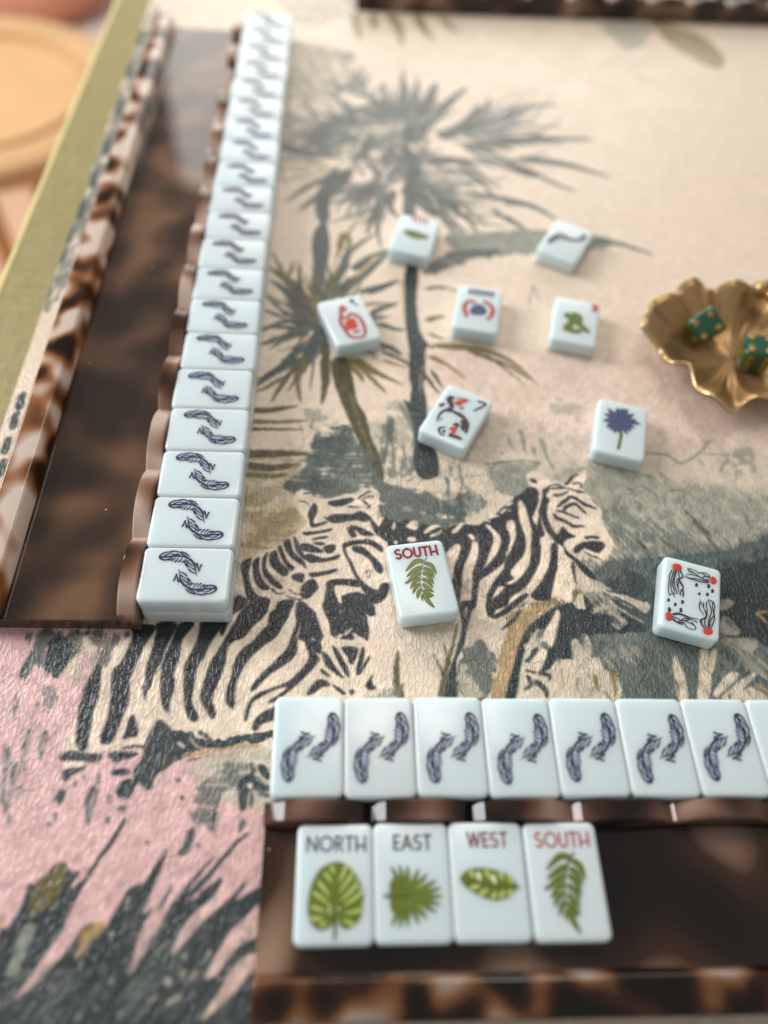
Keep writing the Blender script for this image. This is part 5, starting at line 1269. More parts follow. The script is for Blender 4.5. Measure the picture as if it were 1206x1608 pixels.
"jelly":{"jellyfish0":[["P","red",1,[-7.43,11.0,-6.72,12.08,-5.21,12.57,-4.11,12.06,-3.74,10.88,-4.46,9.91,-6.27,9.52,-7.28,9.94]],
["S","plum",0.31,0.22,0,[-7.2,9.59,-8.09,6.55,-8.09,4.01,-8.2,0.74,-7.59,-1.9]],
["S","plum",0.31,0.22,0,[-6.57,9.42,-7.28,5.72,-7.39,2.43,-6.78,-0.23,-5.64,-1.99]],
["S","plum",0.31,0.22,0,[-6.12,9.46,-6.42,6.72,-6.82,2.97,-6.11,1.05,-6.11,-1.61]],
["S","plum",0.31,0.22,0,[-5.66,9.53,-6.34,5.29,-5.87,2.2,-5.16,0.28,-5.26,-0.63]],
["S","plum",0.31,0.22,0,[-5.21,9.75,-4.59,6.57,-4.87,3.23,-4.23,-0.31]],
["S","plum",0.31,0.22,0,[-4.76,9.89,-3.27,7.54,-4.87,6.12,-5.41,4.86,-4.96,2.13]],
["S","plum",0.31,0.22,0,[-4.47,10.1,-3.43,7.67,-4.53,5.5,-3.03,2.74,-3.01,-0.8]],
["S","plum",0.31,0.22,0,[-4.7,5.81,-3.07,3.45,-3.7,1.1,-3.75,-0.86]],
["S","plum",0.31,0.22,0,[-4.02,1.36,-2.96,1.34,-2.7,-0.88]],
["S","plum",0.31,0.22,0,[-7.89,-1.82,-6.9,-0.8]]],"jellyfish1":[["P","red",1,[6.51,10.11,7.39,11.12,8.31,10.69,8.8,9.57,8.23,7.94,7.03,7.74,6.25,8.57]],
["S","plum",0.31,0.22,0,[6.33,10.97,4.33,11.62,2.52,11.04,0.98,11.47,-1.8,11.87]],
["S","plum",0.31,0.22,0,[6.5,10.47,4.68,10.26,3.2,9.06,1.03,10.19,-1.77,11.33]],
["S","plum",0.31,0.22,0,[6.36,9.88,4.37,10.53,3.12,11.23,1.93,10.48]],
["S","plum",0.31,0.22,0,[6.23,9.11,4.43,8.72,2.89,9.32,-0.46,9.35,-2.26,8.78]],
["S","plum",0.31,0.22,0,[6.25,8.57,4.45,8.18,1.42,8.12,-1.0,7.72,-2.82,7.68]],
["S","plum",0.31,0.22,0,[5.97,7.94,3.57,7.36,0.84,7.39,-1.6,7.53,-2.55,8.5]],
["S","plum",0.31,0.22,0,[-1.79,11.69,-1.12,10.43,1.33,10.29]]],"jellyfish2":[["P","red",1,[-8.55,-10.51,-8.2,-9.04,-7.05,-8.41,-6.27,-9.12,-6.03,-10.74,-6.7,-11.9,-8.02,-11.88]],
["S","plum",0.31,0.22,0,[-6.27,-9.12,-4.42,-8.02,-2.06,-8.13,0.31,-8.41,2.94,-8.26]],
["S","plum",0.31,0.22,0,[-6.11,-9.41,-3.81,-8.34,-0.85,-8.78,2.7,-9.52]],
["S","plum",0.31,0.22,0,[-6.14,-9.93,-4.3,-10.2,-2.52,-10.66,0.34,-9.08,2.42,-9.78]],
["S","plum",0.31,0.22,0,[-6.05,-10.41,-4.23,-11.53,-1.99,-9.47,0.34,-9.08]],
["S","plum",0.31,0.22,0,[-6.17,-10.96,-4.21,-11.86,-2.2,-11.23,-0.67,-12.76,1.95,-12.78]],
["S","plum",0.31,0.22,0,[-6.01,-11.24,-3.62,-12.01,-2.32,-11.77,-3.03,-12.16]],
["S","plum",0.31,0.22,0,[0.38,-10.08,1.91,-11.62,1.95,-12.78]],
["S","plum",0.31,0.22,0,[-1.96,-10.14,-0.18,-10.6,1.89,-11.29]]],"jellyfish3":[["P","red",1,[4.39,-11.85,5.09,-11.13,7.11,-10.66,8.0,-11.22,7.74,-12.46,6.32,-13.4,4.86,-13.03]],
["S","plum",0.31,0.22,0,[4.8,-11.05,3.56,-9.09,3.81,-7.99,5.53,-6.77,4.85,-3.9,2.93,0.02]],
["S","plum",0.31,0.22,0,[5.09,-11.13,3.84,-8.66,5.79,-5.67,4.53,-3.31,4.44,-0.55]],
["S","plum",0.31,0.22,0,[5.67,-11.11,5.01,-8.63,5.75,-4.31,5.37,-1.66,5.61,0.17]],
["S","plum",0.31,0.22,0,[6.25,-10.93,6.43,-7.51,7.21,-3.85,6.54,-1.29,5.87,1.13]],
["S","plum",0.31,0.22,0,[6.68,-10.8,7.01,-7.32,8.12,-4.93,7.44,-1.7,7.97,0.74]],
["S","plum",0.31,0.22,0,[7.11,-10.83,8.31,-6.58,8.08,-3.57,8.31,-0.73,7.09,0.28,7.98,0.22]],
["S","plum",0.31,0.22,0,[3.12,-0.97,3.07,-3.77,4.63,-6.03]],
["S","plum",0.31,0.22,0,[6.19,0.7,7.69,0.12,8.31,-0.73]]],"dot":[["S","navy",1.09,0.68,0,[1.21,5.67,2.21,5.55]],
["S","navy",1.19,0.74,0,[5.5,6.49,6.59,6.41]],
["S","navy",1.14,0.71,0,[6.93,4.9,7.95,4.8]],
["S","navy",0.89,0.56,0,[2.46,2.31,3.27,2.14]],
["S","navy",1.04,0.65,0,[5.22,2.9,6.18,2.78]],
["S","navy",0.99,0.62,0,[-8.2,-3.64,-7.3,-3.77]],
["S","navy",1.09,0.68,0,[-3.35,-2.95,-2.36,-3.05]],
["S","navy",0.99,0.62,0,[-5.76,-4.68,-4.86,-4.81]],
["S","navy",1.28,0.8,0,[-7.79,-7.47,-6.63,-7.52]],
["S","navy",1.19,0.74,0,[-3.76,-6.47,-2.69,-6.55]]]},
"seven":{"koi":[["S","plum",1.11,0.44,0,[-7.42,7.89,-5.79,7.93,-4.73,8.81]],
["S","plum",1.3,0.52,0,[-7.12,7.65,-5.25,5.16,-3.76,3.5,-3.89,1.4]],
["S","plum",0.85,0.34,0,[-8.4,0.99,-7.45,2.83,-7.06,3.57]],
["S","plum",0.72,0.29,0,[-3.58,3.1,-4.74,0.89,-6.17,-1.46,-6.2,-4.47,-5.53,-7.04]],
["S","plum",0.98,0.39,0,[-5.3,0.56,-3.42,1.17,-1.36,1.39,0.77,0.65]],
["S","plum",0.72,0.29,0,[-1.18,0.99,2.71,0.31,5.62,-1.43,6.88,-5.08,6.83,-6.55]],
["S","plum",1.11,0.44,0,[2.96,-1.04,5.19,-3.64,5.49,-5.9]],
["S","plum",0.33,0.13,0,[-0.23,2.06,3.1,1.03,5.9,-1.26]],
["S","plum",1.11,0.44,0,[1.83,-5.63,1.86,-4.14,3.12,-5.35]],
["S","plum",0.98,0.39,0,[4.0,-3.37,5.14,-5.13,4.93,-6.23]],
["S","plum",0.65,0.26,0,[-3.14,-10.98,-2.93,-9.16,-1.07,-7.82]],
["S","plum",0.46,0.18,0,[-3.0,-10.9,-1.43,-12.38,0.5,-11.96]],
["S","plum",1.11,0.44,0,[-1.58,-10.54,-0.29,-10.27]],
["S","plum",1.11,0.44,0,[1.34,-10.75,4.08,-10.57,7.16,-10.43]],
["S","plum",0.85,0.34,0,[3.91,-10.2,5.35,-10.3,6.63,-10.02]],
["S","plum",0.98,0.39,0,[6.47,-6.53,7.28,-5.57]],
["S","plum",1.11,0.44,0,[-0.17,5.13,0.57,4.3]],
["S","plum",0.33,0.13,0,[-4.43,-4.42,-5.19,-5.85]],
["S","plum",0.39,0.16,0,[-4.07,8.95,-1.69,9.33,1.54,10.23]],
["S","red",1.5,0.9,0,[-2.42,5.31,-2.02,6.83,-0.6,6.9]],
["S","red",1.43,0.86,0,[-1.51,8.93,-0.18,9.2,0.58,9.14]],
["S","red",1.63,0.98,0,[1.48,-8.74,2.25,-7.32,3.26,-7.21]],
["S","red",1.11,0.66,0,[2.37,-9.91,3.03,-9.04]],
["S","red",0.98,0.59,0,[-2.58,7.26,-0.68,7.88]]],"numeral":[["S","ink",0.52,0.46,0,[4.13,11.77,7.94,11.73,4.91,5.86]]]},
"flower":{"flower":[["S","blue",1.81,0.37,1,[-1.22,4.39,-3.74,7.0,-6.29,9.65]],
["S","blue",1.81,0.37,1,[-1.22,4.39,-4.38,5.31,-7.56,6.23]],
["S","blue",1.81,0.37,1,[-1.22,4.39,-4.46,3.27,-7.68,2.15]],
["S","blue",1.81,0.37,1,[-1.22,4.39,-3.64,1.63,-6.03,-1.1]],
["S","blue",1.81,0.37,1,[-1.22,4.39,-1.94,0.59,-2.66,-3.16]],
["S","blue",1.81,0.37,1,[-1.22,4.39,-1.78,7.73,-2.34,11.11]],
["S","blue",1.81,0.37,1,[-1.22,4.39,0.38,7.98,2.0,11.61]],
["S","blue",1.81,0.37,1,[-1.22,4.39,1.68,7.0,4.61,9.63]],
["S","blue",1.81,0.37,1,[-1.22,4.39,3.22,4.72,7.66,5.06]],
["S","blue",1.81,0.37,1,[-1.22,4.39,2.1,3.11,5.4,1.84]],
["S","blue",1.81,0.37,1,[-1.22,4.39,0.71,1.0,2.61,-2.34]],
["S","blue",1.81,0.37,1,[-1.22,4.39,-2.92,6.41,-4.63,8.44]],
["S","blue",1.81,0.37,1,[-1.22,4.39,-0.86,7.91,-0.49,11.47]],
["S","blue",1.81,0.37,1,[-1.22,4.39,-2.83,1.15,-4.42,-2.06]],
["S","blue",1.81,0.37,1,[-1.22,4.39,1.4,2.05,4.0,-0.26]],
["S","blue",1.81,0.37,1,[-1.22,4.39,2.25,5.48,5.73,6.57]],
["S","blue",1.81,0.37,1,[-1.22,4.39,-0.97,0.89,-0.72,-2.56]],
["S","blue",1.81,0.37,1,[-1.22,4.39,-0.24,7.89,0.76,11.44]],
["P","blue",0,[-2.89,5.99,-1.47,7.72,0.44,7.04,1.49,5.24,0.76,2.48,-0.99,1.1,-2.25,1.54,-3.33,3.73]]],"stem":[["S","fern",0.81,0.75,0,[0.27,-1.42,0.13,-5.98,-0.5,-11.82]]]},
"red":{"jar":[["P","red",0,[-1.86,-0.91,0.67,0.35,2.57,-0.22,2.56,-4.23,1.46,-6.38,-2.94,-6.05]],
["S","redl",1.12,0.86,0,[-0.78,9.46,-2.51,3.32,-4.07,-0.25,-3.72,-6.31,-2.6,-11.04,1.76,-12.36,4.11,-10.62]],
["S","redl",1.12,0.86,0,[-0.46,9.37,0.67,7.49,-0.45,5.25]],
["S","redl",1.12,0.86,0,[2.42,3.38,4.81,0.13,5.09,-5.98,3.79,-11.51]],
["S","redl",1.12,0.86,0,[2.59,3.84,-0.28,1.64,-3.14,1.48]],
["S","redl",1.12,0.86,0,[-0.9,-8.14,2.39,-8.63]]],"numeral":[["S","plum",1.32,0.86,0,[4.88,12.49,5.68,10.68,4.71,9.92]],
["S","redl",0.86,0.66,0,[5.67,8.6,7.44,7.56]]]},
"crab":{"lettering":[["S","ink",0.83,0.76,0,[-5.05,12.25,-4.79,7.97]],
["S","ink",0.83,0.76,0,[-2.89,12.28,-2.65,8.1]],
["S","ink",0.83,0.76,0,[-0.72,12.31,-0.51,8.23]],
["S","ink",0.83,0.76,0,[1.44,12.34,1.63,8.36]],
["S","ink",0.83,0.76,0,[3.6,12.36,3.76,8.49]],
["S","ink",0.83,0.76,0,[5.76,12.39,5.9,8.62]],
["S","ink",0.64,0.64,0,[-5.4,12.37,7.46,12.3]]],"crab":[["P","blue",0,[-3.52,-1.82,-1.62,2.16,1.67,2.48,3.9,0.03,3.59,-3.52,-0.22,-4.96,-2.89,-4.63]],
["S","redl",1.4,1.02,0,[-4.71,-6.07,-6.32,-0.53,-4.49,3.96,-2.43,3.47]],
["S","redl",1.4,1.02,0,[6.38,-5.28,6.82,0.76,4.13,4.61,2.18,4.12]],
["S","redl",1.4,1.02,0,[-3.96,-6.87,-5.35,-6.23]],
["S","redl",1.4,1.02,0,[4.55,-6.71,6.06,-5.36]],
["S","redl",1.4,1.02,0,[-2.7,2.89,-1.93,5.11]],
["S","redl",1.4,1.02,0,[2.18,4.12,3.34,5.93]]]},
"frog":{"frog":[["S","fern",2.55,1.53,0,[-5.3,3.13,-1.82,1.17,3.14,-3.29,6.65,-6.64]],
["S","fern",2.17,1.3,0,[-2.06,4.12,1.34,3.13,2.28,-0.59]],
["S","fern",2.55,1.53,0,[-4.06,-3.49,-1.11,-7.51,3.36,-6.17]],
["S","fern",1.66,0.99,0,[-5.09,-6.75,-3.01,-8.08]],
["S","fern",2.17,1.3,0,[4.0,-5.98,5.85,-4.45]],
["S","fern",2.93,1.76,0,[-1.25,2.34,-1.98,-4.84]]],"numeral":[["S","redl",1.53,1.15,0,[6.94,13.51,8.75,11.48,7.28,8.47]]]},
"leaf":{"leaf":[["P","fern",0,[-6.27,0.56,-3.8,3.02,2.31,2.54,7.29,0.05,4.33,-2.53,-1.56,-2.82]]],"lettering":[["S","redl",0.82,0.82,0,[-3.87,15.34,-3.15,9.94]],
["S","redl",0.82,0.82,0,[-1.61,15.23,-0.9,9.84]],
["S","redl",0.82,0.82,0,[0.66,15.12,1.34,9.73]],
["S","redl",0.82,0.82,0,[2.92,15.01,3.59,9.62]]]},
"feather":{"feather":[["S","ink",1.82,1.27,0,[-7.02,-6.75,-5.99,-1.05,-3.73,2.85,0.38,1.73,3.7,2.74]],
["S","ink",1.64,1.09,0,[6.49,9.81,6.81,5.86,3.81,2.43,-0.47,1.18]],
["S","ink",0.64,0.36,0,[-7.7,-2.15,-5.72,-4.61]],
["S","ink",0.64,0.36,0,[-5.82,-0.94,-3.85,-3.41]],
["S","ink",0.64,0.36,0,[-3.94,0.26,-1.98,-2.21]],
["S","ink",0.64,0.36,0,[-2.06,1.47,-0.1,-1.01]],
["S","ink",0.64,0.36,0,[-0.18,2.68,1.78,0.19]]]}}

# ---------------------------------------------------------------- printed artwork of the mat, painted in mat millimetres
GX0, GX1, GY0, GY1, GS = -118.0, 350.0, -102.0, 580.0, 0.25
INK = dict(base=(231,212,191), pink=(222,180,177), pinkl=(222,188,176), greige=(190,180,160), rose=(214,188,176), sand=(196,170,132), sandl=(216,199,175),
  khaki=(150,134,96), olivegrey=(140,136,112), palm=(64,73,69), greygreen=(132,137,123), ol=(106,95,52), olk=(72,66,40), teal=(54,71,71), tealg=(44,54,54),
  tealk=(34,46,50), bush=(86,95,89), gold=(176,142,84), ochre=(128,108,62), ochret=(170,142,100), k=(33,37,42), c=(234,215,192), cs=(218,198,176), leaf=(46,55,58), rosegrey=(190,168,158))
def paint_mat(PRINT):
    rng = np.random.default_rng(7)
    nx, ny = int((GX1-GX0)/GS), int((GY1-GY0)/GS)
    def vnoise(h, w, cy, cx, oct=3):
        out = np.zeros((h, w), np.float32); amp = 1.0; tot = 0
        for o in range(oct):
            gh, gw = max(2, int(h/cy)+3), max(2, int(w/cx)+3)
            g = rng.random((gh, gw)).astype(np.float32)
            yy = np.arange(h)/cy; xx = np.arange(w)/cx
            y0 = yy.astype(int); x0 = xx.astype(int); fy = (yy-y0).astype(np.float32); fx = (xx-x0).astype(np.float32)
            fy = fy*fy*(3-2*fy); fx = fx*fx*(3-2*fx)
            y0 = np.minimum(y0, gh-2); x0 = np.minimum(x0, gw-2)
            rows = g[y0]*(1-fy)[:,None] + g[y0+1]*fy[:,None]
            out += amp*(rows[:, x0]*(1-fx) + rows[:, x0+1]*fx); tot += amp; amp *= .55; cy = max(cy/2.1, 1.2); cx = max(cx/2.1, 1.2)
        return out/tot
    iso = vnoise(ny, nx, 14, 14, 4); hor = vnoise(ny, nx, 6, 44, 3); ver = vnoise(ny, nx, 44, 6, 3)
    j = np.arange(nx); dia = np.empty((ny, nx), np.float32); dib = np.empty((ny, nx), np.float32)
    src = vnoise(ny, nx*2, 40, 6, 3)
    for i in range(ny):      # sheared streaks leaning left and right
        dia[i] = src[i, (j + int(i*.7)) % (nx*2)]; dib[i] = src[i, (j + (ny-i)*7//10) % (nx*2)]
    st = [iso, hor, ver, dia, dib]
    st = [(s-s.mean())/s.std() for s in st]
    wx = (vnoise(ny, nx, 7, 7, 2)-.5)*1.5; wy = (vnoise(ny, nx, 7, 7, 2)-.5)*1.5     # brush wobble, mm
    img = np.empty((ny, nx, 3), np.float32); img[:] = np.array(INK['base'], np.float32)/255
    def curve(p, closed):
        n = len(p); q = []
        for i in range(n if closed else n-1):
            a = p[(i-1) % n] if closed or i else p[0]; b = p[i]; c = p[(i+1) % n]; d = p[(i+2) % n] if closed or i+2 < n else p[-1]
            for t in (0, .25, .5, .75):
                q.append(b + .5*t*((c-a) + t*((2*a-5*b+4*c-d) + t*(3*b-a-3*c+d))) if True else b)
        if not closed: q.append(p[-1])
        return np.array(q)
    def mask(poly, wob, pad=1.0):
        x0 = int(max(0, (poly[:,0].min()-pad-GX0)/GS)); x1 = int(min(nx, (poly[:,0].max()+pad-GX0)/GS+2))
        y0 = int(max(0, (poly[:,1].min()-pad-GY0)/GS)); y1 = int(min(ny, (poly[:,1].max()+pad-GY0)/GS+2))
        if x1-x0 < 2 or y1-y0 < 2: return None
        sl = (slice(y0, y1), slice(x0, x1))
        X = (GX0+(np.arange(x0, x1)+.5)*GS)[None].astype(np.float32) + wx[sl]*wob; Y = (GY0+(np.arange(y0, y1)+.5)*GS)[:,None].astype(np.float32) + wy[sl]*wob
        m = np.zeros(X.shape, bool); n = len(poly)
        for i in range(n):
            ax, ay = poly[i]; bx, by = poly[(i+1) % n]
            if ay == by: continue
            lo, hi = min(ay, by)-1.2, max(ay, by)+1.2
            r0 = max(0, int((lo-GY0)/GS)-y0-1); r1 = min(y1-y0, int((hi-GY0)/GS)-y0+2)
            if r1 <= r0: continue
            Yr = Y[r0:r1]; c = (ay > Yr) != (by > Yr)
            m[r0:r1] ^= c & (X[r0:r1] < (bx-ax)*(Yr-ay)/(by-ay)+ax)
        return sl, m.astype(np.float32)
    def box(a, r):
        for ax in (0, 1):
            for _ in range(2):
                k = min(r, (a.shape[ax]-1)//2)
                if k < 1: continue
                pad = [(0, 0), (0, 0)]; pad[ax] = (k+1, k)
                s = np.cumsum(np.pad(a, pad, mode='edge'), axis=ax)
                a = (np.take(s, range(2*k+1, s.shape[ax]), ax) - np.take(s, range(0, s.shape[ax]-2*k-1), ax))/(2*k+1)
        return a
    def lay(sl, m, col):
        c = np.array(INK[col], np.float32)/255
        c = c*(1+(iso[sl]-.5)*.22)[..., None]
        img[sl] += (c-img[sl])*m[..., None]
    for it in PRINT:
        kind, col = it[0], it[1]
        pts = np.array(it[-1], np.float64).reshape(-1, 2)/10
        if kind == 'P':
            r = mask(curve(pts, True), .27*it[3])
            if r: lay(r[0], box(r[1], 1)*it[2]*np.clip(1.1+.12*st[0][r[0]], .8, 1), col)
        elif kind == 'S':
            q = curve(pts, False) if len(pts) > 2 else np.array([pts[0]*(1-t)+pts[-1]*t for t in np.linspace(0, 1, 6)])
            d = np.gradient(q, axis=0); d /= np.linalg.norm(d, axis=1)[:, None]+1e-9; nrm = np.stack([-d[:,1], d[:,0]], 1)
            t = np.linspace(0, 1, len(q)); w0, w1 = it[4], it[5]
            w = (w0+(w1-w0)*t**1.8)*.5*np.minimum(1, .45+t*4)*np.minimum(1, .3+(1-t)*6)
            poly = np.concatenate([q+nrm*w[:,None], (q-nrm*w[:,None])[::-1]])
            r = mask(poly, .5*it[3])
            if r: lay(r[0], box(r[1], 1)*it[2], col)
        else:
            a, bl, br, sk = it[2:6]
            r = mask(curve(pts, True), 1.5, bl*2+1)
            if r:
                m = box(r[1], max(1, int(bl/GS/2)))
                if br > 0:
                    n = .5+(st[sk][r[0]]*.8+st[0][r[0]]*.6)*.28      # broken, streaky paint
                    m = np.clip((m*(1.25-br) - n*min(1., br*2.2))/.45+.40, 0, 1)*np.clip(m*3, 0, 1)
                lay(r[0], m*a, col)
    img *= (1+(vnoise(ny, nx, 3, 3, 2)-.5)*.10)[..., None]*(1+(iso-.5)*.08)[..., None]
    # beyond the painted field the mat is plain: let the artwork fade out towards its far, right and near borders
    m = int(12/GS); bc = np.array(INK['base'], np.float32)/255; pc = np.array(INK['pink'], np.float32)/255
    f = np.ones((ny, nx), np.float32); r = np.linspace(0, 1, m, dtype=np.float32)
    f[:m] *= r[:, None]; f[-m:] *= r[::-1][:, None]; f[:, -m:] *= r[::-1][None]
    wgt = np.clip((20-(GX0+np.arange(nx)*GS))/40, 0, 1)[None, :, None]*np.clip((40-(GY0+np.arange(ny)*GS))/60, 0, 1)[:, None, None]
    img = img*f[..., None]+(bc+(pc-bc)*wgt)*(1-f[..., None])
    return np.clip(img, 0, 1)


# =============================================================== helpers
def srgb(r, g, b):
    f = lambda c: (c/255/12.92 if c/255 <= .04045 else ((c/255+.055)/1.055)**2.4)
    return (f(r), f(g), f(b), 1)
MATS = {}
def nodes(name):
    m = bpy.data.materials.new(name); m.use_nodes = True; MATS[name] = m
    nt = m.node_tree; return m, nt, nt.nodes['Principled BSDF']
def plain(name, col, rough=.4, coat=0, var=.06, scale=400, metal=0, bump=0, sss=0, rad=(1, 1, 1), spec=.5):
    m, nt, b = nodes(name)
    tc = nt.nodes.new('ShaderNodeTexCoord'); nz = nt.nodes.new('ShaderNodeTexNoise'); nz.inputs['Scale'].default_value = scale; nz.inputs['Detail'].default_value = 4
    nt.links.new(tc.outputs['Object'], nz.inputs['Vector'])
    mx = nt.nodes.new('ShaderNodeMixRGB'); mx.inputs[1].default_value = tuple(c*(1-var) for c in col[:3])+(1,); mx.inputs[2].default_value = tuple(min(1, c*(1+var)) for c in col[:3])+(1,)
    nt.links.new(nz.outputs['Fac'], mx.inputs[0]); nt.links.new(mx.outputs[0], b.inputs['Base Color'])
    mr = nt.nodes.new('ShaderNodeMapRange'); mr.inputs['To Min'].default_value = rough*.8; mr.inputs['To Max'].default_value = rough*1.2
    nt.links.new(nz.outputs['Fac'], mr.inputs['Value']); nt.links.new(mr.outputs[0], b.inputs['Roughness'])
    b.inputs['Metallic'].default_value = metal; b.inputs['Coat Weight'].default_value = coat; b.inputs['Coat Roughness'].default_value = .08; b.inputs['Specular IOR Level'].default_value = spec
    if sss:
        b.inputs['Subsurface Weight'].default_value = sss; b.inputs['Subsurface Radius'].default_value = rad; b.inputs['Subsurface Scale'].default_value = .0042
    if bump:
        bp = nt.nodes.new('ShaderNodeBump'); bp.inputs['Strength'].default_value = bump; bp.inputs['Distance'].default_value = .0002
        nt.links.new(nz.outputs['Fac'], bp.inputs['Height']); nt.links.new(bp.outputs[0], b.inputs['Normal'])
    return m
plain('tile', srgb(211, 225, 228), .20, .0, .02, 90, sss=.9, rad=(.8, 1.0, 1.05))
plain('ink', srgb(24, 33, 66), .4, .2); plain('inkl', srgb(170, 186, 202), .4, .2); plain('navyl', srgb(58, 70, 98), .35, .3); plain('navy', srgb(30, 52, 66), .35, .3); plain('plum', srgb(52, 34, 50), .35, .3)
plain('red', srgb(196, 60, 38), .3, .4, .12); plain('redl', srgb(176, 58, 62), .35, .3); plain('redd', srgb(132, 8, 18), .5, .0); plain('wine', srgb(122, 30, 58), .35, .3)
plain('fern', srgb(92, 110, 16), .38, .12, .2, 700); plain('fernd', srgb(72, 84, 22), .3, .4); plain('slit', srgb(176, 190, 106), .25, .4); plain('glint', srgb(222, 230, 190), .2, .5)
plain('blue', srgb(62, 72, 108), .4, .2, .2, 800)
plain('brass', srgb(176, 142, 98), .33, 0, .3, 120, metal=.75, bump=.7)
plain('brass_rim', srgb(222, 194, 146), .2, 0, .1, 160, metal=1)
plain('die_green', srgb(22, 78, 52), .18, .6, .1); plain('pip_gold', srgb(186, 146, 60), .3, 0, .1, metal=.6)
plain('lit_edge', srgb(226, 214, 150), .5, 0, .05, 300); plain('floor', srgb(218, 176, 146), .5, 0, .1, 4); plain('rug', srgb(235, 222, 212), .9, 0, .05, 60); plain('seat_wood', srgb(216, 172, 122), .4, .2, .24, 7); plain('seat_dark', srgb(204, 160, 110), .4, .2, .1, 9); plain('terracotta', srgb(214, 140, 110), .6, 0, .1, 20)

def tortoise(name, lo, hi, tint=1.0, scale=62., trans=.3, rough=.08, cols=((.010, .004, .002), (.075, .022, .007), (.42, .175, .06), (.86, .71, .59)), dust=False):
    """tortoiseshell acrylic: pale, amber and near-black clouds under a hard gloss"""
    m, nt, b = nodes(name); L = nt.links
    tc = nt.nodes.new('ShaderNodeTexCoord'); mp = nt.nodes.new('ShaderNodeMapping'); L.new(tc.outputs['Object'], mp.inputs['Vector'])
    n1 = nt.nodes.new('ShaderNodeTexNoise'); n1.inputs['Scale'].default_value = scale; n1.inputs['Detail'].default_value = .4; n1.inputs['Roughness'].default_value = .45; n1.inputs['Distortion'].default_value = .15
    L.new(mp.outputs[0], n1.inputs['Vector'])
    cr = nt.nodes.new('ShaderNodeValToRGB'); e = cr.color_ramp.elements
    tc4 = [tuple(min(1, v*tint) for v in c)+(1,) for c in cols]
    e[0].position = lo; e[0].color = tc4[0]; e[1].position = hi; e[1].color = tc4[3]
    a = cr.color_ramp.elements.new(lo+(hi-lo)*.3); a.color = tc4[1]
    a = cr.color_ramp.elements.new(lo+(hi-lo)*.62); a.color = tc4[2]
    L.new(n1.outputs['Fac'], cr.inputs['Fac']); L.new(cr.outputs[0], b.inputs['Base Color'])
    b.inputs['Roughness'].default_value = rough; b.inputs['Specular IOR Level'].default_value = .5
    if dust:      # a few pale specks of dust on the polished tray
        vo = nt.nodes.new('ShaderNodeTexVoronoi'); vo.inputs['Scale'].default_value = 95; vo.inputs['Randomness'].default_value = 1; L.new(tc.outputs['Object'], vo.inputs['Vector'])
        lt = nt.nodes.new('ShaderNodeMath'); lt.operation = 'LESS_THAN'; lt.inputs[1].default_value = .028; L.new(vo.outputs['Distance'], lt.inputs[0])
        dm = nt.nodes.new('ShaderNodeMixRGB'); dm.inputs[2].default_value = (.6, .52, .45, 1); L.new(lt.outputs[0], dm.inputs[0]); L.new(cr.outputs[0], dm.inputs[1]); L.new(dm.outputs[0], b.inputs['Base Color'])
    tr = nt.nodes.new('ShaderNodeBsdfTranslucent'); L.new(cr.outputs[0], tr.inputs['Color'])
    mx = nt.nodes.new('ShaderNodeMixShader'); mx.inputs[0].default_value = trans
    out = nt.nodes['Material Output']; L.new(b.outputs[0], mx.inputs[1]); L.new(tr.outputs[0], mx.inputs[2]); L.new(mx.outputs[0], out.inputs['Surface'])
    return m
tortoise('shell_tray', .30, .72, 1., 48, .0, .05, ((.030, .018, .012), (.046, .027, .017), (.092, .050, .029), (.17, .092, .050)), True)  # ramp lifted: the haze of the reflected room is put into the colour
tortoise('shell_tray_dark', .36, .84, 1., 30, .0, .07, ((.005, .002, .001), (.011, .005, .003), (.044, .017, .007), (.38, .24, .16)), True)  # palest clouds carry the glow of light through the acrylic as colour
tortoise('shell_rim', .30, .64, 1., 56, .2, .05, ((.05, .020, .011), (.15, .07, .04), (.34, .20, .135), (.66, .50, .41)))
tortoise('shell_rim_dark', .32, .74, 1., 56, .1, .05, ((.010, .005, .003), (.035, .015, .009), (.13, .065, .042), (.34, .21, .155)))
tortoise('shell_ledge', .33, .64, 1.0, 74, .3, .05, ((.012, .005, .003), (.085, .026, .009), (.42, .185, .075), (.88, .74, .63)))  # paler than the tray: backlight through the ledge is put into the colour
tortoise('shell_ledge_dark', .36, .74, .42, 82, .15, .08)

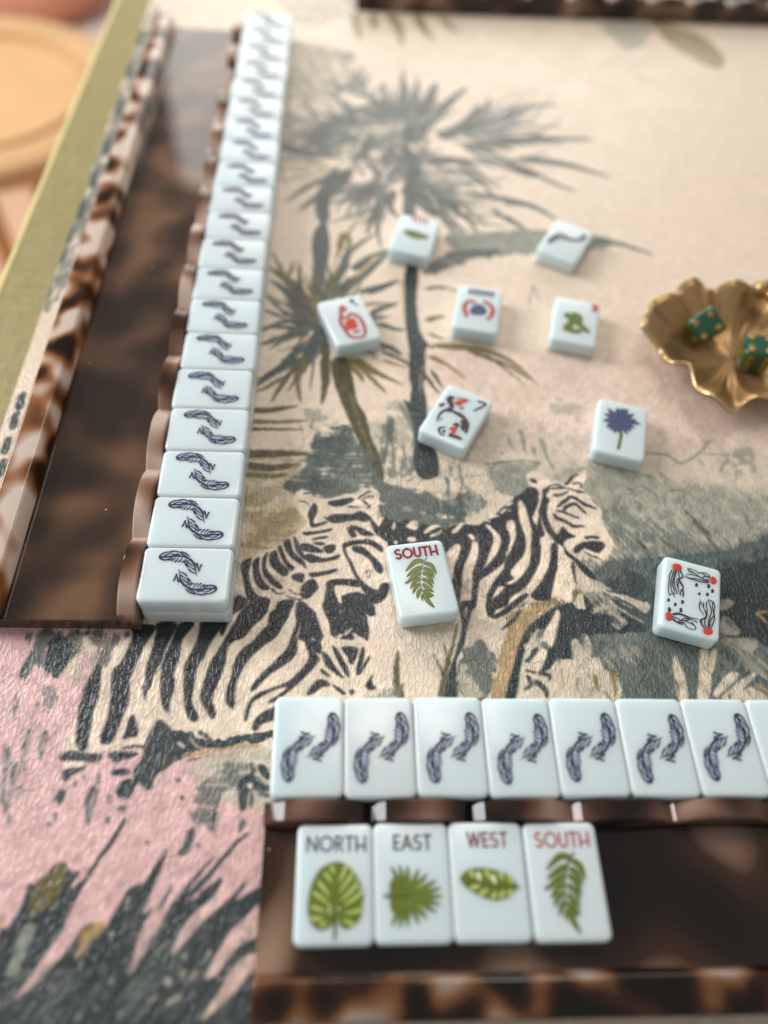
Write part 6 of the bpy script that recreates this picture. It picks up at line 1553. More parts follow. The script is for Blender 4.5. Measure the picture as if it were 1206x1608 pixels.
# mat: printed leatherette
def mat_material():
    m, nt, b = nodes('printed_leather'); L = nt.links
    px = paint_mat(PRINT)
    ny, nx = px.shape[:2]
    im = bpy.data.images.new('mat_print', nx, ny, alpha=False)
    buf = np.ones((ny, nx, 4), np.float32); buf[..., :3] = px
    im.pixels.foreach_set(buf.ravel()); im.update(); im.pack()
    uv = nt.nodes.new('ShaderNodeUVMap'); uv.uv_map = 'print'
    it = nt.nodes.new('ShaderNodeTexImage'); it.image = im; it.extension = 'EXTEND'; it.interpolation = 'Cubic'; L.new(uv.outputs[0], it.inputs['Vector'])
    L.new(it.outputs['Color'], b.inputs['Base Color'])
    tc = nt.nodes.new('ShaderNodeTexCoord')
    wn = nt.nodes.new('ShaderNodeTexNoise'); wn.inputs['Scale'].default_value = 200; wn.inputs['Detail'].default_value = 2; L.new(tc.outputs['Object'], wn.inputs['Vector'])
    sc = nt.nodes.new('ShaderNodeVectorMath'); sc.operation = 'SCALE'; sc.inputs['Scale'].default_value = .0015
    sb = nt.nodes.new('ShaderNodeVectorMath'); sb.operation = 'SUBTRACT'; sb.inputs[1].default_value = (.5, .5, .5); L.new(wn.outputs['Color'], sb.inputs[0]); L.new(sb.outputs[0], sc.inputs[0])
    ad = nt.nodes.new('ShaderNodeVectorMath'); L.new(tc.outputs['Object'], ad.inputs[0]); L.new(sc.outputs[0], ad.inputs[1])
    mp = nt.nodes.new('ShaderNodeMapping'); mp.inputs['Scale'].default_value = (1, .44, 1); mp.inputs['Rotation'].default_value = (0, 0, .10); L.new(ad.outputs[0], mp.inputs['Vector'])
    def vor(scale, feat):
        v = nt.nodes.new('ShaderNodeTexVoronoi'); v.feature = feat; v.inputs['Scale'].default_value = scale; L.new(mp.outputs[0], v.inputs['Vector']); return v
    v1 = vor(560, 'DISTANCE_TO_EDGE'); v2 = vor(1300, 'DISTANCE_TO_EDGE')
    def ramp(v, hi):
        r = nt.nodes.new('ShaderNodeMapRange'); r.interpolation_type = 'SMOOTHSTEP'; r.inputs['From Max'].default_value = hi; r.inputs['To Min'].default_value = 1; r.inputs['To Max'].default_value = 0; L.new(v.outputs['Distance'], r.inputs['Value']); return r
    r1 = ramp(v1, .2); r2 = ramp(v2, .22)
    big = nt.nodes.new('ShaderNodeTexNoise'); big.inputs['Scale'].default_value = 46; L.new(tc.outputs['Object'], big.inputs['Vector'])
    br = nt.nodes.new('ShaderNodeMapRange'); br.inputs['From Min'].default_value = .35; br.inputs['From Max'].default_value = .65; br.inputs['To Min'].default_value = .45; L.new(big.outputs['Fac'], br.inputs['Value'])
    m1 = nt.nodes.new('ShaderNodeMath'); m1.operation = 'MULTIPLY'; L.new(r1.outputs[0], m1.inputs[0]); L.new(br.outputs[0], m1.inputs[1])
    m2 = nt.nodes.new('ShaderNodeMath'); m2.operation = 'MULTIPLY_ADD'; m2.inputs[1].default_value = .22; L.new(r2.outputs[0], m2.inputs[0]); L.new(m1.outputs[0], m2.inputs[2])
    fn = nt.nodes.new('ShaderNodeTexNoise'); fn.inputs['Scale'].default_value = 1700; fn.inputs['Detail'].default_value = 3; L.new(tc.outputs['Object'], fn.inputs['Vector'])
    m3 = nt.nodes.new('ShaderNodeMath'); m3.operation = 'MULTIPLY_ADD'; m3.inputs[1].default_value = .07; L.new(fn.outputs['Fac'], m3.inputs[0]); L.new(m2.outputs[0], m3.inputs[2])
    bp = nt.nodes.new('ShaderNodeBump'); bp.inputs['Strength'].default_value = .8; bp.inputs['Distance'].default_value = .00022; L.new(m3.outputs[0], bp.inputs['Height']); L.new(bp.outputs[0], b.inputs['Normal'])
    b.inputs['Roughness'].default_value = .30; b.inputs['Specular IOR Level'].default_value = .5
    return m
mat_material()

def olive_material():
    m, nt, b = nodes('olive_cloth'); L = nt.links
    tc = nt.nodes.new('ShaderNodeTexCoord')
    w1 = nt.nodes.new('ShaderNodeTexNoise'); mp1 = nt.nodes.new('ShaderNodeMapping'); mp1.inputs['Scale'].default_value = (900, 90, 90); L.new(tc.outputs['Object'], mp1.inputs[0]); L.new(mp1.outputs[0], w1.inputs['Vector']); w1.inputs['Scale'].default_value = 1
    w2 = nt.nodes.new('ShaderNodeTexNoise'); mp2 = nt.nodes.new('ShaderNodeMapping'); mp2.inputs['Scale'].default_value = (90, 900, 90); L.new(tc.outputs['Object'], mp2.inputs[0]); L.new(mp2.outputs[0], w2.inputs['Vector']); w2.inputs['Scale'].default_value = 1
    ad = nt.nodes.new('ShaderNodeMath'); L.new(w1.outputs['Fac'], ad.inputs[0]); L.new(w2.outputs['Fac'], ad.inputs[1])
    cr = nt.nodes.new('ShaderNodeMapRange'); cr.inputs['From Min'].default_value = .7; cr.inputs['From Max'].default_value = 1.3; L.new(ad.outputs[0], cr.inputs['Value'])
    mx = nt.nodes.new('ShaderNodeMixRGB'); mx.inputs[1].default_value = srgb(134, 122, 74); mx.inputs[2].default_value = srgb(160, 148, 96); L.new(cr.outputs[0], mx.inputs[0]); L.new(mx.outputs[0], b.inputs['Base Color'])
    bp = nt.nodes.new('ShaderNodeBump'); bp.inputs['Strength'].default_value = .3; bp.inputs['Distance'].default_value = .0003; L.new(ad.outputs[0], bp.inputs['Height']); L.new(bp.outputs[0], b.inputs['Normal'])
    b.inputs['Roughness'].default_value = .6
olive_material()

def link(name, me, mats, parent=None, loc=None, rot=None):
    o = bpy.data.objects.new(name, me); COL.objects.link(o)
    if not isinstance(mats, (list, tuple)): mats = [mats]
    if not me.materials:
        for k in mats: me.materials.append(MATS[k])
    if parent: o.parent = parent
    if loc is not None: o.location = Vector(loc)*MM
    if rot is not None: o.rotation_euler = rot
    return o
def tag(o, label, cat, group=None):
    o['label'] = label; o['category'] = cat
    if group: o['group'] = group
    return o
def struct(o): o['kind'] = 'structure'; return o
def empty(name, loc, rz=0):
    o = bpy.data.objects.new(name, None); COL.objects.link(o); o.location = Vector(loc)*MM; o.rotation_euler = (0, 0, rz); o.empty_display_size = .01; return o
def mesh_of(bm, name, smooth=False, angle=None):
    bmesh.ops.recalc_face_normals(bm, faces=bm.faces[:])
    for f in bm.faces: f.smooth = smooth
    me = bpy.data.meshes.new(name); bm.to_mesh(me); bm.free()
    if angle: me.shade_smooth(); me.set_sharp_from_angle(angle=math.radians(angle))
    return me
def box_mesh(name, x0, x1, y0, y1, z0, z1, bev=0, seg=3):
    bm = bmesh.new(); bmesh.ops.create_cube(bm, size=1)
    for v in bm.verts: v.co = Vector(((x0+x1)/2+v.co.x*(x1-x0), (y0+y1)/2+v.co.y*(y1-y0), (z0+z1)/2+v.co.z*(z1-z0)))*MM
    if bev: bmesh.ops.bevel(bm, geom=bm.edges[:], offset=bev*MM, segments=seg, profile=.5, affect='EDGES')
    me = mesh_of(bm, name, bool(bev))
    return me
def profile_mesh(name, prof, x0, x1, bev=.35, seg=2, ang=20):
    """profile in (y, z) swept along x"""
    bm = bmesh.new()
    a = [bm.verts.new(Vector((x0, y, z))*MM) for y, z in prof]; b = [bm.verts.new(Vector((x1, y, z))*MM) for y, z in prof]
    n = len(prof); bm.faces.new(a); bm.faces.new(b[::-1])
    for i in range(n): bm.faces.new([a[i], b[i], b[(i+1) % n], a[(i+1) % n]])
    if bev: bmesh.ops.bevel(bm, geom=bm.edges[:], offset=bev*MM, segments=seg, profile=.5, affect='EDGES')
    return mesh_of(bm, name, False, ang)

# =============================================================== setting: floor, table, mat
struct(link('floor', box_mesh('floor', -6000, 4000, -3000, 9000, -800, -740), 'floor'))
tb = link('table', box_mesh('table', -140.5, 760, -420, 760, -34, -1.6, 2.6, 4), 'olive_cloth'); struct(tb)
link('lit_edge_strip', box_mesh('lit_edge_strip', -141.6, -138.4, -420, 760, -4.6, -.9, 1.5, 4), 'lit_edge', tb)  # added pale strip: light caught by the rounded table edge, put into colour
me = bpy.data.meshes.new('playing_mat')
def mat_mesh():
    x0, x1, y0, y1 = -117.0, 640.0, -380.0, 690.0
    bm = bmesh.new(); bmesh.ops.create_cube(bm, size=1)
    for v in bm.verts: v.co = Vector(((x0+x1)/2+v.co.x*(x1-x0), (y0+y1)/2+v.co.y*(y1-y0), -.78+v.co.z*1.56))*MM
    bmesh.ops.bevel(bm, geom=[e for e in bm.edges if all(v.co.z > -.5*MM for v in e.verts)], offset=.5*MM, segments=2, affect='EDGES')
    uvl = bm.loops.layers.uv.new('print')
    for f in bm.faces:
        for l in f.loops:
            l[uvl].uv = ((l.vert.co.x/MM-GX0)/(GX1-GX0), (l.vert.co.y/MM-GY0)/(GY1-GY0))
    return mesh_of(bm, 'playing_mat')
tag(link('playing_mat', mat_mesh(), 'printed_leather'), 'grained leatherette mat printed with zebras, palms and dark leaves on cream and pink', 'mat')
# beyond the table edge, far out of focus
struct(link('rug', box_mesh('rug', -3200, -350, 1830, 4200, -739.5, -732), 'rug'))
def disc_mesh(name, prof, n=64):
    bm = bmesh.new(); rings = []
    for r, z in prof: rings.append([bm.verts.new(Vector((r*math.cos(2*math.pi*i/n), r*math.sin(2*math.pi*i/n), z))*MM) for i in range(n)])
    for a, b in zip(rings, rings[1:]):
        for i in range(n): bm.faces.new([a[i], a[(i+1) % n], b[(i+1) % n], b[i]])
    bm.faces.new(rings[0][::-1]); bm.faces.new(rings[-1])
    return mesh_of(bm, name, True)
st = empty('stool', (-470, 930, -740)); tag(st, 'round pale wooden stool seen past the olive table edge, far out of focus', 'stool')
link('seat', disc_mesh('seat', [(190, 415), (204, 425), (205, 440), (196, 450), (120, 444)]), 'seat_wood', st)
def ring_mesh(name, r0, r1, z0, z1, n=64):
    bm = bmesh.new(); R = [[bm.verts.new(Vector((r*math.cos(2*math.pi*i/n), r*math.sin(2*math.pi*i/n), z))*MM) for i in range(n)] for r, z in ((r0, z0), (r0, z1), (r1, z1), (r1, z0))]
    for k in range(4):
        for i in range(n): bm.faces.new([R[k][i], R[k][(i+1) % n], R[(k+1) % 4][(i+1) % n], R[(k+1) % 4][i]])
    return mesh_of(bm, name, False, 40)
link('groove', ring_mesh('groove', 142, 150, 440, 450.5), 'seat_dark', st)
for k in range(4):
    a = math.pi/4+k*math.pi/2
    link('leg', profile_mesh('leg', [(-14, 0), (14, 0), (18, 418), (-18, 418)], -16, 16, 3), 'seat_wood', st, (135*math.cos(a), 135*math.sin(a), 0), (0, 0, a))
tag(link('floor_cushion', disc_mesh('floor_cushion', [(150, 0), (215, 30), (225, 60), (200, 95), (120, 110), (20, 106)]), 'terracotta', None, (-850, 2230, -732)), 'round terracotta floor cushion on the pale rug, blurred at the top left corner', 'cushion')

# =============================================================== racks
PITCH = 29.8; NB = 14; RL = PITCH*NB
def rim_mesh(th=6.0, peak=16.2, dip=5.2, seg=20):
    bm = bmesh.new(); xs = []; zs = []
    for b in range(NB):
        for i in range(seg+(b == NB-1)):
            t = i/seg; xs.append((b+t)*PITCH); zs.append(peak-dip*abs(2*t-1)**2.4)
    q = lambda x, y, z: bm.verts.new(Vector((x, y, z))*MM)
    r = .55
    rows = [[q(x, 0, 0) for x in xs], [q(x, 0, z-r) for x, z in zip(xs, zs)], [q(x, r, z) for x, z in zip(xs, zs)], [q(x, th-r, z) for x, z in zip(xs, zs)], [q(x, th, z-r) for x, z in zip(xs, zs)], [q(x, th, 0) for x in xs]]
    n = len(rows)
    for a in range(n):
        A, B = rows[a], rows[(a+1) % n]
        for i in range(len(xs)-1): bm.faces.new([A[i], A[i+1], B[i+1], B[i]])
    bm.faces.new([r_[0] for r_ in rows]); bm.faces.new([r_[-1] for r_ in rows][::-1])
    me = mesh_of(bm, 'scalloped_rim', False, 24)
    return me
RIM = rim_mesh()
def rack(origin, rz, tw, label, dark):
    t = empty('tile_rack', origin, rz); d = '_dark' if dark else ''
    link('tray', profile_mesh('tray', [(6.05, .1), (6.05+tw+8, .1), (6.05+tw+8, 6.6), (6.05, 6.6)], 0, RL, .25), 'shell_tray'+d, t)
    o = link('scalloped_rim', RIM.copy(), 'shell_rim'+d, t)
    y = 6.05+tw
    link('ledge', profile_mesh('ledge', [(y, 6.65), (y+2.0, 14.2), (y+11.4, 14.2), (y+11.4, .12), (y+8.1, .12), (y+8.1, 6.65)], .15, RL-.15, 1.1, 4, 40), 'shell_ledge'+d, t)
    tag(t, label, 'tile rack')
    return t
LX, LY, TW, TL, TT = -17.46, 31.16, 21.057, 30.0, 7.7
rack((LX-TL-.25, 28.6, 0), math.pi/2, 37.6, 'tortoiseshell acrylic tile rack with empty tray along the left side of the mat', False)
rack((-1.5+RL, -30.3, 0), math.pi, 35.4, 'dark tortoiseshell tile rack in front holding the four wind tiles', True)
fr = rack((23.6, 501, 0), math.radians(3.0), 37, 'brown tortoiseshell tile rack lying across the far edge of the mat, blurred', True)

# =============================================================== tiles
def tile_mesh():
    bm = bmesh.new(); bmesh.ops.create_cube(bm, size=1)
    w, l = TW-.05, TL-.1
    for v in bm.verts: v.co = Vector((v.co.x*w, v.co.y*l, (v.co.z+.5)*TT))*MM
    vert = [e for e in bm.edges if abs(e.verts[0].co.z-e.verts[1].co.z) > 1*MM]
    bmesh.ops.bevel(bm, geom=vert, offset=2.1*MM, segments=5, profile=.5, affect='EDGES')
    rim = [e for e in bm.edges if abs(e.verts[0].co.z-e.verts[1].co.z) < 1e-6]
    bmesh.ops.bevel(bm, geom=rim, offset=1.15*MM, segments=4, profile=.5, affect='EDGES')
    me = mesh_of(bm, 'tile', True); me.materials.append(MATS['tile']); return me
def tile_variation():      # every tile differs a trace in tone; faint handling haze changes the gloss
    nt = MATS['tile'].node_tree; b = nt.nodes['Principled BSDF']; L = nt.links
    oi = nt.nodes.new('ShaderNodeObjectInfo'); hs = nt.nodes.new('ShaderNodeHueSaturation')
    for sock, lo, hi in (('Value', .975, 1.02), ('Saturation', .8, 1.1)):
        mr = nt.nodes.new('ShaderNodeMapRange'); mr.inputs['To Min'].default_value = lo; mr.inputs['To Max'].default_value = hi; L.new(oi.outputs['Random'], mr.inputs['Value']); L.new(mr.outputs[0], hs.inputs[sock])
    src = b.inputs['Base Color'].links[0].from_socket; L.new(src, hs.inputs['Color']); L.new(hs.outputs[0], b.inputs['Base Color'])
    tc = nt.nodes.new('ShaderNodeTexCoord'); n = nt.nodes.new('ShaderNodeTexNoise'); n.inputs['Scale'].default_value = 210; n.inputs['Detail'].default_value = 6; n.noise_dimensions = '4D'
    L.new(tc.outputs['Object'], n.inputs['Vector']); L.new(oi.outputs['Random'], n.inputs['W'])
    mr = nt.nodes.new('ShaderNodeMapRange'); mr.inputs['From Min'].default_value = .3; mr.inputs['From Max'].default_value = .7; mr.inputs['To Min'].default_value = .16; mr.inputs['To Max'].default_value = .27; L.new(n.outputs['Fac'], mr.inputs['Value']); L.new(mr.outputs[0], b.inputs['Roughness'])
tile_variation()
TILE = tile_mesh()
def cr_curve(p, closed, n=5):
    p = [Vector(q) for q in p]; N = len(p); o = []
    for i in range(N if closed else N-1):
        b, c = p[i], p[(i+1) % N]; a = p[(i-1) % N] if closed or i else p[0]; d = p[(i+2) % N] if closed or i+2 < N else p[-1]
        for k in range(n):
            t = k/n; o.append(b+.5*t*((c-a)+t*((2*a-5*b+4*c-d)+t*(3*b-a-3*c+d))))
    if not closed: o.append(p[-1])
    return o
def motif_mesh(name, items, k=1.0):
    """flat painted engraving made of tapered strokes and filled outlines, in tile millimetres"""
    bm = bmesh.new(); cols = []; z = TT+.03
    for it in items:
        if it[1] not in cols: cols.append(it[1])
        mi = cols.index(it[1]); z += .004
        pts = np.array(it[-1]).reshape(-1, 2).tolist()
        if it[0] == 'P':
            q = cr_curve([(x, y, 0) for x, y in pts], True, 3); c = sum(q, Vector())/len(q)
            rim = [bm.verts.new(Vector((v.x, v.y, z))*MM) for v in q]
            mid = [bm.verts.new(Vector((c.x+(v.x-c.x)*.72, c.y+(v.y-c.y)*.72, z+.12*it[2]))*MM) for v in q]
            for i in range(len(q)):
                j = (i+1) % len(q); f = bm.faces.new([rim[i], rim[j], mid[j], mid[i]]); f.material_index = mi; f.smooth = True
            f = bm.faces.new(mid); f.material_index = mi
            if it[2]: z += .13
        else:
            w0, w1, dome = it[2], it[3], it[4]
            w0 *= k*1.3; w1 *= k*1.3
            q = cr_curve([(x, y, 0) for x, y in pts], False, 5) if len(pts) > 2 else [Vector((pts[0][0]*(1-t)+pts[1][0]*t, pts[0][1]*(1-t)+pts[1][1]*t, 0)) for t in (0, .25, .5, .75, 1)]
            n = len(q); A = []; B = []; Cn = []
            for i, v in enumerate(q):
                d = (q[min(i+1, n-1)]-q[max(i-1, 0)]).normalized(); nr = Vector((-d.y, d.x, 0)); t = i/(n-1)
                w = (w0+(w1-w0)*t**1.5)*.5
                if dome: w = max(w1*.5, w0*.5*math.sin(math.pi*min(1, .16+.86*t))**.7)
                else: w *= min(1, .55+t*5)*min(1, .55+(1-t)*5)
                A.append(bm.verts.new((v+nr*w+Vector((0, 0, z)))*MM)); B.append(bm.verts.new((v-nr*w+Vector((0, 0, z)))*MM))
                Cn.append(bm.verts.new((v+Vector((0, 0, z+(.16 if dome else .02))))*MM))
            for i in range(n-1):
                for a, b in ((A, Cn), (Cn, B)):
                    f = bm.faces.new([a[i], a[i+1], b[i+1], b[i]]); f.material_index = mi; f.smooth = True
    sm = [f.smooth for f in bm.faces]
    for f in bm.faces:
        f.normal_update()
        if f.normal.z < 0: f.normal_flip()
    me = bpy.data.meshes.new(name); bm.to_mesh(me); bm.free()
    for c in cols: me.materials.append(MATS[c])
    return me
def arc(cx, cy, rx, ry, a0, a1, n=10):
    return [(cx+rx*math.cos(math.radians(a0+(a1-a0)*i/n)), cy+ry*math.sin(math.radians(a0+(a1-a0)*i/n))) for i in range(n+1)]
GLY = {'S': (.62, [arc(.31, .74, .26, .25, 50, 250, 8)+arc(.31, .26, .27, .25, 80, -140, 8)]), 'O': (.98, [arc(.49, .5, .47, .49, 90, 450, 22)]), 'U': (.72, [[(.06, 1), (.06, .36)]+arc(.36, .33, .3, .32, 180, 360, 8)+[(.66, 1)]]),
 'T': (.6, [[(0, .98), (.6, .98)], [(.3, 1), (.3, 0)]]), 'H': (.78, [[(.06, 1), (.06, 0)], [(.72, 1), (.72, 0)], [(.06, .34), (.72, .34)]]), 'N': (.82, [[(.06, 0), (.06, 1)], [(.06, 1), (.76, 0)], [(.76, 0), (.76, 1)]]),
 'R': (.6, [[(.06, 0), (.06, 1)], [(.06, .98), (.28, .98)]+arc(.3, .74, .24, .24, 90, -90, 8)+[(.06, .5)], [(.26, .5), (.56, 0)]]), 'E': (.52, [[(.06, 0), (.06, 1)], [(.06, .98), (.5, .98)], [(.06, .5), (.44, .5)], [(.06, .02), (.5, .02)]]),
 'A': (.82, [[(.02, 0), (.41, 1)], [(.41, 1), (.8, 0)], [(.16, .3), (.66, .3)]]), 'W': (1.1, [[(.02, 1), (.3, 0)], [(.3, 0), (.55, 1)], [(.55, 1), (.8, 0)], [(.8, 0), (1.08, 1)]])}
def word_mesh(word, col, width, v0=8.5, h=3.7, sw=.68, u0=0.):
    gap = .2; tot = sum(GLY[c][0] for c in word)+gap*(len(word)-1); k = width/tot; u = u0-width/2; bm = bmesh.new(); z = TT+.03
    for c in word:
        gw, strokes = GLY[c]
        for s in strokes:
            p = [Vector((u+x*k, v0+y*h, 0)) for x, y in s]; z += .003; A = []; B = []
            for i, v in enumerate(p):
                d = (p[min(i+1, len(p)-1)]-p[max(i-1, 0)]).normalized(); nr = Vector((-d.y, d.x, 0))*sw/2
                e = d*sw*.4*(-1 if i == 0 else 1 if i == len(p)-1 else 0)
                A.append(bm.verts.new((v+nr+e+Vector((0, 0, z)))*MM)); B.append(bm.verts.new((v-nr+e+Vector((0, 0, z)))*MM))
            for i in range(len(p)-1): bm.faces.new([A[i], A[i+1], B[i+1], B[i]])
        u += (gw+gap)*k
    for f in bm.faces:
        f.normal_update()
        if f.normal.z < 0: f.normal_flip()
    me = bpy.data.meshes.new('lettering'); bm.to_mesh(me); bm.free(); me.materials.append(MATS[col]); return me
ORD = ['first', 'second', 'third', 'fourth', 'fifth', 'sixth', 'seventh', 'eighth', 'ninth', 'tenth', 'eleventh', 'twelfth', 'thirteenth', 'fourteenth', 'fifteenth', 'sixteenth', 'seventeenth', 'eighteenth', 'nineteenth', 'twentieth']
FEATHER = motif_mesh('feather', MOTIF['wall']['feather'], 1.25)
rnd = random.Random(4)
jit = lambda s: rnd.uniform(-s, s)
def tile(x, y, z, rz, label, group=None):
    t = link('mahjong_tile', TILE, 'tile', None, (x, y, z), (0, 0, rz)); tag(t, label, 'tile', group); return t
def feathers(t, cu, cv):
    du, dv, dr = jit(.25), jit(.3), jit(.03)          # each print sits a little differently
    for h in (0, 1):
        o = link('feather', FEATHER, 'ink', t)
        c = Vector((cu, cv, 0)); m = Matrix.Rotation(dr+h*math.pi, 3, 'Z')
        o.rotation_euler = (0, 0, dr+h*math.pi); o.location = (c-m @ c+Vector((du, dv, 0)))*MM
FC = (0.70, -0.42)
for k in range(20):
    y = LY+(k+.5)*TW
    tile(LX-TL/2+jit(.12), y, .05, math.pi/2+jit(.003), f'lower tile under the {ORD[k]} feather tile of the left wall from the near end', 'lower tiles of the left wall')
    dx = jit(.35) if k else 0
    t = tile(LX-TL/2+dx, y, TT+.1, math.pi/2+jit(.006), f'{ORD[k]} feather tile of the upper left wall row, counted from the near end', 'upper tiles of the left wall')
    feathers(t, *FC)
for k in range(8):
    x = (k+.5)*TW
    tile(x+jit(.1), -TL/2, .05, jit(.003), f'lower tile under the {ORD[k]} feather tile of the front wall from the left', 'lower tiles of the front wall')
    t = tile(x, -TL/2-abs(jit(.3)), TT+.1, jit(.006), f'{ORD[k]} feather tile from the left in the front wall row', 'upper tiles of the front wall')
    feathers(t, *FC)
# four winds in the front rack
NX, NY, NZ = 8.45, -36.5, 6.65
LEAF = {k: motif_mesh('leaf', MOTIF[k]['leaf'], 1.) for k in ('south', 'n0', 'n1', 'n2')}
winds = [('NORTH', 'navyl', 16.2, 'n0', 'white tile lettered NORTH over a green monstera leaf in the front rack'), ('EAST', 'plum', 10.4, 'n1', 'white tile lettered EAST over a green fan palm leaf in the front rack'),
 ('WEST', 'wine', 11.2, 'n2', 'white tile lettered WEST over an oval green leaf in the front rack'), ('SOUTH', 'redl', 15.4, 'south', 'white tile lettered SOUTH over a green fern leaf in the front rack')]
for k, (w, c, wd, lf, lab) in enumerate(winds):
    t = tile(NX+(k+.5)*TW+(.25 if k == 3 else 0), NY-TL/2+jit(.25), NZ, jit(.004), lab)
    link('lettering', word_mesh(w, c, wd, 7.9 if k < 2 else 8.4, u0=.3, sw=.56), c, t); link('leaf', LEAF[lf], 'fern', t, (0, -.8 if k == 3 else 0, 0))
# loose tiles on the mat
def loose(x, y, deg, label): return tile(x, y, .02, math.radians(deg), label)
t = loose(47.77, 45.94, 8.7, 'loose tile lettered SOUTH in red over a green fern, lying on the printed zebra')
link('lettering', word_mesh('SOUTH', 'redd', 15.4, 8.7, sw=.85), 'redd', t); link('leaf', LEAF['south'], 'fern', t)
def parts(t, key, names):
    for p, nm in names: link(nm, motif_mesh(nm, MOTIF[key][p], {'jelly': 1.1, 'seven': 1.6}.get(key, 1.15)), 'ink', t)
t = loose(143.44, 39.8, -16.7, 'loose tile with four red and black jellyfish and dark dots, right of the zebras')
parts(t, 'jelly', [('jellyfish%d' % i, 'jellyfish') for i in range(4)])
for it in MOTIF['jelly']['dot']: link('dot', motif_mesh('dot', [it], 1.35), 'navy', t)
t = loose(65.57, 121.97, -28.5, 'loose tile with black and red koi and the numeral 7'); parts(t, 'seven', [('koi', 'koi'), ('numeral', 'numeral')])
t = loose(133.53, 117.42, -15.3, 'loose tile with one blue flower on a green stem'); parts(t, 'flower', [('flower', 'flower'), ('stem', 'stem')])
t = loose(20.93, 177.2, 19.6, 'loose tile with a red jar, blurred, on the printed fan palm'); parts(t, 'red', [('jar', 'jar'), ('numeral', 'numeral')])
t = loose(80.24, 187.94, -10.9, 'loose tile with a red and blue crab below dark lettering, blurred'); parts(t, 'crab', [('lettering', 'lettering'), ('crab', 'crab')])
t = loose(125.02, 182.0, -13.8, 'loose tile with a green frog and small red numeral, left of the brass dish'); parts(t, 'frog', [('frog', 'frog'), ('numeral', 'numeral')])
t = loose(53.28, 240.48, -14.1, 'loose tile with a single oval green leaf below red lettering, farthest on the left'); parts(t, 'leaf', [('lettering', 'lettering'), ('leaf', 'leaf')])
t = loose(129.85, 241.17, -28.8, 'loose tile with a dark wavy feather, farthest on the right'); parts(t, 'feather', [('feather', 'feather')])

# =============================================================== brass dish with two dice
BC = (197.0, 167.0)
def dish():
    pts = [(152.7, 173.6), (159.8, 188.3), (164, 191.8), (173.2, 194.8), (178.2, 203.6), (186.4, 205.8), (189.0, 200.0), (193.3, 201.4), (200.6, 203.0), (210.4, 202.1), (218, 207), (227, 203), (231, 194), (238, 188), (242, 176), (238, 166), (240, 155), (232, 146), (226, 134), (214, 130), (207, 135), (198, 133), (189.2, 131.1), (183.3, 126.8), (177.6, 126.6), (171.8, 129.7), (168.4, 136.3), (167, 147.5), (160.6, 151.5), (159.3, 161.7), (153.9, 169)]
    q = cr_curve([(x-BC[0], y-BC[1], 0) for x, y in pts], True, 6); n = len(q)
    bm = bmesh.new(); rings = []
    levels = [(.0, 1.6), (.22, 1.7), (.42, 2.6), (.58, 4.6), (.72, 7.6), (.84, 10.4), (.94, 12.8), (1.0, 14.0)]
    def pt(v, s, z, off=0):
        a = math.atan2(v.y, v.x); r = v.length; rm = 38
        rr = (rm+(r-rm)*max(0, (s-.3)/.7)**.8*1.0)*s
        fold = math.sin(a*11+1.2*math.sin(a*3))
        z2 = z+fold*1.9*s*s + 1.5*math.sin(a*5+.6)*s**3 + .45*math.sin(a*37+5*s)*s*(1-s)*2.2
        return Vector((rr*math.cos(a), rr*math.sin(a), max(.3, z2+off)))*MM
    inner = [[bm.verts.new(pt(v, max(s, .02), z)) for v in q] for s, z in levels]
    outer = [[bm.verts.new(pt(v, max(s, .02)*1.0+.02*s, z, -1.3 if s > .3 else -1.2)) for v in q] for s, z in levels[::-1]]
    rings = inner+outer
    for a, b in zip(rings, rings[1:]):
        for i in range(n): bm.faces.new([a[i], a[(i+1) % n], b[(i+1) % n], b[i]])
    bm.faces.new(rings[0][::-1]); bm.faces.new(rings[-1])
    body = mesh_of(bm, 'bowl', True)
    # rounded bright lip following the rim
    bm = bmesh.new(); R = []
    for v in q:
        c = pt(v, 1.01, 14.0, -.3); d = Vector((v.x, v.y, 0)).normalized()
        R.append([bm.verts.new(c+d*math.cos(k*math.pi/4)*.6*MM+Vector((0, 0, math.sin(k*math.pi/4)*.6*MM))) for k in range(8)])
    for i in range(n):
        for k in range(8): bm.faces.new([R[i][k], R[(i+1) % n][k], R[(i+1) % n][(k+1) % 8], R[i][(k+1) % 8]])
    return body, mesh_of(bm, 'lip', True)
body, lip = dish()
dz = empty('trinket_dish', (BC[0], BC[1], 0)); tag(dz, 'ruffled flower shaped brass dish holding two green dice at the right edge', 'dish')
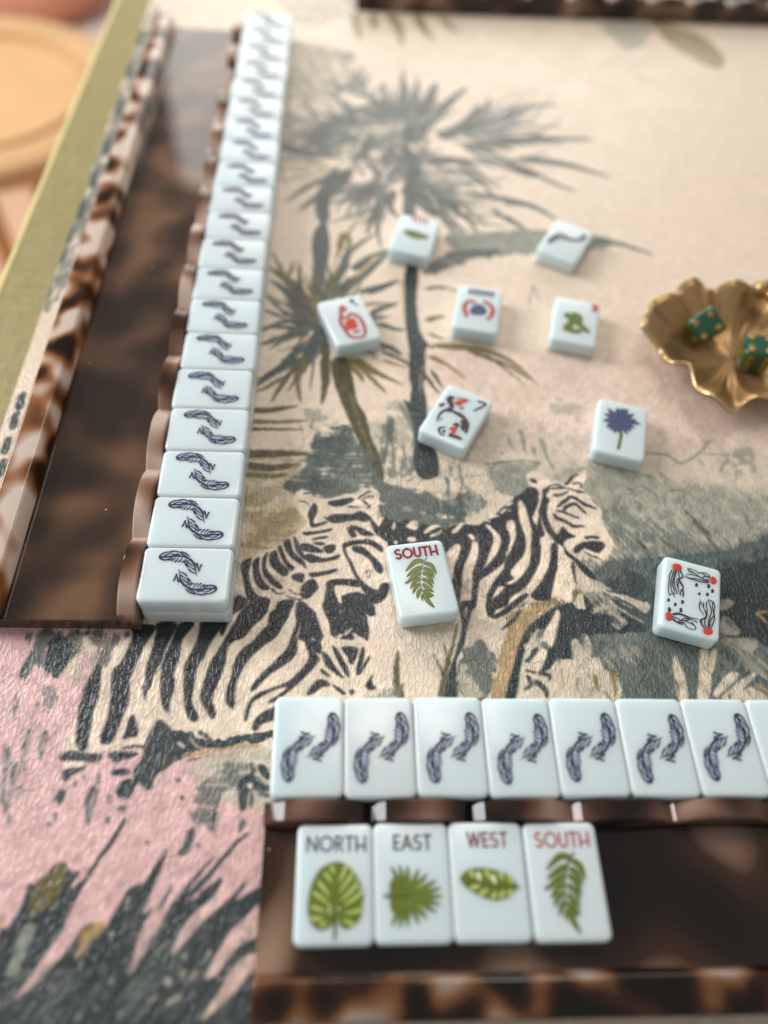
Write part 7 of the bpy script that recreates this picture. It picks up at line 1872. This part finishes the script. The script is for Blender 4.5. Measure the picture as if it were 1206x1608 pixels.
link('bowl', body, 'brass', dz); link('lip', lip, 'brass_rim', dz)
def ball(name, r, sx=1, sz=1):
    bm = bmesh.new(); bmesh.ops.create_uvsphere(bm, u_segments=24, v_segments=14, radius=r*MM)
    for v in bm.verts: v.co.x *= sx; v.co.z *= sz
    return mesh_of(bm, name, True)
for bx, by, bz, r in ((16.5, 30, 17.5, 4.4), (24, 27, 17.5, 4.0), (18.5, 23.5, 19, 3.2)): link('bead', ball('bead', r), 'brass', dz, (bx, by, bz))
def die(loc, rot, label):
    t = empty('die', loc); t.rotation_euler = rot; tag(t, label, 'die', 'green dice in the brass dish')
    s = 13.0
    link('cube', box_mesh('cube', -s/2, s/2, -s/2, s/2, -s/2, s/2, 2.3, 4), 'die_green', t)
    o = .27*s; P = {1: [(0, 0)], 2: [(-o, -o), (o, o)], 3: [(-o, -o), (0, 0), (o, o)], 4: [(-o, -o), (-o, o), (o, -o), (o, o)], 5: [(-o, -o), (-o, o), (o, -o), (o, o), (0, 0)], 6: [(-o, -o), (-o, 0), (-o, o), (o, -o), (o, 0), (o, o)]}
    faces = {4: Vector((0, 0, 1)), 3: Vector((0, 0, -1)), 6: Vector((0, -1, 0)), 1: Vector((0, 1, 0)), 2: Vector((1, 0, 0)), 5: Vector((-1, 0, 0))}
    for nmb, nv in faces.items():
        u = Vector((1, 0, 0)) if abs(nv.x) < .5 else Vector((0, 1, 0)); v = nv.cross(u)
        for a, b in P[nmb]:
            c = nv*(s/2+.03)+u*a+v*b
            link('pip', PIP, 'pip_gold', t, c, nv.to_track_quat('Z', 'Y').to_euler())
PIP = ball('pip', 1.35, 1, .14)
die((184.0, 178.5, 11.0), (Vector((-.30, -.74, .60)).to_track_quat('Z', 'Y') @ Quaternion((0, 0, 1), math.radians(52))).to_euler(), 'green die with gold pips lying tilted, its four showing')
die((203.6, 162.5, 9.4), Euler((math.radians(6), math.radians(-5), math.radians(-14))), 'green die with gold pips at the right edge, its six facing front')
# dust on the glossy trays stays out of the geometry: it is below two pixels
